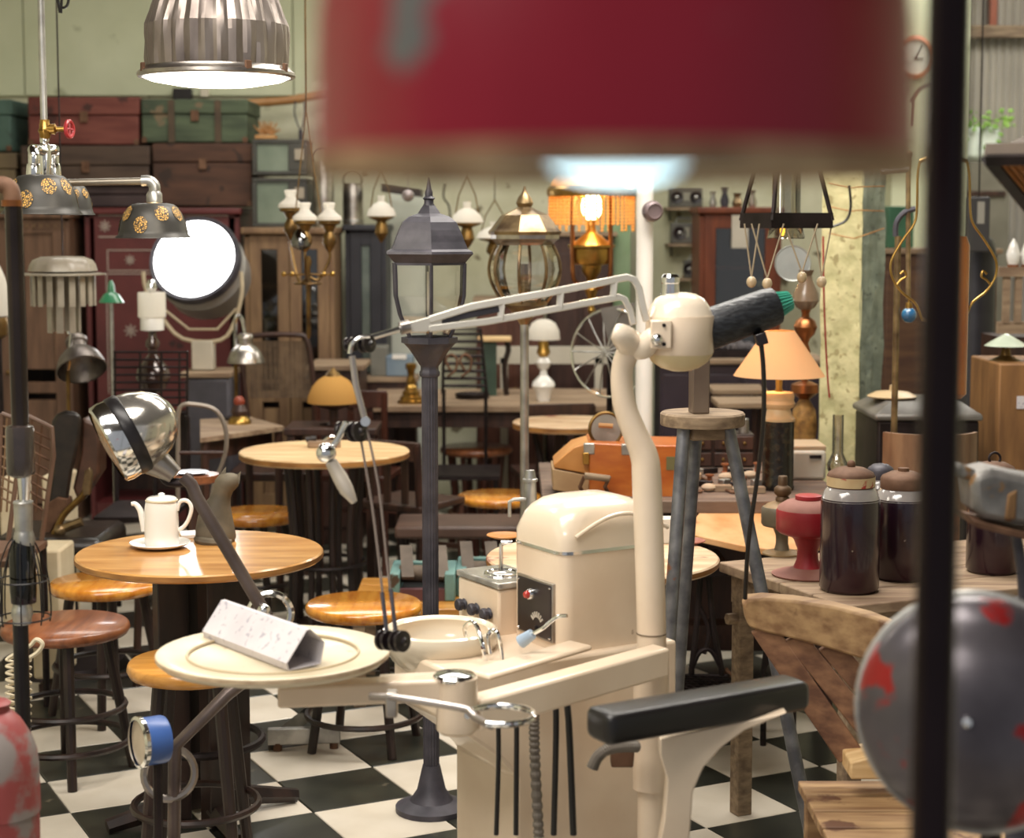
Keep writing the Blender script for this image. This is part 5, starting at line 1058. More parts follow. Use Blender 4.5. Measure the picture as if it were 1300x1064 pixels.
# bamboo pole and keys
b = B(); pts_ = smoothp([A(300, 132, 9.9), A(335, 130, 9.9), A(370, 127, 9.9), A(405, 121, 9.9), A(470, 112, 9.9)], 6); b.tube(pts_, [.024 + (.003 if i % 7 == 0 else 0) for i in range(len(pts_))], 10)
one('bamboo_pole', 'long bamboo pole fixed along the green wall above the trunks', 'pole', b, w_bamboo)
b = B(); b.tx([(375, 128, 9.86), (374, 145, 9.86), (382, 165, 9.86), (387, 145, 9.86), (386, 128, 9.86)], 1.1, 6, n=3); b.tx([(382, 165, 9.86), (382, 190, 9.86)], 3, 6)
one('wire_hanger', 'thin wire hanger with a blue grey tool hung on the bamboo pole', 'hanger', b, gunm)
one('wall_box', 'small black square box on the green wall above the green trunk', 'box', B().px(219, 112, 243, 128, BW - .08, .06), bakel, bev=.004)
one('light_switch', 'cream light switch on the green wall beside the black box', 'switch', B().px(254, 112, 265, 123, BW - .055, .03), ivory, bev=.004)
b = B()
for j in range(26):
    a = rt_.uniform(-1.3, 1.3); q = A(338 + rt_.uniform(-8, 8), 170, 9.5); b.tube([q, q + Vector((math.sin(a) * .05, rt_.uniform(-.03, .03), math.cos(a) * .07))], [.006, .002], 5)
b.box(A(338, 174, 9.5), (.11, .08, .02)); one('dried_bundle', 'tangled brown bundle of dried twigs on the screen box', 'bundle', b, w_bamboo)
# aluminium canisters
for x0, x1, y0, y1, lb in ((398, 424, 205, 292, 'tall aluminium canister behind the milk glass chandelier'), (435, 461, 232, 286, 'shorter aluminium canister on the navy cabinet')):
    Y = 9.65; cx_ = (x0 + x1) / 2; r = (x1 - x0) / 2; c = A(cx_, y1, Y); zbase = A(461, 292, 9.5).z + .03 if x0 > 430 else A(368, 296, 9.2).z + .03
    if x0 < 430: Y = 9.35
    k = ps(Y); zt = A(cx_, y0, Y).z; xw = A(cx_, 250, Y).x
    t = th('canister', lb, 'canister', (xw, Y, zbase)); B().lathe([(r * k, zbase), (r * k, zt - .03), (r * k * .95, zt - .02), (r * k * .95, zt)], (xw, Y, 0), seg=24).go('can_body', alum, t)
    B().ring((xw, Y, zbase + .02), r * k * 1.01, .005, seg=24).go('bottom_hoop', steel, t); B().ring((xw, Y - .01, zt + .02), r * k * .9, .004, (0, 1, 0.2), 20).go('bail_handle', iron, t)
# ================================================================ MILK GLASS CHANDELIER
Ym = 7.0; k = ps(Ym); mx_ = A(391, 330, Ym).x; f = lambda y: A(391, y, Ym).z
mc_ = th('milk_glass_chandelier', 'brass oil lamp chandelier with white milk glass shades', 'chandelier', (mx_, Ym, f(330)))
B().lathe([(1.5 * k, f(430)), (3 * k, f(425)), (3 * k, f(370)), (4 * k, f(362)), (8 * k, f(360)), (3 * k, f(355)), (3 * k, f(340)), (5 * k, f(333)), (3 * k, f(325))], (mx_, Ym, 0), seg=14).go('brass_stem', oldbrass, mc_)
for dx, y, Y in ((-22, 262, Ym + .1), (-4, 278, Ym - .14), (27, 278, Ym + .02)):
    cx_ = 391 + dx; c = A(cx_, y, Y); k2 = ps(Y); g = lambda q: A(cx_, y + q, Y).z
    sh = B().lathe([(7 * k2, g(-21)), (8 * k2, g(-19)), (6 * k2, g(-12)), (8 * k2, g(-9)), (15 * k2, g(-3)), (16 * k2, g(1)), (15 * k2, g(2))], (c.x, Y, 0), seg=24, cap=False).go('milk_shade', milk, mc_)
    B().lathe([(14 * k2, g(2)), (14 * k2, g(6)), (9 * k2, g(8)), (5 * k2, g(16)), (8 * k2, g(22)), (9 * k2, g(30)), (5 * k2, g(38)), (2 * k2, g(42))], (c.x, Y, 0), seg=20).go('brass_burner', oldbrass, mc_)
    B().tube(smoothp([A(391, 350, Ym), A(391 + dx * .5, 358 - (y - 262) * .2, (Ym + Y) / 2), A(cx_, y + 52, Y), A(cx_, y + 40, Y)], 5), 1.8 * k, 8).go('arm', oldbrass, mc_)
B().lathe([(4 * k, f(290)), (9 * k, f(296)), (13 * k, f(305)), (12 * k, f(312)), (5 * k, f(317))], (mx_ - .01, Ym - .14, 0), seg=20).go('amber_font', GL('amber_font_glass', '8a6a4a', .05, .2), mc_)
for sx in (-1, 1):
    B().tx([(391, 348, Ym), (391 + sx * 18, 349, Ym), (391 + sx * 34, 348, Ym)], 1.3, 6).go('cross_rod', oldbrass, mc_)
    for q in (20, 31): B().sph(A(391 + sx * q, 348, Ym), 3.4 * k, 8).go('rod_ball', brass, mc_)
B().ring(A(391, 360, Ym), 17 * k, 1.2 * k).go('hoop', oldbrass, mc_)
for sx in (-1, 1): B().tube([A(391 + sx * 16, 270, Ym), (mx_, Ym, f(140))], .003, 5).go('hanging_chain', oldbrass, mc_)
B().tube([(mx_, Ym, f(140)), (mx_, Ym, CEIL + .01)], .004, 6).go('hanging_rod', oldbrass, mc_)
# ================================================================ BIG ROUND STUDIO LIGHT
Yu = 8.3; k = ps(Yu); uc = A(247, 329, Yu); ax = Vector((-.10, -.9, .40)).normalized()
sl = th('studio_light', 'large round studio spotlight glowing white with grey drum on a yoke', 'spotlight', (A(256, 470, Yu).x, Yu + .0, A(256, 470, Yu).z))
B().lathe([(53 * k, .0), (51 * k, .006), (0, .012)], uc, ax, 48).go('glowing_lens', EM('spot_white', 'ffffff', 7), sl)
B().lathe([(52 * k, .008), (57 * k, .014), (59 * k, -.005), (59 * k, -.03), (55 * k, -.03), (54 * k, 0)], uc, ax, 48, cap=False).go('dark_rim', gunm, sl)
B().lathe([(57 * k, -.025), (57 * k, -.10), (58.5 * k, -.11), (57 * k, -.12), (56 * k, -.26), (48 * k, -.33), (30 * k, -.37), (0, -.38)], uc, ax, 48).go('drum', M('grey_blue_drum', '8f8b8a', .4, .2, c2='a8a4a0', sc=6), sl)
yp = [(182, 345), (186, 370), (205, 402), (232, 430), (280, 432), (298, 408), (307, 372), (306, 345)]
B().tx([(x, y, Yu - .01) for x, y in yp], 2.6, 8, n=3).go('yoke', M('cream_yoke', 'b5a488', .5, c2='c9b99c'), sl)
B().tx([(205, 390, Yu - .02), (240, 418, Yu - .02), (276, 418, Yu - .02), (300, 392, Yu - .02)], 1.8, 6).go('yoke_strap', MATS['cream_yoke'], sl)
B().px(243, 433, 270, 470, Yu - .03, .09).go('stand_box', M('cream_box', 'b9b0a0', .6, c2='c9c0b0'), sl, bev=.005)
# crate that carries it
b = A(256, 470, Yu); cr = th('metal_chest', 'dark blue grey metal chest with tan top under the studio light', 'chest', (b.x, Yu + .1, 0))
xa = A(240, 500, Yu).x; xb = A(298, 500, Yu).x
B().box(((xa + xb) / 2, Yu + .04, (b.z - .02) / 2), (xb - xa, .3, b.z - .025)).go('chest_body', M('blue_grey_metal', '3f3d42', .5, .2, c2='545058', sc=5), cr, bev=.02)
B().box(((xa + xb) / 2 - .01, Yu + .04, b.z - .014), (xb - xa + .02, .32, .026)).go('chest_top', w_bench, cr, bev=.004)
# ================================================================ SMALL LAMPS, LEFT
def tiny_gooseneck(cx, ytop, ybot, rpx, Y, label, neck, stand, zfoot, mat=alum, lean=(0, 0)):
    t = th('gooseneck_lamp', label, 'lamp', (stand[0], stand[1], zfoot)); h = ybot - ytop
    c = A(cx, ybot, Y); axd = Vector((lean[0], lean[1], 1)).normalized(); k = ps(Y); H_ = A(cx, ytop, Y).z - c.z
    B().lathe([(rpx * k, 0), (rpx * 1.04 * k, .004), (rpx * .97 * k, H_ * .18), (rpx * .84 * k, H_ * .38), (rpx * .62 * k, H_ * .54), (rpx * .42 * k, H_ * .62), (rpx * .36 * k, H_ * .66), (rpx * .34 * k, H_ * .64), (rpx * .6 * k, H_ * .5), (rpx * .8 * k, H_ * .34), (rpx * .96 * k, .004)], c, axd, 28, cap=False).go('dome_shade', mat, t, ang=50)
    B().lathe([(rpx * .38 * k, H_ * .62), (rpx * .38 * k, H_ * .8), (rpx * .45 * k, H_ * .83), (rpx * .45 * k, H_ * .92), (rpx * .36 * k, H_), (0, H_ * 1.02)], c, axd, 20).go('cap', mat, t)
    B().tx(neck, 2.3, 8, n=4).go('gooseneck', chrome, t); e = A(*neck[-1]); B().tube([e, (e.x, e.y, zfoot + .01)], 2.6 * k, 8).go('stem', oldbrass, t)
    B().lathe([(.06, zfoot), (.06, zfoot + .012), (.02, zfoot + .02)], (e.x, e.y, 0), seg=20).go('base', iron, t); return t
Yt7 = 7.45
# left rectangular table
tl = th('plank_table', 'rectangular brown plank table with a small brass figurine lamp on it', 'table', (A(290, 545, Yt7).x, Yt7 + .1, 0))
q0 = Z(254, 556, .74); q1 = Z(361, 541, .74); q2 = Z(318, 529, .74); q3 = Z(254, 532, .74)
nt = 3
for j in range(nt):
    a0 = q0.lerp(q3, j / nt); a1 = q0.lerp(q3, (j + 1) / nt - .01); b0 = q1.lerp(q2, j / nt); b1 = q1.lerp(q2, (j + 1) / nt - .01); B().poly([a0, b0, b1, a1], (0, 0, -.022)).go('plank', w_bench, tl, bev=.002)
for q in (q0, q1, q2, q3): m_ = q.lerp((q0 + q1 + q2 + q3) / 4, .12); B().tube([(m_.x, m_.y, .718), (m_.x, m_.y, 0)], .018, 8).go('leg', w_dark, tl)
B().poly([q0 - Vector((0, -.05, .022)), q1 - Vector((.06, -.03, .022)), q1 - Vector((.06, -.05, .022)), q0 - Vector((0, -.07, .022))], (0, 0, -.08)).go('apron', w_dark, tl)
fg = Z(304, 538, .74); Y = fg.y; k = ps(Y)
ft = th('brass_figurine', 'small brass based ornament with red brown top on the plank table', 'ornament', (fg.x, Y, .74))
g = lambda y: max(A(304, y, Y).z, .74)
B().lathe([(15 * k, .74), (15 * k, g(535)), (12 * k, g(530)), (8 * k, g(527))], (fg.x, Y, 0), seg=20).go('brass_base', brass, ft); B().lathe([(9 * k, g(528)), (11 * k, g(522)), (8 * k, g(516)), (6 * k, g(513))], (fg.x, Y, 0), seg=16).go('dark_body', w_dark, ft); B().sph((fg.x, Y, g(510)), 7.5 * k, 12).go('red_top', M('terracotta_red', '8a3a24', .5), ft)
tiny_gooseneck(312, 424, 461, 23, 7.75, 'small silver dome gooseneck lamp beside the woven chair back', [(312, 428, 7.75), (308, 408, 7.75), (303, 400, 7.75), (299, 408, 7.75), (299, 440, 7.8)], (A(299, 440, 7.8).x, 7.8), 0.74)
tiny_gooseneck(104, 420, 470, 31, 6.95, 'dented steel spotlight tilted on brass rods above the black armchair', [(88, 424, 6.95), (84, 410, 6.95), (88, 404, 6.95), (92, 412, 6.95), (86, 470, 6.97)], (A(86, 470, 6.97).x, 6.97), 0.0, M('scuffed_steel', '5d5450', .38, .7, c2='8a817a', sc=9), (-.35, .7))
# fringe lamp
Yf = 6.4; k = ps(Yf); fx = A(80, 350, Yf).x; g = lambda y: A(80, y, Yf).z
fl_ = th('capiz_lamp', 'pale scalloped lamp with flat brim and long hanging strips', 'lamp', (fx, Yf, g(380)))
m_cap = M('capiz_shell', '82796c', .35, c2='9d9484', sc=9)
B().lathe([(42 * k, g(344)), (40 * k, g(336)), (36 * k, g(330)), (26 * k, g(326)), (4 * k, g(325))], (fx, Yf, 0), seg=40, fl=lambda j, h: 1 + .03 * math.sin(j * math.pi / 2)).go('scalloped_dome', m_cap, fl_)
B().lathe([(42 * k, g(346)), (52 * k, g(347)), (52 * k, g(349)), (42 * k, g(349))], (fx, Yf, 0), seg=40, cap=False, fl=lambda j, h: 1 + .02 * math.sin(j * math.pi / 2)).go('flat_brim', m_cap, fl_)
for j in range(18):
    a = 2 * math.pi * j / 18; r = 40 * k; B().box((fx + r * math.cos(a), Yf + r * math.sin(a), (g(350) + g(388)) / 2), (.022, .003, g(350) - g(388)), a + math.pi / 2).go('hanging_strip', m_cap, fl_)
for j in range(8):
    a = 2 * math.pi * j / 8; r = 20 * k; B().box((fx + r * math.cos(a), Yf + r * math.sin(a), (g(350) + g(422)) / 2), (.026, .003, g(350) - g(422)), a + math.pi / 2).go('inner_strip', m_cap, fl_)
B().tube([(fx, Yf, g(325)), (fx, Yf, CEIL + .01)], .003, 6).go('hanging_wire', iron, fl_)
# milk glass cylinder lamp
Ye = 7.4; k = ps(Ye); ex = A(193, 400, Ye).x; g = lambda y: A(193, y, Ye).z
el = th('cylinder_oil_lamp', 'oil lamp with white frosted cylinder shade and dark glass font beside the spotlight', 'oil lamp', (ex, Ye, g(500)))
B().lathe([(17 * k, g(371)), (17.5 * k, g(373)), (17.5 * k, g(402)), (16 * k, g(403))], (ex, Ye, 0), seg=28, cap=False).go('frosted_shade', milk, el)
B().lathe([(14 * k, g(402)), (15 * k, g(404)), (15 * k, g(419)), (12 * k, g(420))], (ex, Ye, 0), seg=28).go('porcelain_ring', wht, el)
B().lathe([(5 * k, g(420)), (5 * k, g(428)), (9 * k, g(434)), (9 * k, g(440)), (6 * k, g(443)), (6 * k, g(450)), (20 * k, g(468)), (22 * k, g(480)), (14 * k, g(496)), (6 * k, g(500))], (ex, Ye, 0), seg=24).go('dark_font', M('dark_glass_font', '2a1a16', .12, .2, c2='4a342c', sc=12, coat=.6), el)
B().lathe([(4 * k, g(372)), (7 * k, g(366)), (6 * k, g(360)), (4 * k, g(355))], (ex, Ye, 0), seg=14).go('chimney_cap', chrome, el)
B().lathe([(12 * k, 0), (6 * k, .03), (3 * k, .06), (3 * k, g(500))], (ex, Ye, 0), seg=14).go('stand', iron, el)
# small green lamp
Y = 7.6; k = ps(Y); vx = A(141, 370, Y).x; g = lambda y: A(141, y, Y).z
vl = th('green_shade_lamp', 'slim standing lamp with small green enamel shade before the oxblood cabinet', 'lamp', (vx, Y, 0))
B().lathe([(16 * k, g(384)), (10 * k, g(374)), (5 * k, g(371)), (4 * k, g(362)), (2 * k, g(356))], (vx, Y, 0), seg=24).go('green_shade', M('green_enamel', '2a6a48', .3, c2='357a55', coat=.4), vl)
B().lathe([(2.6 * k, .02), (2.6 * k, g(384))], (vx, Y, 0), seg=10).go('stem', steel, vl); B().lathe([(.09, 0), (.09, .02), (.02, .03)], (vx, Y, 0)).go('base', iron, vl)
# white shade at left edge
Y = 7.2; k = ps(Y); vx = A(-4, 380, Y).x; g = lambda y: A(-4, y, Y).z
vl = th('white_glass_lamp', 'white glass bell lamp behind the black pipe floor lamp', 'lamp', (vx, Y, g(440)))
B().lathe([(4 * k, g(336)), (8 * k, g(345)), (14 * k, g(362)), (15 * k, g(398)), (15 * k, g(401))], (vx, Y, 0), seg=24, cap=False).go('bell_shade', milk, vl)
B().lathe([(12 * k, g(403)), (14 * k, g(410)), (13 * k, g(425)), (6 * k, g(430))], (vx, Y, 0), seg=20).go('font', oldbrass, vl); B().lathe([(.1, 0), (.02, .04), (.015, g(430))], (vx, Y, 0), seg=14).go('stand', iron, vl)
# wire rack chair
Y = 7.2; wr = th('wire_chair', 'dark wire grid chair back in front of the oxblood cabinet', 'chair', (A(190, 520, Y).x, Y, 0))
for i in range(9): B().tx([(144, 447 + i * 9.6, Y), (238, 447 + i * 9.6, Y)], 1.5, 5).go('wire', iron, wr)
for x in (146, 178, 205, 228, 238): B().tx([(x, 446, Y), (x, 528, Y)], 1.6, 5).go('upright', iron, wr)
for x in (146, 238):
    p = A(x, 528, Y); B().tube([p, (p.x, Y - .0, .02)], .011, 6).go('back_leg', iron, wr); B().tube([(p.x, Y - .42, .46), (p.x, Y - .42, 0)], .011, 6).go('front_leg', iron, wr)
x0 = A(146, 500, Y).x; x1 = A(238, 500, Y).x; B().box(((x0 + x1) / 2, Y - .21, .46), (x1 - x0, .42, .02)).go('seat', iron, wr)
# bentwood hoop chair
Y = 6.35; bw = th('hoop_chair', 'chair with pale bent hoop back beside the plank table', 'chair', (A(255, 580, Y).x, Y, 0))
B().tx([(226, 640, Y), (226, 560, Y), (228, 518, Y), (250, 514, Y), (275, 522, Y), (287, 548, Y), (285, 580, Y), (272, 615, Y), (268, 640, Y)], 3, 8, n=4).go('hoop_back', M('grey_bent_tube', '7a7068', .4, .5, c2='968b80'), bw)
B().tx([(226, 575, Y), (284, 575, Y)], 2.5, 6).go('cross_bar', w_dark, bw)
x0 = A(222, 640, Y).x; x1 = A(280, 640, Y).x; B().box(((x0 + x1) / 2, Y - .17, .45), (.36, .36, .03)).go('seat', w_brown, bw, bev=.01)
for dx in (-.15, .15):
    for dy in (-.32, -.02): B().tube([((x0 + x1) / 2 + dx, Y + dy, .44), ((x0 + x1) / 2 + dx * 1.1, Y + dy * 1.05, 0)], .014, 8).go('leg', w_dark, bw)
b = B(); p = Z(246, 592, .74)
# blue rimmed plate on a small side table
sd_ = th('side_table', 'small brown side table with a pale plate behind the headlight lamp', 'table', (A(245, 600, 5.4).x, 5.4, 0)); zsd = A(245, 602, 5.4).z
B().lathe([(.075, zsd - .025), (.08, zsd - .02), (.08, zsd)], (A(245, 600, 5.4).x, 5.4, 0), seg=28).go('table_top', w_brown, sd_); B().lathe([(.1, 0), (.02, .03), (.016, zsd - .02)], (A(245, 600, 5.4).x, 5.4, 0), seg=12).go('pedestal', w_dark, sd_)
one('pale_plate', 'pale bluish plate on the small brown side table', 'plate', B().lathe([(.035, zsd), (.055, zsd + .008), (.053, zsd + .009), (.03, zsd + .004), (0, zsd + .004)], (A(243, 600, 5.4).x, 5.4, 0)), M('bluish_white_china', 'c3c7d2', .2))
# ---------------------------------------------------------------- old black armchair with wire frames
Y = 6.25; ar = th('leather_armchair', 'old barber chair with black leather back and ornate brass arm mechanism', 'chair', (A(95, 640, Y).x, Y, 0))
b = B(); b.rings([[A(x, y, Y + dy) for x, y in ((66, 600), (64, 560), (66, 535), (72, 525), (84, 521), (98, 523), (104, 530), (101, 560), (92, 600), (86, 640), (60, 640))] for dy in (0, .08)]); b.go('leather_back', leather, ar, bev=.015)
B().pp([(104, 530), (112, 534), (126, 540), (126, 600), (100, 640), (92, 620), (102, 575)], Y + .05, .12).go('side_wing', M('brown_leather', '3a261c', .4, c2='54382a', sc=12), ar, bev=.01)
B().tx([(112, 598, Y - .05), (108, 625, Y - .05), (94, 640, Y - .05), (80, 655, Y - .05), (68, 680, Y - .05), (56, 700, Y - .05)], 4.5, 8, n=3).go('arm_lever', oldbrass, ar)
B().pp([(108, 598), (113, 594), (116, 600), (114, 628), (106, 630), (104, 620)], Y - .08, .03).go('lever_plate', bronze, ar, bev=.003)
B().sph(A(76, 674, Y - .07), .022, 12).go('pivot_ball', bronze, ar); B().tx([(78, 672, Y - .06), (104, 662, Y - .06)], 6, 8).go('cross_link', bronze, ar)
B().pp([(58, 640), (72, 632), (85, 634), (86, 650), (70, 665), (50, 700), (46, 690)], Y - .02, .08).go('arm_panel', rust, ar, bev=.004)
c0_ = A(90, 690, Y); B().box((c0_.x - .05, Y + .05, c0_.z), (.4, .42, .09)).go('seat', leather, ar, bev=.03)
B().lathe([(.24, 0), (.22, .03), (.08, .06), (.06, .12), (.05, c0_.z - .04)], (c0_.x - .05, Y + .05, 0)).go('pedestal', iron, ar)
for X0, X1, nm, Y in ((2, 24, 'cream wire grid chair back behind the black pipe floor lamp', 5.35), (29, 66, 'brown wire grid chair back leaning beside the black armchair', 5.78)):
    t = th('wire_grid_chair', nm, 'chair', (A((X0 + X1) / 2, 640, Y).x, Y, 0)); sl_ = 18 if X0 > 20 else 8
    B().tx([(X0, 525, Y), (X1, 525 + sl_, Y), (X1 + 2, 560 + sl_, Y), (X1 - 14, 690, Y)], 3.2, 8).go('frame', M('brown_frame', '5a4234', .5, c2='6f5443'), t)
    B().tx([(X0, 525, Y), (X0 - 6, 690, Y)], 3.2, 8).go('frame', MATS['brown_frame'], t)
    for i in range(8): B().tx([(X0 - 1, 540 + i * 13, Y), (X1 - 1 - i * 1.2, 540 + sl_ + i * 13, Y)], 1.6, 5).go('wire', w_cab if X0 < 20 else rust, t)
    for q in (.33, .66): B().tx([(X0 + (X1 - X0) * q, 526 + sl_ * q, Y), (X0 + (X1 - X0) * q - 8, 650, Y)], 1.4, 5).go('wire', w_cab if X0 < 20 else rust, t)
    cc = A((X0 + X1) / 2 - 6, 690, Y); B().box((cc.x, Y - .18, cc.z), (.1, .36, .02)).go('seat', M('brown_frame', '5a4234'), t)
    for dy in (-.34, -.02): B().tube([(cc.x - .04, Y + dy, cc.z), (cc.x - .04, Y + dy, 0)], .012, 6).go('leg', iron, t)
    for dy in (-.34, -.02): B().tube([(cc.x + .04, Y + dy, cc.z), (cc.x + .04, Y + dy, 0)], .012, 6).go('leg', iron, t)
# cream cushion stools showing between the frames
for x0, y0, x1, y1, lb in ((58, 611, 78, 632, 'cream upholstered box behind the brown wire grid chair'), (4, 614, 18, 642, 'cream upholstered box behind the cream wire grid chair'), (45, 706, 72, 756, 'cream painted crate behind the wire cage lamp')):
    Y = 6.68 if y1 < 700 else 5.88; c = A((x0 + x1) / 2, y1, Y); w_ = (x1 - x0) * ps(Y); zt = A((x0 + x1) / 2, y0, Y).z
    t = th('cream_box', lb, 'box', (c.x, Y + .1, 0)); B().box((c.x, Y + .1, (zt + .04) / 2 + .02), (w_ + .03, .2, zt - .04)).go('box_body', M('cream_cloth', 'c4b292', .7, c2='d6c6a8', sc=8), t, bev=.01); B().box((c.x, Y + .1, .02), (w_, .18, .04)).go('plinth', w_dark, t)
# woven back chair
Y = 8.4; wv = th('woven_chair', 'chair with dark frame and wide woven cane back', 'chair', (A(355, 520, Y).x, Y, 0))
B().tx([(316, 540, Y), (308, 470, Y), (305, 440, Y), (316, 427, Y), (378, 425, Y), (390, 434, Y), (396, 470, Y), (402, 540, Y)], 3.5, 8, n=3).go('back_frame', w_dark, wv)
b = B()
for i in range(26): b.tx([(309 + i * .3, 434 + i * 2.8, Y), (392 + i * .3, 434 + i * 2.8, Y)], .9, 4)
for i in range(14): b.tx([(311 + i * 6.2, 433, Y), (314 + i * 6.2, 505, Y)], .9, 4)
b.go('cane_weave', M('cane', '5c4a3a', .7, c2='78634d', sc=20), wv, kind='stuff')
B().box((A(358, 540, Y).x, Y - .25, .46), (.38, .46, .04)).go('seat', w_dark, wv, bev=.01)
for dx in (-.17, .17):
    for dy in (-.45, 0): B().tube([(A(358, 540, Y).x + dx, Y + dy, .46), (A(358, 540, Y).x + dx, Y + dy, 0)], .018, 8).go('leg', w_dark, wv)
# orange glass dome lamp on far table behind B
Y = 7.6; k = ps(Y); vx = A(423, 495, Y).x; g = lambda y: A(423, y, Y).z
ol = th('amber_dome_lamp', 'table lamp with amber glass dome shade and dark foot behind the pale round table', 'lamp', (vx, Y, g(560)))
B().lathe([(33 * k, g(511)), (32 * k, g(503)), (27 * k, g(491)), (19 * k, g(482)), (10 * k, g(477))], (vx, Y, 0), seg=36, cap=False).go('glass_shade', SH('amber_glass_shade', 'cf9f5c', .35), ol)
B().lathe([(11 * k, g(478)), (9 * k, g(474)), (4 * k, g(470)), (2 * k, g(467))], (vx, Y, 0), seg=16).go('cap', oldbrass, ol)
B().lathe([(22 * k, g(513)), (20 * k, g(516)), (6 * k, g(520)), (5 * k, g(535)), (16 * k, g(548)), (18 * k, .74), (2 * k, .74)], (vx, Y, 0), seg=24).go('lamp_base', w_dark, ol)
t = th('dark_side_table', 'dark side table carrying the amber dome lamp', 'table', (vx, Y, 0)); B().box((vx, Y, .725), (.4, .3, .03)).go('table_top', w_dark, t, bev=.004)
for dx in (-.17, .17):
    for dy in (-.12, .12): B().box((vx + dx, Y + dy, .355), (.035, .035, .71)).go('leg', w_dark, t)
# ---------------------------------------------------------------- tool on table B
zB = .74; p = Z(405, 568, zB); ht = th('hand_plane', 'small old hand plane with dark handle on the pale round table', 'hand plane', (p.x, p.y, zB))
B().box((p.x + .02, p.y, zB + .014), (.13, .035, .026), .15).go('plane_body', w_bench, ht, bev=.005); B().tube([(p.x - .05, p.y, zB + .03), (p.x - .01, p.y, zB + .036)], .011, 8).go('grip', w_black, ht); B().tube(smoothp([Vector((p.x + .02, p.y, zB + .025)), Vector((p.x + .05, p.y, zB + .045)), Vector((p.x + .08, p.y, zB + .03))], 4), .006, 8).go('handle', chrome, ht)
# ================================================================ MIDDLE BACKGROUND
Y8 = 8.4
lt = th('long_table', 'long grey wooden table with brass candlestick and white lamp on it', 'table', (A(610, 520, Y8).x, Y8 + .35, 0))
q0 = Z(465, 516, .74); q1 = Z(540, 527, .74); q2 = Z(785, 503, .74); q3 = Z(720, 494, .74); q3b = Z(520, 498, .74)
xs0 = Z(500, 524, .74)
for j in range(4):
    Ya_ = 8.38 + j * .22; B().box((A(625, 515, Ya_ + .1).x, Ya_ + .1, .725), (1.22, .214, .03)).go('plank', w_bench, lt, bev=.003)
for dx in (-.55, .55):
    for dy in (.08, .8): B().box((A(625, 515, 8.4).x + dx, 8.4 + dy, .355), (.05, .05, .71)).go('leg', w_dark, lt)
B().box((A(625, 515, 8.4).x, 8.43, .67), (1.14, .02, .08)).go('apron', w_dark, lt)
def on(px, py, z=.74): return Z(px, py, z)
p = A(522, 512, 8.5); Y = 8.5; k = ps(Y); g = lambda y: max(A(522, y, Y).z, .74)
cs = th('brass_candlestick', 'brass candlestick with stepped round foot on the long grey table', 'candlestick', (p.x, Y, .74))
B().lathe([(17 * k, .74), (17 * k, g(508)), (14 * k, g(507)), (14 * k, g(503)), (11 * k, g(502)), (11 * k, g(497)), (8 * k, g(495)), (8 * k, g(492)), (5 * k, g(488)), (6 * k, g(483)), (4 * k, g(478)), (5 * k, g(470)), (7 * k, g(467)), (7 * k, g(462)), (5 * k, g(461))], (p.x, Y, 0), seg=28).go('stick', brass, cs)
B().lathe([(17.4 * k, .744), (17.4 * k, .752)], (p.x, Y, 0), seg=28).go('foot_edge', oldbrass, cs)
# machine box with blue front
Y = 9.28; t = th('blue_machine', 'small grey machine box with pale blue front behind the candlestick', 'machine', (A(500, 478, Y).x, Y + .1, A(500, 478, Y).z))
B().px(470, 440, 492, 478, Y, .17).go('grey_side', M('dull_grey_box', '6a6860', .6, c2='7d7a70'), t, bev=.006); B().px(490, 452, 524, 478, Y - .01, .17).go('blue_front', M('pale_blue_enamel', '66788a', .5, c2='7d8d9a', sc=6), t, bev=.006); B().px(498, 450, 516, 456, Y - .014, .02).go('white_label', wht, t)
t = th('low_cupboard', 'dark low cupboard supporting the blue fronted machine', 'cupboard', (A(500, 478, Y).x, Y + .25, 0)); zc = A(500, 478, Y).z
B().box((A(497, 480, Y).x, Y + .09, (zc - .03) / 2), (.26, .18, zc - .03)).go('body', w_dark, t, bev=.006); B().box((A(497, 480, Y).x, Y + .09, zc - .016), (.28, .2, .03)).go('top', w_bench, t, bev=.003)
# ornate iron chair backs
Y = 8.28; t = th('iron_scroll_chair', 'ornate iron chair with scroll work back behind the lamp post', 'chair', (A(592, 500, Y).x, Y, 0))
for i in range(8): B().tx([(564 - i * .5, 424 + i * 9.4, Y), (612 + i, 424 + i * 9.4, Y)], 2.2, 6).go('rail', iron, t)
B().tx([(562, 500, Y), (564, 418, Y), (610, 418, Y), (618, 500, Y)], 2.4, 6).go('frame', iron, t)
for x in (572, 590): B().tx([(x, 470, Y - .02), (x - 6, 458, Y - .02), (x, 450, Y - .02), (x + 8, 456, Y - .02), (x + 6, 470, Y - .02), (x - 4, 478, Y - .02)], 1.8, 6, n=4).go('scroll', rust, t)
cx_ = A(590, 500, Y).x; B().box((cx_, Y - .2, .46), (.34, .38, .02)).go('seat', iron, t)
for dx in (-.15, .15):
    for dy in (-.37, 0): B().tube([(cx_ + dx, Y + dy, .46), (cx_ + dx, Y + dy, 0)], .012, 6).go('leg', iron, t)
for dx in (-.1, .1):
    e = A(590, 500, Y); B().tube([(cx_ + dx, Y, .46), (cx_ + dx, Y, e.z + .02)], .01, 6).go('post', iron, t)
# small wooden stool/table on top
p = on(600, 505); one('iron_tray', 'flat dark oval iron pan on the long grey table', 'pan', B().lathe([(.06, .74), (.085, .745), (.088, .765), (.08, .765), (.06, .75), (0, .75)], (p.x, 8.75, 0)), iron)
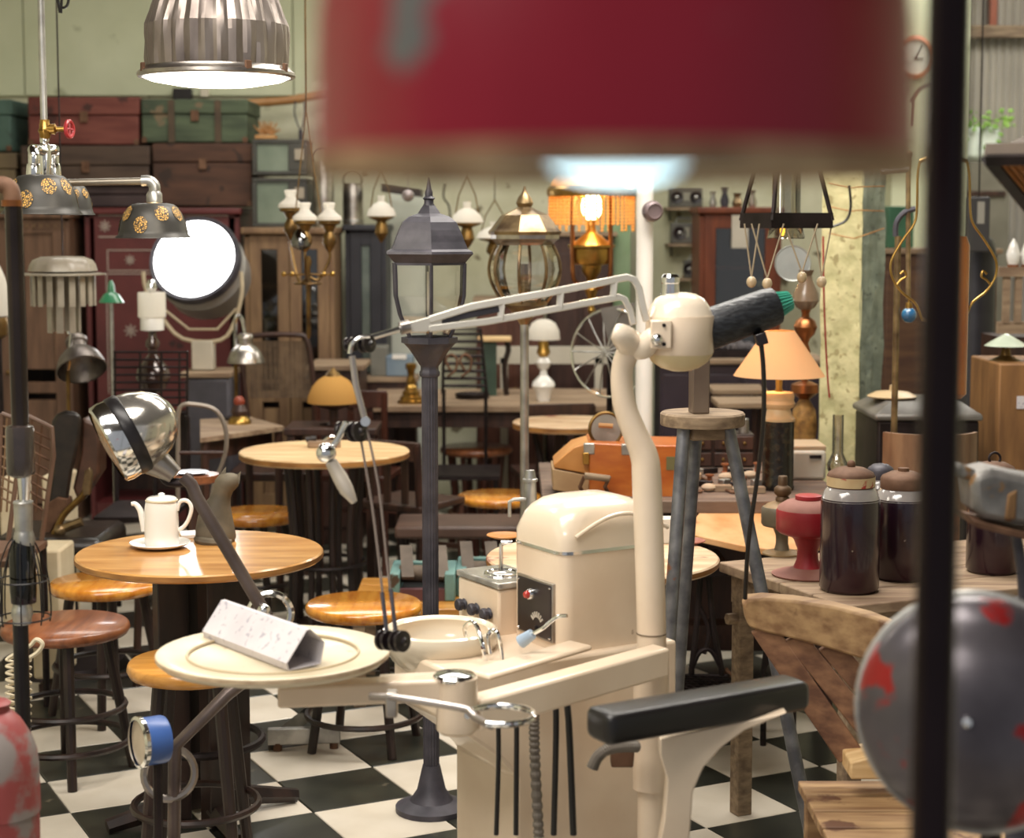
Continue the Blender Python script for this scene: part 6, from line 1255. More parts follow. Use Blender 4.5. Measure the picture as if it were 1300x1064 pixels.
# white lamp
Y = 8.6; k = ps(Y); vx = A(690, 450, Y).x; g = lambda y: max(A(690, y, Y).z, .74)
t = th('white_table_lamp', 'table lamp with white dome shade and white china ball foot', 'lamp', (vx, Y, .74))
B().lathe([(21 * k, g(431)), (20 * k, g(420)), (15 * k, g(410)), (8 * k, g(406)), (3 * k, g(405))], (vx, Y, 0), seg=28, cap=False).go('dome_shade', milk, t)
B().lathe([(6 * k, g(430)), (7 * k, g(440)), (9 * k, g(448)), (5 * k, g(453))], (vx, Y, 0), seg=14).go('brass_neck', brass, t)
B().lathe([(6 * k, g(454)), (10 * k, g(460)), (7 * k, g(467)), (4 * k, g(470)), (5 * k, g(476)), (14 * k, g(485)), (15 * k, g(490)), (10 * k, g(498)), (8 * k, .74)], (vx, Y, 0), seg=24).go('china_foot', wht, t)
t = th('step_stool', 'small tan topped stool with green leg standing on the long grey table', 'stool', (A(628, 500, 8.9).x, 8.9, .74)); xq = A(628, 460, 8.9).x; zq = A(628, 430, 8.9).z
B().box((xq, 8.9, zq), (.17, .14, .022)).go('seat', w_pale, t, bev=.004); B().tube(smoothp([Vector((xq + .06, 8.9, zq - .01)), Vector((xq + .07, 8.9, zq - .06)), Vector((xq + .05, 8.9, zq - .14)), Vector((xq + .06, 8.9, .74))], 4), .014, 8).go('leg', w_black, t); B().box((xq - .03, 8.9, (zq + .74) / 2 - .005), (.08, .09, zq - .75)).go('leg_panel', M('dark_green_paint', '2d3f33', .6, c2='3b4f40'), t)
# wire fan
Y = 6.9; fc = A(775, 448, Y); t = th('wire_fan', 'old desk fan with wire guard and grey blade behind the curved column', 'fan', (fc.x, Y, .74)); ax = Vector((-.5, -.85, .1)).normalized()
B().ring(fc, 56 * ps(Y), .006, ax, 36).go('guard_ring', chrome, t)
for j in range(7):
    b = B(); u_, q_ = frame(ax); a = j * math.pi / 7; e = u_ * math.cos(a) + q_ * math.sin(a); R_ = 56 * ps(Y)
    b.tube(smoothp([fc + e * R_, fc + e * R_ * .5 - ax * -.03, fc + ax * .04, fc - e * R_ * .5 + ax * .03, fc - e * R_], 3), .0028, 5); b.go('guard_wire', steel, t)
B().poly([A(762, 392, Y), A(806, 384, Y), A(800, 440, Y), A(776, 448, Y)], (0, .01, 0)).go('fan_blade', M('grey_blade', '6e6a64', .4, .5, c2='85807a'), t)
B().tube([fc, Vector((fc.x, Y + .05, fc.z - .1)), Vector((fc.x, Y + .05, .745))], .012, 8).go('stem', iron, t); B().lathe([(.09, .70), (.09, .715), (.03, .73)], (fc.x, Y + .05, .02)).go('base', iron, t)
t = th('fan_table', 'narrow dark table carrying the wire fan', 'table', (fc.x, Y, 0)); B().box((fc.x, Y + .05, .70), (.36, .3, .03)).go('table_top', w_dark, t, bev=.003)
for dx in (-.15, .15):
    for dy in (-.06, .16): B().box((fc.x + dx, Y + dy, .3425), (.03, .03, .685)).go('leg', w_dark, t)
# hanging shaded oil lamps in front of the cream wall
def hang(px, ytop, r, Y, label, dome=milk, h=1.0):
    k = ps(Y); x = A(px, ytop, Y).x; g = lambda q: A(px, ytop + q * h, Y).z
    t = th('hanging_oil_lamp', label, 'lamp', (x, Y, g(30)))
    B().lathe([(r * .25 * k, g(-6)), (r * .22 * k, g(2)), (r * .5 * k, g(5)), (r * .85 * k, g(12)), (r * k, g(20)), (r * .97 * k, g(21))], (x, Y, 0), seg=28, cap=False).go('dome_shade', dome, t)
    B().lathe([(r * .8 * k, g(20)), (r * .8 * k, g(23)), (r * .3 * k, g(27)), (r * .4 * k, g(34)), (r * .45 * k, g(42)), (r * .2 * k, g(50)), (r * .05 * k, g(54))], (x, Y, 0), seg=20).go('brass_font', oldbrass, t)
    for sx in (-1, 1): B().tube([(x + sx * r * .8 * k, Y, g(22)), (x + sx * r * .5 * k, Y, g(-14)), (x, Y, g(-40))], .003, 5).go('hanger_rod', oldbrass, t)
    B().tube([(x, Y, g(-40)), (x, Y, CEIL + .01)], .0025, 5).go('hanging_wire', iron, t); return t
hang(593, 262, 21, 7.8, 'hanging oil lamp with white dome between the two lanterns')
hang(484, 254, 19, 7.9, 'hanging oil lamp with white shade and brass font beside the navy cabinet')
hang(628, 286, 24, 8.3, 'flat white shaded hanging lamp behind the bronze lantern', h=.8)
one('mirror_ball', 'pale round ornament hanging before the white board', 'ornament', B().sph(A(518, 248, 7.9), 8 * ps(7.9), 16).tube([A(518, 241, 7.9), Vector((A(518, 241, 7.9).x, 7.9, CEIL + .01))], .002, 5), M('dull_silver_ball', '8a7f80', .35, .6, c2='a39a98'))
one('white_board', 'tall white painted board leaning behind the black lantern', 'board', B().px(494, 245, 540, 480, 9.98, .04).box((A(517, 400, 9.98).x, 10.0, .4), (.19, .03, .8)), M('pale_board', 'c9cdbf', .7, c2='d6d8ca', sc=4), bev=.004)
one('roof_beam', 'short black wooden beam end above the white board', 'beam', B().poly([A(484, 232, 9.5), A(534, 240, 9.5), A(534, 250, 9.5), A(484, 243, 9.5)], (0, .3, 0)), w_black)
b = B(); b.tx([(565, 232, 9.9), (563, 250, 9.9), (570, 262, 9.9), (572, 285, 9.9)], 1.2, 5, n=4); one('wall_wire', 'thin crooked wire hanging on the cream wall', 'wire', b, iron)
# dark cupboards filling behind the tables
def cupboard(x0, x1, ytop, Y, d, mat, label, nd=2):
    xa = A(x0, 500, Y).x; xb = A(x1, 500, Y).x; zt = A((x0 + x1) / 2, ytop, Y).z; t = th('cupboard', label, 'cupboard', ((xa + xb) / 2, Y + d / 2, 0))
    B().box(((xa + xb) / 2, Y + d / 2, zt / 2), (xb - xa, d, zt)).go('carcass', mat, t, bev=.004); B().box(((xa + xb) / 2, Y + d / 2 - .01, zt + .012), (xb - xa + .04, d + .03, .025)).go('top', w_bench, t, bev=.003)
    for i in range(nd):
        W = (xb - xa) / nd; x = xa + W * (i + .5); dr = B().box((x, Y - .008, zt * .52), (W - .03, .016, zt * .84)).go('door', mat, t, bev=.004); B().sph((x + W * .35 * (1 if i % 2 == 0 else -1), Y - .025, zt * .6), .012, 8).go('knob', oldbrass, dr)
    return t
cupboard(605, 690, 385, 9.6, .45, M('chestnut_cupboard', '4b2a1e', .5, c2='5e382a', sc=4, st=(6, 6, 1)), 'chestnut cupboard behind the white table lamp', 2)
one('white_shelf_board', 'long pale painted shelf board leaning behind the white table lamp', 'board', B().px(620, 440, 775, 462, 9.3, .03).box((A(640, 450, 9.3).x, 9.315, .45), (.04, .03, .9)).box((A(760, 450, 9.3).x, 9.315, .45), (.04, .03, .9)), M('pale_shelf_paint', 'b5afa0', .6, c2='c6c0b2'))
cupboard(395, 458, 470, 8.72, .4, w_dark, 'dark low cupboard beside the navy cabinet', 1)
cupboard(695, 778, 300, 9.7, .3, M('dark_brown_wardrobe', '35201a', .5, c2='462c24', sc=4, st=(6, 6, 1)), 'tall dark brown wardrobe behind the amber bead lamp', 2)
# turquoise typewriters on a low crate
zc_ = .34; Yc_ = 5.95
t = th('low_crate', 'low pale wooden crate on the floor carrying the turquoise typewriters', 'crate', (A(560, 770, Yc_).x, Yc_ + .2, 0))
ca = Z(545, 762, zc_); 
for j in range(4): B().box((ca.x + .01, ca.y - .12 + j * .13 + .05, zc_ - .012), (.54, .124, .022)).go('slat', w_oak, t, bev=.003)
for dx in (-.23, .25):
    for dy in (-.1, .32): B().box((ca.x + dx, ca.y + dy, (zc_ - .022) / 2), (.04, .04, zc_ - .022)).go('leg', w_grey, t)
for (x0, y0, x1, y1, lb) in ((494, 704, 578, 762, 'turquoise metal typewriter on the low crate nearer the orange stool'), (579, 702, 640, 756, 'turquoise metal typewriter on the low crate nearer the spittoon')):
    p = Z((x0 + x1) / 2, y1, zc_); Y = p.y - .02; t = th('typewriter', lb, 'typewriter', (p.x, Y + .12, zc_)); xa = A(x0, y1, Y).x; xb = A(x1, y1, Y).x; h = .12
    for x in (xa + .018, xb - .018): B().poly([(x - .018, Y, zc_), (x + .018, Y, zc_), (x + .018, Y, zc_ + h * .8), (x - .018, Y, zc_ + h * .8)], (0, .24, 0)).go('side_wall', teal, t, bev=.005)
    B().box(((xa + xb) / 2, Y + .02, zc_ + .02), (xb - xa - .04, .03, .04)).go('front_wall', M('plum_front', '4a2c30', .5, c2='5c3a3c'), t); B().box(((xa + xb) / 2, Y + .12, zc_ + .012), (xb - xa - .04, .2, .02)).go('floor_plate', iron, t); B().box(((xa + xb) / 2, Y + .225, zc_ + .05), (xb - xa - .04, .03, .09)).go('back_wall', teal, t, bev=.004)
    B().tube([(xa + .03, Y + .1, zc_ + .075), (xb - .03, Y + .1, zc_ + .075)], .03, 14).go('roller', M('dusty_roller', '4e4136', .7, c2='6a5a4a', sc=20), t)
    for q in (.32, .85):
        x = xa + (xb - xa) * q; pl_ = B().poly([(x - .03, Y + .03, zc_ + .07), (x + .012, Y + .03, zc_ + .07), (x - .002, Y + .16, zc_ + .155), (x - .045, Y + .16, zc_ + .155)], (0, -.006, .010)).go('lever_plate', M('worn_lever_tin', '4a3f36', .55, .4, c2='665a4e', sc=9), t)
# rail frame on floor (chrome foot bars) near the table pedestal
b = B(); b.tube([Z(340, 872, .03), Z(390, 848, .10)], .012, 8)
Yb_ = 5.5; ch = th('metal_bar_frame', 'low pale metal bar frame lying on the tiles under the tray arm', 'frame', Z(390, 925, 0))
pb = Z(340, 935, .045); qb = Z(432, 932, .045); B().box(((pb.x + qb.x) / 2, (pb.y + qb.y) / 2, .045), ((qb - pb).length, .03, .05), math.atan2(qb.y - pb.y, qb.x - pb.x)).go('bar', steel, ch, bev=.003)
B().tube([qb + Vector((-.02, 0, -.02)), qb + Vector((-.02, 0, -.045))], .014, 10).go('rubber_foot', rust, ch); B().tube([pb + Vector((.03, 0, -.02)), pb + Vector((.03, 0, -.045))], .014, 10).go('rubber_foot', rust, ch)
b_ = B(); e = Z(395, 893, .12); b_.poly([pb, e, e + Vector((0, 0, -.05)), pb + Vector((0, 0, -.045))], (.01, .02, 0)); b_.go('slanting_bar', steel, ch)
# chairs between tables
def plain_chair(px, py, Y, label, mat, bw=.34, rz=0.0, zs=.45, zb=.85, splat=3):
    x = A(px, py, Y).x; t = th('wooden_chair', label, 'chair', (x, Y, 0)); o = Vector((x, Y, 0)); R = Matrix.Rotation(rz, 3, 'Z'); P = lambda a, b_, z: o + R @ Vector((a, b_, z))
    B().box(P(0, 0, zs), (bw, bw, .03), rz).go('seat', mat, t, bev=.006)
    for dx in (-1, 1):
        B().tube([P(dx * bw * .45, -bw * .45, zs), P(dx * bw * .47, -bw * .47, 0)], .016, 8).go('leg', mat, t); B().tube([P(dx * bw * .45, bw * .45, 0), P(dx * bw * .45, bw * .45, zs), P(dx * bw * .47, bw * .52, zb)], .016, 8).go('leg', mat, t)
    B().box(P(0, bw * .51, zb - .03), (bw, .02, .08), rz).go('top_rail', mat, t, bev=.004)
    for i in range(splat): B().box(P((i - (splat - 1) / 2) * bw * .26, bw * .48, (zs + zb) / 2 - .02), (.03, .012, zb - zs - .08), rz).go('back_slat', mat, t)
    B().box(P(0, -bw * .46, .25), (bw * .9, .018, .02), rz).go('stretcher', mat, t); return t
plain_chair(520, 600, 7.28, 'dark chair with slatted back between the pale round table and the slatted orange stool', w_dark, rz=2.6, zb=.72)
plain_chair(456, 560, 8.1, 'small brown chair behind the amber dome lamp', w_mah, rz=3.0)
plain_chair(700, 590, 8.17, 'dark chair behind the small round table', w_dark, rz=3.3, zb=.78)
# bench with padded top
t = th('padded_bench', 'low dark bench with brown padded top behind the orange stool', 'bench', (-.2, 6.75, 0)); bx_ = Vector((-.2, 6.75, 0))
B().box((bx_.x, 6.75, .44), (.5, .3, .05)).go('padded_top', M('brown_vinyl', '45322a', .5, c2='584238'), t, bev=.012)
for dx in (-.22, .22):
    for dy in (-.12, .12): B().tube([(bx_.x + dx, 6.75 + dy, .42), (bx_.x + dx * 1.05, 6.75 + dy, 0)], .015, 8).go('leg', iron, t)
B().tube([(bx_.x - .22, 6.63, .2), (bx_.x + .22, 6.63, .2)], .01, 6).go('stretcher', iron, t)
# ================================================================ RIGHT BACKGROUND
bcab = cabinet('bookcase', 'reddish brown glazed cabinet with a white paper on its door', 888, 270, 992, 9.5, .4, M('reddish_cabinet', '5e2c18', .45, c2='74391f', sc=4, st=(7, 7, 1)), 1, True)
B().px(929, 273, 950, 315, 9.47, .006).go('white_notice', M('aged_paper', 'b8b0a2', .8, c2='c6beb0', sc=5), bcab)
def radio(x0, y0, x1, y1, Y, label, n=2, handle=False):
    c = A((x0 + x1) / 2, y1, Y); t = th('radio', label, 'radio', (c.x, Y + .05, c.z)); B().px(x0, y0, x1, y1, Y, .1).go('case', M('radio_grey', '4c4a44', .5, c2='5f5c54', sc=6), t, bev=.006)
    xs = (x0 + (x1 - x0) * .22, x0 + (x1 - x0) * .8) if n == 2 else (x0 + (x1 - x0) * .3,)
    for x in xs: s_ = B().lathe([((y1 - y0) * .3 * ps(Y), 0), ((y1 - y0) * .32 * ps(Y), .006), ((y1 - y0) * .1 * ps(Y), .002)], A(x, (y0 + y1) / 2, Y), (0, -1, 0), 20).go('speaker', bakel, t); B().sph(A(x, (y0 + y1) / 2, Y - .004), (y1 - y0) * .1 * ps(Y), 8).go('speaker_cone', steel, s_)
    B().px(x0 + (x1 - x0) * .42, y0 + 6, x0 + (x1 - x0) * .64, y1 - 8, Y - .004, .01).go('dial', M('radio_dial', '8a8778', .4), t)
    if handle: B().tx([(x0 + 6, y0, Y + .04), (x0 + 8, y0 - 6, Y + .04), (x1 - 8, y0 - 6, Y + .04), (x1 - 6, y0, Y + .04)], 1.3, 6).go('handle', steel, t)
    return t
def wshelf(x0, x1, y, Y, label):
    c = A((x0 + x1) / 2, y, Y); t = th('wall_shelf', label, 'shelf', (c.x, Y + .08, c.z)); B().px(x0, y, x1, y + 3.5, Y - .01, BW - Y + .01).go('shelf_board', w_grey, t); 
    for x in (x0 + 4, x1 - 4): B().tube([A(x, y + 3, Y), A(x, y + 16, BW - .01)], .006, 5).go('bracket', iron, t)
Yr_ = 10.0
radio(850, 238, 892, 263, Yr_, 'grey cassette radio with two round speakers on the upper wall shelf'); wshelf(846, 896, 263.3, Yr_, 'upper wall shelf holding the two speaker radio')
radio(852, 283, 888, 309, Yr_, 'small black portable radio with handle on the middle wall shelf', 1, True); wshelf(848, 892, 309.3, Yr_, 'middle wall shelf holding the portable radio')
radio(869, 330, 888, 353, Yr_, 'small grey radio on the lower red wall shelf', 1, True); wshelf(856, 892, 353.3, Yr_, 'lower wall shelf holding the small grey radio')
one('post_junction', 'round plum grey junction cap fixed to the white steel post', 'cap', B().lathe([(.036, -.02), (.038, 0), (.034, .016), (.026, .022), (.024, .018), (0, .016)], A(829, 268, 6.35), (.25, -1, 0), 24), M('plum_grey_cap', '6a5a5c', .4, .3, c2='8a7a7a', sc=5))
# things on the bookcase top
for i, (x, h_, r_) in enumerate(((905, 20, 5), (920, 26, 6), (936, 18, 7), (955, 22, 6))):
    Y = 9.65; zb2 = A(940, 270, 9.5).z + .03; k = ps(Y); xx = A(x, 250, Y).x
    one('pewter_vase', ['squat pewter jug', 'slim pewter vase', 'wide pewter pot', 'small pewter urn'][i] + ' on top of the reddish glazed cabinet', 'vase', B().lathe([(r_ * .7 * k, zb2), (r_ * k, zb2 + h_ * .3 * k), (r_ * .5 * k, zb2 + h_ * .7 * k), (r_ * .8 * k, zb2 + h_ * k)], (xx, Y, 0), seg=18), [steel, gunm, bronze, alum][i])
# dark hanging frame with chimney and ball pendants
Yb2 = 5.2; k = ps(Yb2); hx_ = A(998, 270, Yb2).x; g = lambda y: A(998, y, Yb2).z
hf = th('iron_frame_lantern', 'black iron frame lantern with glass chimney and small hanging balls', 'lantern', (hx_, Yb2, g(290)))
R0 = 54 * k; R1 = 36 * k
def sq2(r, z, a=.35): return [Vector((hx_ + r * 1.41 * math.cos(a + math.pi / 4 + j * math.pi / 2), Yb2 + r * 1.41 * math.sin(a + math.pi / 4 + j * math.pi / 2), z)) for j in range(4)]
lo_ = sq2(R0 * .78, g(280)); hi_ = sq2(R1 * .7, g(190))
for j in range(4):
    i = (j + 1) % 4; d_ = (lo_[i] - lo_[j]); B().box((lo_[j] + lo_[i]) / 2, (d_.length, .006, .045), math.atan2(d_.y, d_.x)).go('lower_band', iron, hf); B().tube([lo_[j], hi_[j]], .007, 6).go('corner_bar', iron, hf); B().tube([hi_[j], hi_[i]], .006, 6).go('upper_bar', iron, hf); B().tube([hi_[j], (hx_, Yb2, g(120))], .004, 5).go('hanger', iron, hf)
B().tube([(hx_, Yb2, g(120)), (hx_, Yb2, CEIL + .01)], .004, 6).go('chain', iron, hf)
B().lathe([(18 * k, g(190)), (18 * k, g(270)), (20 * k, g(285)), (24 * k, g(302)), (23 * k, g(303))], (hx_, Yb2, 0), seg=24, cap=False).go('glass_chimney', GL('lantern_chimney', 'dcd8cc', .04, .18), hf)
B().sph((hx_ - .01, Yb2, g(293)), .008, 8, sz=2).go('flame_bulb', EM('tiny_flame', 'ffb040', 3), hf)
for (xa, xb, xm, ym, dy) in ((945, 964, 954, 352, -.1), (954, 995, 974, 354, -.12), (996, 1038, 1018, 346, -.1), (1033, 1056, 1043, 352, -.05)):
    Y = Yb2 + dy; b_ = B(); b_.tx([(xa, 284, Y), (xm, ym, Y)], 1.1, 5); b_.tx([(xb, 284, Y), (xm, ym, Y)], 1.1, 5); st_ = b_.go('pendant_string', M('pale_string', 'a5957c', .7), hf); B().sph(A(xm, ym + 6, Y), 6.5 * ps(Y), 12, sz=1.15).go('pendant_ball', M('pale_wood_ball', 'b09a78', .3, c2='c5b090', coat=.4), st_)
one('aluminium_plate', 'round dull aluminium lamp reflector with dark centre hanging beside the pillar', 'reflector', B().lathe([(23 * ps(6.3), .02), (22.5 * ps(6.3), .022), (6 * ps(6.3), 0), (5 * ps(6.3), .012), (0, .012)], A(1006, 335, 6.3), (-.1, -1, .1), 32).tube([A(1006, 315, 6.31), Vector((A(1006, 315, 6.3).x, 6.31, CEIL + .01))], .002, 5), M('dull_aluminium', '8a8c88', .45, .6, c2='a3a5a0'))
# stacked brass and glass oil lamp
Y = 6.25; k = ps(Y); vx = A(1022, 450, Y).x; g = lambda y: A(1022, y, Y).z
t = th('tall_oil_lamp', 'tall ornate oil lamp with smoky glass tulip shade, copper ball and wicker foot', 'oil lamp', (vx, Y, .74))
B().lathe([(10 * k, g(343)), (7 * k, g(350)), (9 * k, g(357)), (16 * k, g(372)), (17 * k, g(382)), (12 * k, g(390)), (8 * k, g(393))], (vx, Y, 0), seg=24, cap=False).go('tulip_shade', M('smoky_tulip', '5a4838', .25, c2='7a6652', sc=8, coat=.5), t)
B().lathe([(8 * k, g(391)), (5 * k, g(397)), (5 * k, g(402)), (12 * k, g(407)), (15 * k, g(415)), (12 * k, g(424)), (6 * k, g(430)), (4 * k, g(436)), (7 * k, g(446)), (4 * k, g(456)), (5 * k, g(475)), (4 * k, g(488))], (vx, Y, 0), seg=24).go('copper_ball', copper, t)
B().lathe([(8 * k, g(484)), (17 * k, g(488)), (18 * k, g(498)), (10 * k, g(504)), (5 * k, g(508))], (vx, Y, 0), seg=24).go('brass_cup', copper, t)
B().lathe([(6 * k, g(506)), (14 * k, g(520)), (17 * k, g(540)), (15 * k, g(560)), (20 * k, g(575)), (22 * k, .75), (22 * k, .74)], (vx, Y, 0), seg=24, fl=lambda j, h: 1 + .05 * math.sin(j * 2.1 + h * 90)).go('wicker_foot', M('gold_wicker', '5f431f', .6, .2, c2='94703a', sc=30, bump=.5), t)
# wires around the pillar
b = B(); b.tx([(1078, 235, 6.35), (1080, 262, 6.35), (1074, 280, 6.35), (1056, 288, 6.35)], 1.8, 6, n=4); one('pillar_cable', 'black cable curving over the top of the peeling pillar', 'cable', b, rubber)
for i, (y0, y1) in enumerate(((232, 236), (262, 268), (296, 290))):
    b = B(); b.tx([(1052, y0, 6.64), (1080, y0 + 6, 6.55), (1090, y0 + 5, 6.52), (1122, y1, 6.66)], .9, 5, n=4); one('pillar_wire', 'thin %s wire wound around the peeling pillar' % ['upper', 'middle', 'lower'][i], 'wire', b, w_bamboo)
b = B(); b.tx([(1045, 300, 6.3), (1046, 380, 6.3), (1050, 470, 6.3), (1053, 505, 6.3)], 1.3, 5, n=3); one('red_wire', 'thin red wire hanging along the yellow face of the pillar', 'wire', b, redp)
# back tables right
for x0, x1, y, Y, lb in ((905, 975, 495, 8.6, 'pale board table with thin edge behind the cone lamp'), (912, 985, 512, 7.9, 'low tan plank table behind the cone lamp')):
    xa = A(x0, y, Y).x; xb = A(x1, y, Y).x; zt = A(x0, y, Y).z; t = th('board_table', lb, 'table', ((xa + xb) / 2, Y + .15, 0)); B().box(((xa + xb) / 2, Y + .15, zt - .012), (xb - xa, .3, .025)).go('table_top', w_bench, t, bev=.003)
    for dx in (xa + .03, xb - .03):
        for dy in (.04, .26): B().box((dx, Y + dy, (zt - .025) / 2), (.03, .03, zt - .025)).go('leg', w_dark, t)
cupboard(838, 1045, 462, 9.0, .4, M('purple_black_cupboard', '2b2028', .5, c2='3c2f38', sc=4), 'long low plum black cupboard under the reddish glazed cabinet', 4)
b = B()
t = th('stone_heap_tray', 'shallow dark tray of dark gravel on the plum black cupboard', 'tray', A(900, 455, 9.2)); zt = A(940, 462, 9.0).z + .025
B().box((A(900, 450, 9.2).x, 9.2, zt + .02), (.5, .25, .04)).go('tray_body', iron, t)
b = B()
for i in range(120): b.sph((A(900, 450, 9.2).x + rt_.uniform(-.23, .23), 9.2 + rt_.uniform(-.1, .1), zt + .05 + rt_.uniform(0, .015)), rt_.uniform(.012, .02), 5)
b.go('gravel', M('grey_gravel', '4f4a4c', .6, c2='6a6466'), t, kind='stuff')
t.location.z = t.location.z
# brass rod + blue glass ball lamp at right of pillar
Y = 5.92; x_ = A(1137, 450, Y).x; t = th('brass_rod_stand', 'tall brass rod stand with curved arm holding a small blue glass ball', 'stand', (x_, Y, 0))
B().tube([(x_, Y, .02), (x_, Y, A(1137, 300, Y).z)], .011, 10).go('rod', bronze, t); B().lathe([(.08, 0), (.08, .015), (.02, .03)], (x_, Y, 0)).go('base', iron, t)
B().tx([(1137, 300, Y), (1138, 283, Y), (1148, 270, Y), (1162, 265, Y)], 3.6, 8, n=4).go('curved_arm', gunm, t)
B().tx([(1153, 196, Y), (1153, 380, Y)], 3.2, 8).go('upper_rod', bronze, t); B().sph(A(1153, 196, Y), 5 * ps(Y), 10).go('rod_finial', bronze, t); B().tx([(1118, 217, Y), (1153, 214, Y)], 4, 8).go('cross_pipe', alum, t); B().sph(A(1154, 400, Y), 10 * ps(Y), 16).go('blue_ball', M('blue_glass', '2a5f8a', .1, c2='3f86a8', sc=10, coat=.8), t); B().tx([(1154, 265, Y), (1154, 388, Y)], 1.2, 5).go('ball_cord', brass, t); B().lx(1154, Y, [(384, 4), (392, 5)], 12).go('ball_cap', brass, t)
# lyre shaped brass hanger around the dark pole
Y = 3.8; t = th('brass_lyre_hanger', 'large lyre shaped polished brass lamp hanger behind the iron pole', 'hanger', A(1198, 330, Y))
for sx in (-1, 1):
    pts = [(1198 + sx * 30, 205), (1198 + sx * 33, 225), (1198 + sx * 34, 268), (1198 + sx * 38, 285), (1198 + sx * 52, 305), (1198 + sx * 66, 330), (1198 + sx * 66, 350), (1198 + sx * 54, 370), (1198 + sx * 36, 385), (1198 + sx * 28, 405)]
    B().tx([(x, y, Y) for x, y in pts], 1.6, 8, n=5).go('curved_rod', brass, t); B().tx([(1198 + sx * 55, 348, Y), (1198 + sx * 50, 344, Y), (1198 + sx * 48, 351, Y), (1198 + sx * 54, 355, Y), (1198 + sx * 60, 362, Y)], 1.6, 6, n=4).go('scroll', brass, t)
B().tx([(1168, 205, Y), (1198, 195, Y), (1228, 205, Y)], 2.5, 8, n=4).go('top_bow', brass, t); c = A(1198, 195, Y); B().tube([c, (c.x, Y, CEIL + .01)], .004, 6).go('chain', brass, t); B().tx([(1170, 405, Y), (1198, 412, Y), (1226, 405, Y)], 2.5, 8, n=4).go('lower_bow', brass, t)
B().lx(1215, Y, [(300, 10), (312, 14), (500, 14), (506, 8)], 24).go('orange_streak_tube', M('lit_orange_glass', 'c8661a', .2, c2='e0862e', coat=.5), t)  # tube built for the orange light streak beside the pole, lit look in colour
# dark stove with dish
Y = 6.1; xs = A(1180, 560, Y).x; t = th('iron_stove', 'dark square iron stove with sloping grey lid behind the wooden chair back', 'stove', (xs, Y + .2, 0)); zt = A(1180, 535, Y).z
B().box((xs, Y + .22, zt / 2), (.36, .4, zt)).go('stove_body', iron, t, bev=.01); b = B(); b.rings([[Vector((xs + sx * w_, Y + .22 + sy * d_, z)) for sx, sy in ((-1, -1), (1, -1), (1, 1), (-1, 1))] for w_, d_, z in ((.19, .21, zt), (.19, .21, zt + .02), (.13, .14, zt + .06))]); b.go('sloping_lid', M('grey_stove_lid', '56524e', .45, .4, c2='77736e', sc=6), t, bev=.006)
zt2 = zt + .06; B().lathe([(.085, zt2 + .005), (.09, zt2 + .01), (.06, zt2 + .025), (.01, zt2 + .03), (.008, zt2 + .05)], (A(1141, 500, Y).x + .02, Y + .2, 0)).go('tan_cover', M('tan_dish', 'a98f6a', .4, c2='bda47e'), t)
# chair back curved wood
Y = 5.5; t = th('curved_back_chair', 'wooden chair with curved plank back behind the iron pole', 'chair', (A(1190, 600, Y).x, Y, 0)); b = B(); rs_ = []
for j in range(13):
    a = math.radians(200 + 140 * j / 12); x = A(1188, 560, Y).x + .15 * math.cos(a) * 1.0; y = Y + .12 + .12 * math.sin(a); rs_.append([Vector((x, y, z)) for z in (.7, A(1188, 552, Y).z)] + [Vector((x * 1.0 + .012 * math.cos(a), y + .012 * math.sin(a), z)) for z in (A(1188, 552, Y).z, .7)])
b.rings(rs_); b.go('curved_back', M('tan_chair_wood', '6a4a34', .5, c2='8a684c', sc=5, st=(5, 5, 1)), t)
cx_ = A(1188, 560, Y).x; B().box((cx_, Y + .12, .46), (.34, .32, .03)).go('seat', w_brown, t, bev=.01)
for dx in (-.13, .13):
    for dy in (-.02, .24): B().tube([(cx_ + dx, Y + dy, .72 if dy > .1 or 1 else .46), (cx_ + dx, Y + dy, 0)], .014, 8).go('leg', w_brown, t)
# louvred cupboard and gas bottle at far right
cupboard(1118, 1262, 322, 8.6, .4, M('louvre_brown', '4a3024', .6, c2='62452f', sc=4, st=(1, 1, 8)), 'brown louvred cupboard behind the brass rod stand', 2)
Y = 8.0; t = th('gas_cylinder', 'tall dark grey gas cylinder with rounded shoulder beside the slotted board crate', 'cylinder', (A(1238, 400, Y).x, Y, 0)); k = ps(Y); g = lambda y: A(1238, y, Y).z; xg = A(1238, 400, Y).x
B().lathe([(24 * k, 0), (24 * k, g(318)), (21 * k, g(305)), (12 * k, g(298)), (6 * k, g(296))], (xg, Y, 0), seg=32).go('cylinder_body', M('slate_cylinder', '2c2a30', .4, .3, c2='3c3a40'), t, ang=60); B().lathe([(5 * k, g(297)), (5 * k, g(288)), (8 * k, g(286)), (8 * k, g(280))], (xg, Y, 0), seg=14).go('valve', steel, t)
Y = 7.75; t = th('slotted_plate', 'grey metal panel with pale slot hanging beside the slotted board crate', 'panel', A(1243, 270, Y)); B().px(1228, 250, 1257, 320, Y, .05).go('panel_plate', M('slate_panel', '4a484a', .5, .3), t, bev=.006); B().px(1241, 256, 1250, 284, Y - .004, .01).go('pale_slot', M('pale_slot', 'a5a198', .5), t); B().tube([A(1243, 250, Y + .02), Vector((A(1243, 250, Y).x, Y + .02, CEIL + .01))], .004, 5).go('hanging_wire', iron, t)
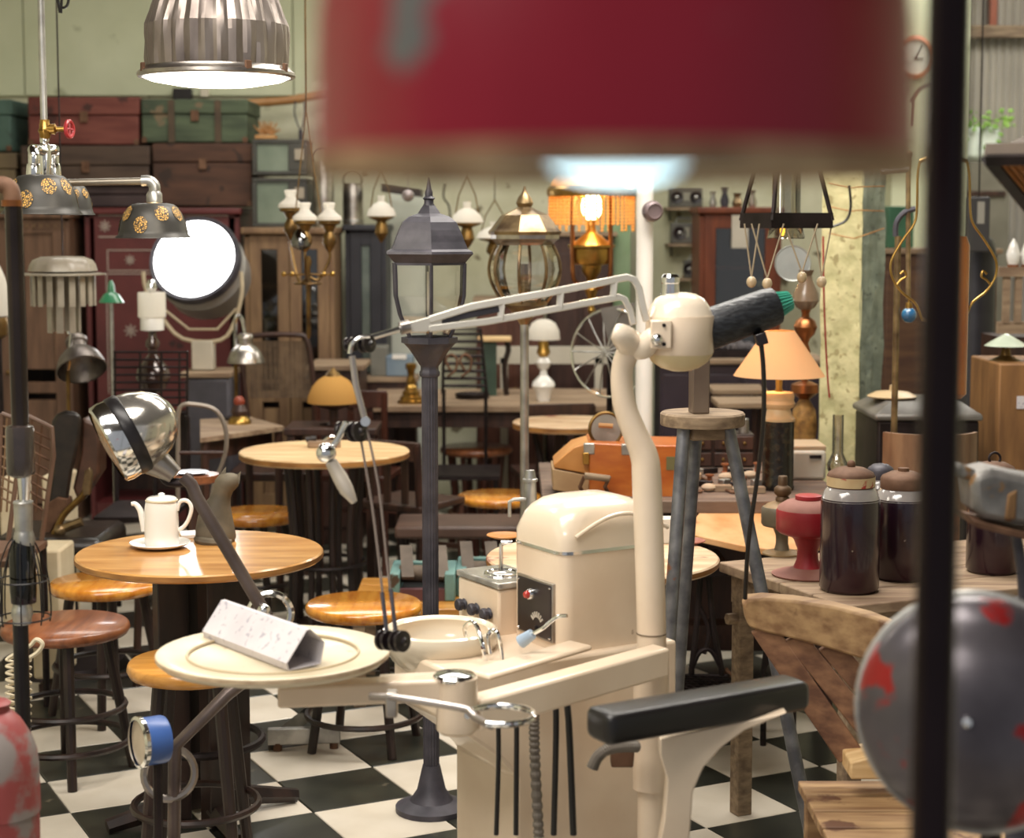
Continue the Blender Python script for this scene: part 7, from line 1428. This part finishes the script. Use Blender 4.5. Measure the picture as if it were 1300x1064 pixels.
# slatted crate with white birds
Y = 7.3; t = th('slotted_crate', 'tan slotted board crate carrying the white china birds', 'crate', (A(1295, 400, Y).x, Y + .1, 0)); zt = A(1290, 345, Y).z
xa = A(1270, 400, Y).x
for j in range(6): B().box((xa + .022 + j * .05, Y, (zt + A(1290, 410, Y).z) / 2), (.028, .02, zt - A(1290, 410, Y).z)).go('slat', w_bench, t)
zm = A(1290, 410, Y).z; B().box((xa + .16, Y + .01, zm - .02), (.34, .03, .05)).go('rail', w_bench, t); B().box((xa + .16, Y + .01, zt + .0), (.34, .06, .04)).go('rail', w_bench, t); B().box((xa + .16, Y + .15, zm / 2 - .03), (.32, .28, zm - .06)).go('lower_box', w_dark, t)
for x, lb in ((1287, 'white china bird ornament with folded wings on the slotted crate'), (1305, 'white china bird ornament at the far end of the slotted crate')):
    z0 = zt + .02; xx = A(x, 340, Y).x; k = ps(Y); tt = th('china_bird', lb, 'ornament', (xx, Y + .01, z0)); B().lathe([(5 * k, z0), (8 * k, z0 + 8 * k), (9 * k, z0 + 16 * k), (5 * k, z0 + 28 * k), (1 * k, z0 + 36 * k)], (xx, Y + .01, 0), seg=16).go('body', wht, tt); B().lathe([(7 * k, z0), (7.5 * k, z0 + 3 * k)], (xx, Y + .01, 0), seg=16).go('foot', w_brown, tt)
# wood cabinet right edge with lamp
Y = 6.3; t = th('wooden_chest', 'tan wooden chest with small paper label under the green white lamp', 'chest', (A(1300, 520, Y).x + .1, Y + .2, 0)); zt = A(1290, 462, Y).z; xa = A(1268, 500, Y).x
B().box((xa + .2, Y + .2, (zt + .38) / 2), (.4, .4, zt - .38)).go('chest_body', M('tan_chest_wood', '6f4c2a', .6, c2='8a6238', sc=4, st=(6, 6, 1)), t, bev=.006); B().box((xa + .2, Y + .2, .19), (.44, .44, .38)).go('stand', w_dark, t); B().px(1291, 503, 1302, 519, Y - .003, .006).go('paper_label', paper, t)
k = ps(Y); xx = A(1292, 440, Y).x; tt = th('green_glass_shade', 'lamp with white and green flat shade standing on the tan chest', 'lamp', (xx, Y + .15, zt)); B().lathe([(.06, zt), (.02, zt + .02), (.012, zt + .06)], (xx, Y + .15, 0), seg=16).go('foot', oldbrass, tt); B().lathe([(28 * k, zt + .055), (20 * k, zt + .07), (8 * k, zt + .09), (2 * k, zt + .1)], (xx, Y + .15, 0), seg=28).go('flat_shade', M('green_white_shade', 'a9b5a0', .3, c2='c5cdbc'), tt)
# white tank and plant by the corrugated wall
Y = 11.0; t = th('white_tank', 'white plastic water tank before the corrugated wall', 'tank', (A(1245, 250, Y).x, Y + .2, 0)); zt = A(1245, 160, Y).z; xa = A(1212, 200, Y).x; xb = A(1272, 200, Y).x; zb3 = A(1245, 205, Y).z
B().box(((xa + xb) / 2, Y + .2, (zt + zb3) / 2), (xb - xa, .4, zt - zb3)).go('tank_body', M('white_plastic', 'c9d2c6', .4, c2='d8dfd4'), t, bev=.04); B().box(((xa + xb) / 2, Y + .2, zb3 / 2), (xb - xa + .1, .45, zb3)).go('grey_stand', M('grey_cupboard', '6a6558', .7, c2='7b7668', sc=4), t, bev=.005)
B().box(((xa + xb) / 2 + .02, Y - .03, zb3 * .9), (xb - xa, .02, .03)).go('stand_rail', w_dark, t)
t = th('trailing_plant', 'small green leafy plant growing over the white tank', 'plant', ((xa + xb) / 2, Y - .02, zt))
for i in range(46):
    x = A(rt_.choice([1232, 1246, 1262, 1268, 1275, 1280]), 100, Y).x + rt_.uniform(-.05, .05); z = zt + rt_.uniform(-.03, .09) - (.12 if i % 9 == 0 else 0); a = rt_.uniform(0, 6.28); e = Vector((math.cos(a), rt_.uniform(-.5, .2), math.sin(a) * .6 + .2)) * .045; s_ = Vector((-e.z, .3 * e.x, e.x)) * .35; c = Vector((x, Y - .03, z))
    B().add([c, c + e * .5 + s_, c + e, c + e * .5 - s_, c + e * .5 + Vector((0, -.008, 0))], [(0, 1, 4), (1, 2, 4), (2, 3, 4), (3, 0, 4)]).go('leaf', M('leaf_green', '5f8a35', .5, c2='86ad4c', sc=9), t)
B().tube(smoothp([Vector((A(1246, 100, Y).x, Y - .02, zt - .15)), Vector((A(1250, 100, Y).x, Y - .02, zt)), Vector((A(1275, 100, Y).x, Y - .02, zt + .05))], 5), .006, 5).go('stem', M('leaf_stem', '5a6a35', .6), t)
# cream wall strip with orange clock right of the red lamp
Y = 9.95; t = struct(B().box((A(1182, 100, Y).x, Y + .1, CEIL / 2), (.42, .2, CEIL)).go('wall_pier', m_wall)); 
cc = A(1160, 73, Y - .02); ck = th('wall_clock', 'round wall clock with orange rim on the cream pier', 'clock', A(1160, 100, Y - .02)); B().lathe([(27 * ps(Y), 0), (27 * ps(Y), .02), (22 * ps(Y), .03), (21 * ps(Y), .018)], cc, (0, -1, 0), 36, cap=False).go('orange_rim', M('orange_plastic', 'b5622c', .4, c2='c4743a'), ck); B().lathe([(22 * ps(Y), .0), (22 * ps(Y), .015), (0, .016)], cc, (0, -1, 0), 36).go('clock_face', M('clock_white', 'd9d6c8', .5), ck); B().box(cc + Vector((.02, -.02, .03)), (.008, .004, .08), R=Matrix.Rotation(.5, 3, 'Y')).box(cc + Vector((.02, -.02, -.01)), (.06, .004, .008)).go('hands', bakel, ck)
b = B(); b.tx([(1155, 130, Y - .2), (1166, 114, Y - .2), (1182, 108, Y - .2), (1200, 108, Y - .2)], 3, 6, n=3); b.tx([(1156, 160, Y - .2), (1158, 130, Y - .2), (1155, 124, Y - .2)], 2, 6); b.tube([A(1195, 108, Y - .2), A(1195, 108, Y + .02)], .01, 6); one('iron_bracket', 'old brown iron wall bracket below the orange clock', 'bracket', b, rust)
# red dark cabinet behind brass rod, green box
one('green_box', 'green painted box on the louvred cupboard behind the pillar', 'box', B().px(1128, 262, 1160, 315, 8.7, .2), M('bottle_green_paint', '2f5a42', .6, c2='3d6a50', sc=5), bev=.005)
# ---------------------------------------------------------------- done
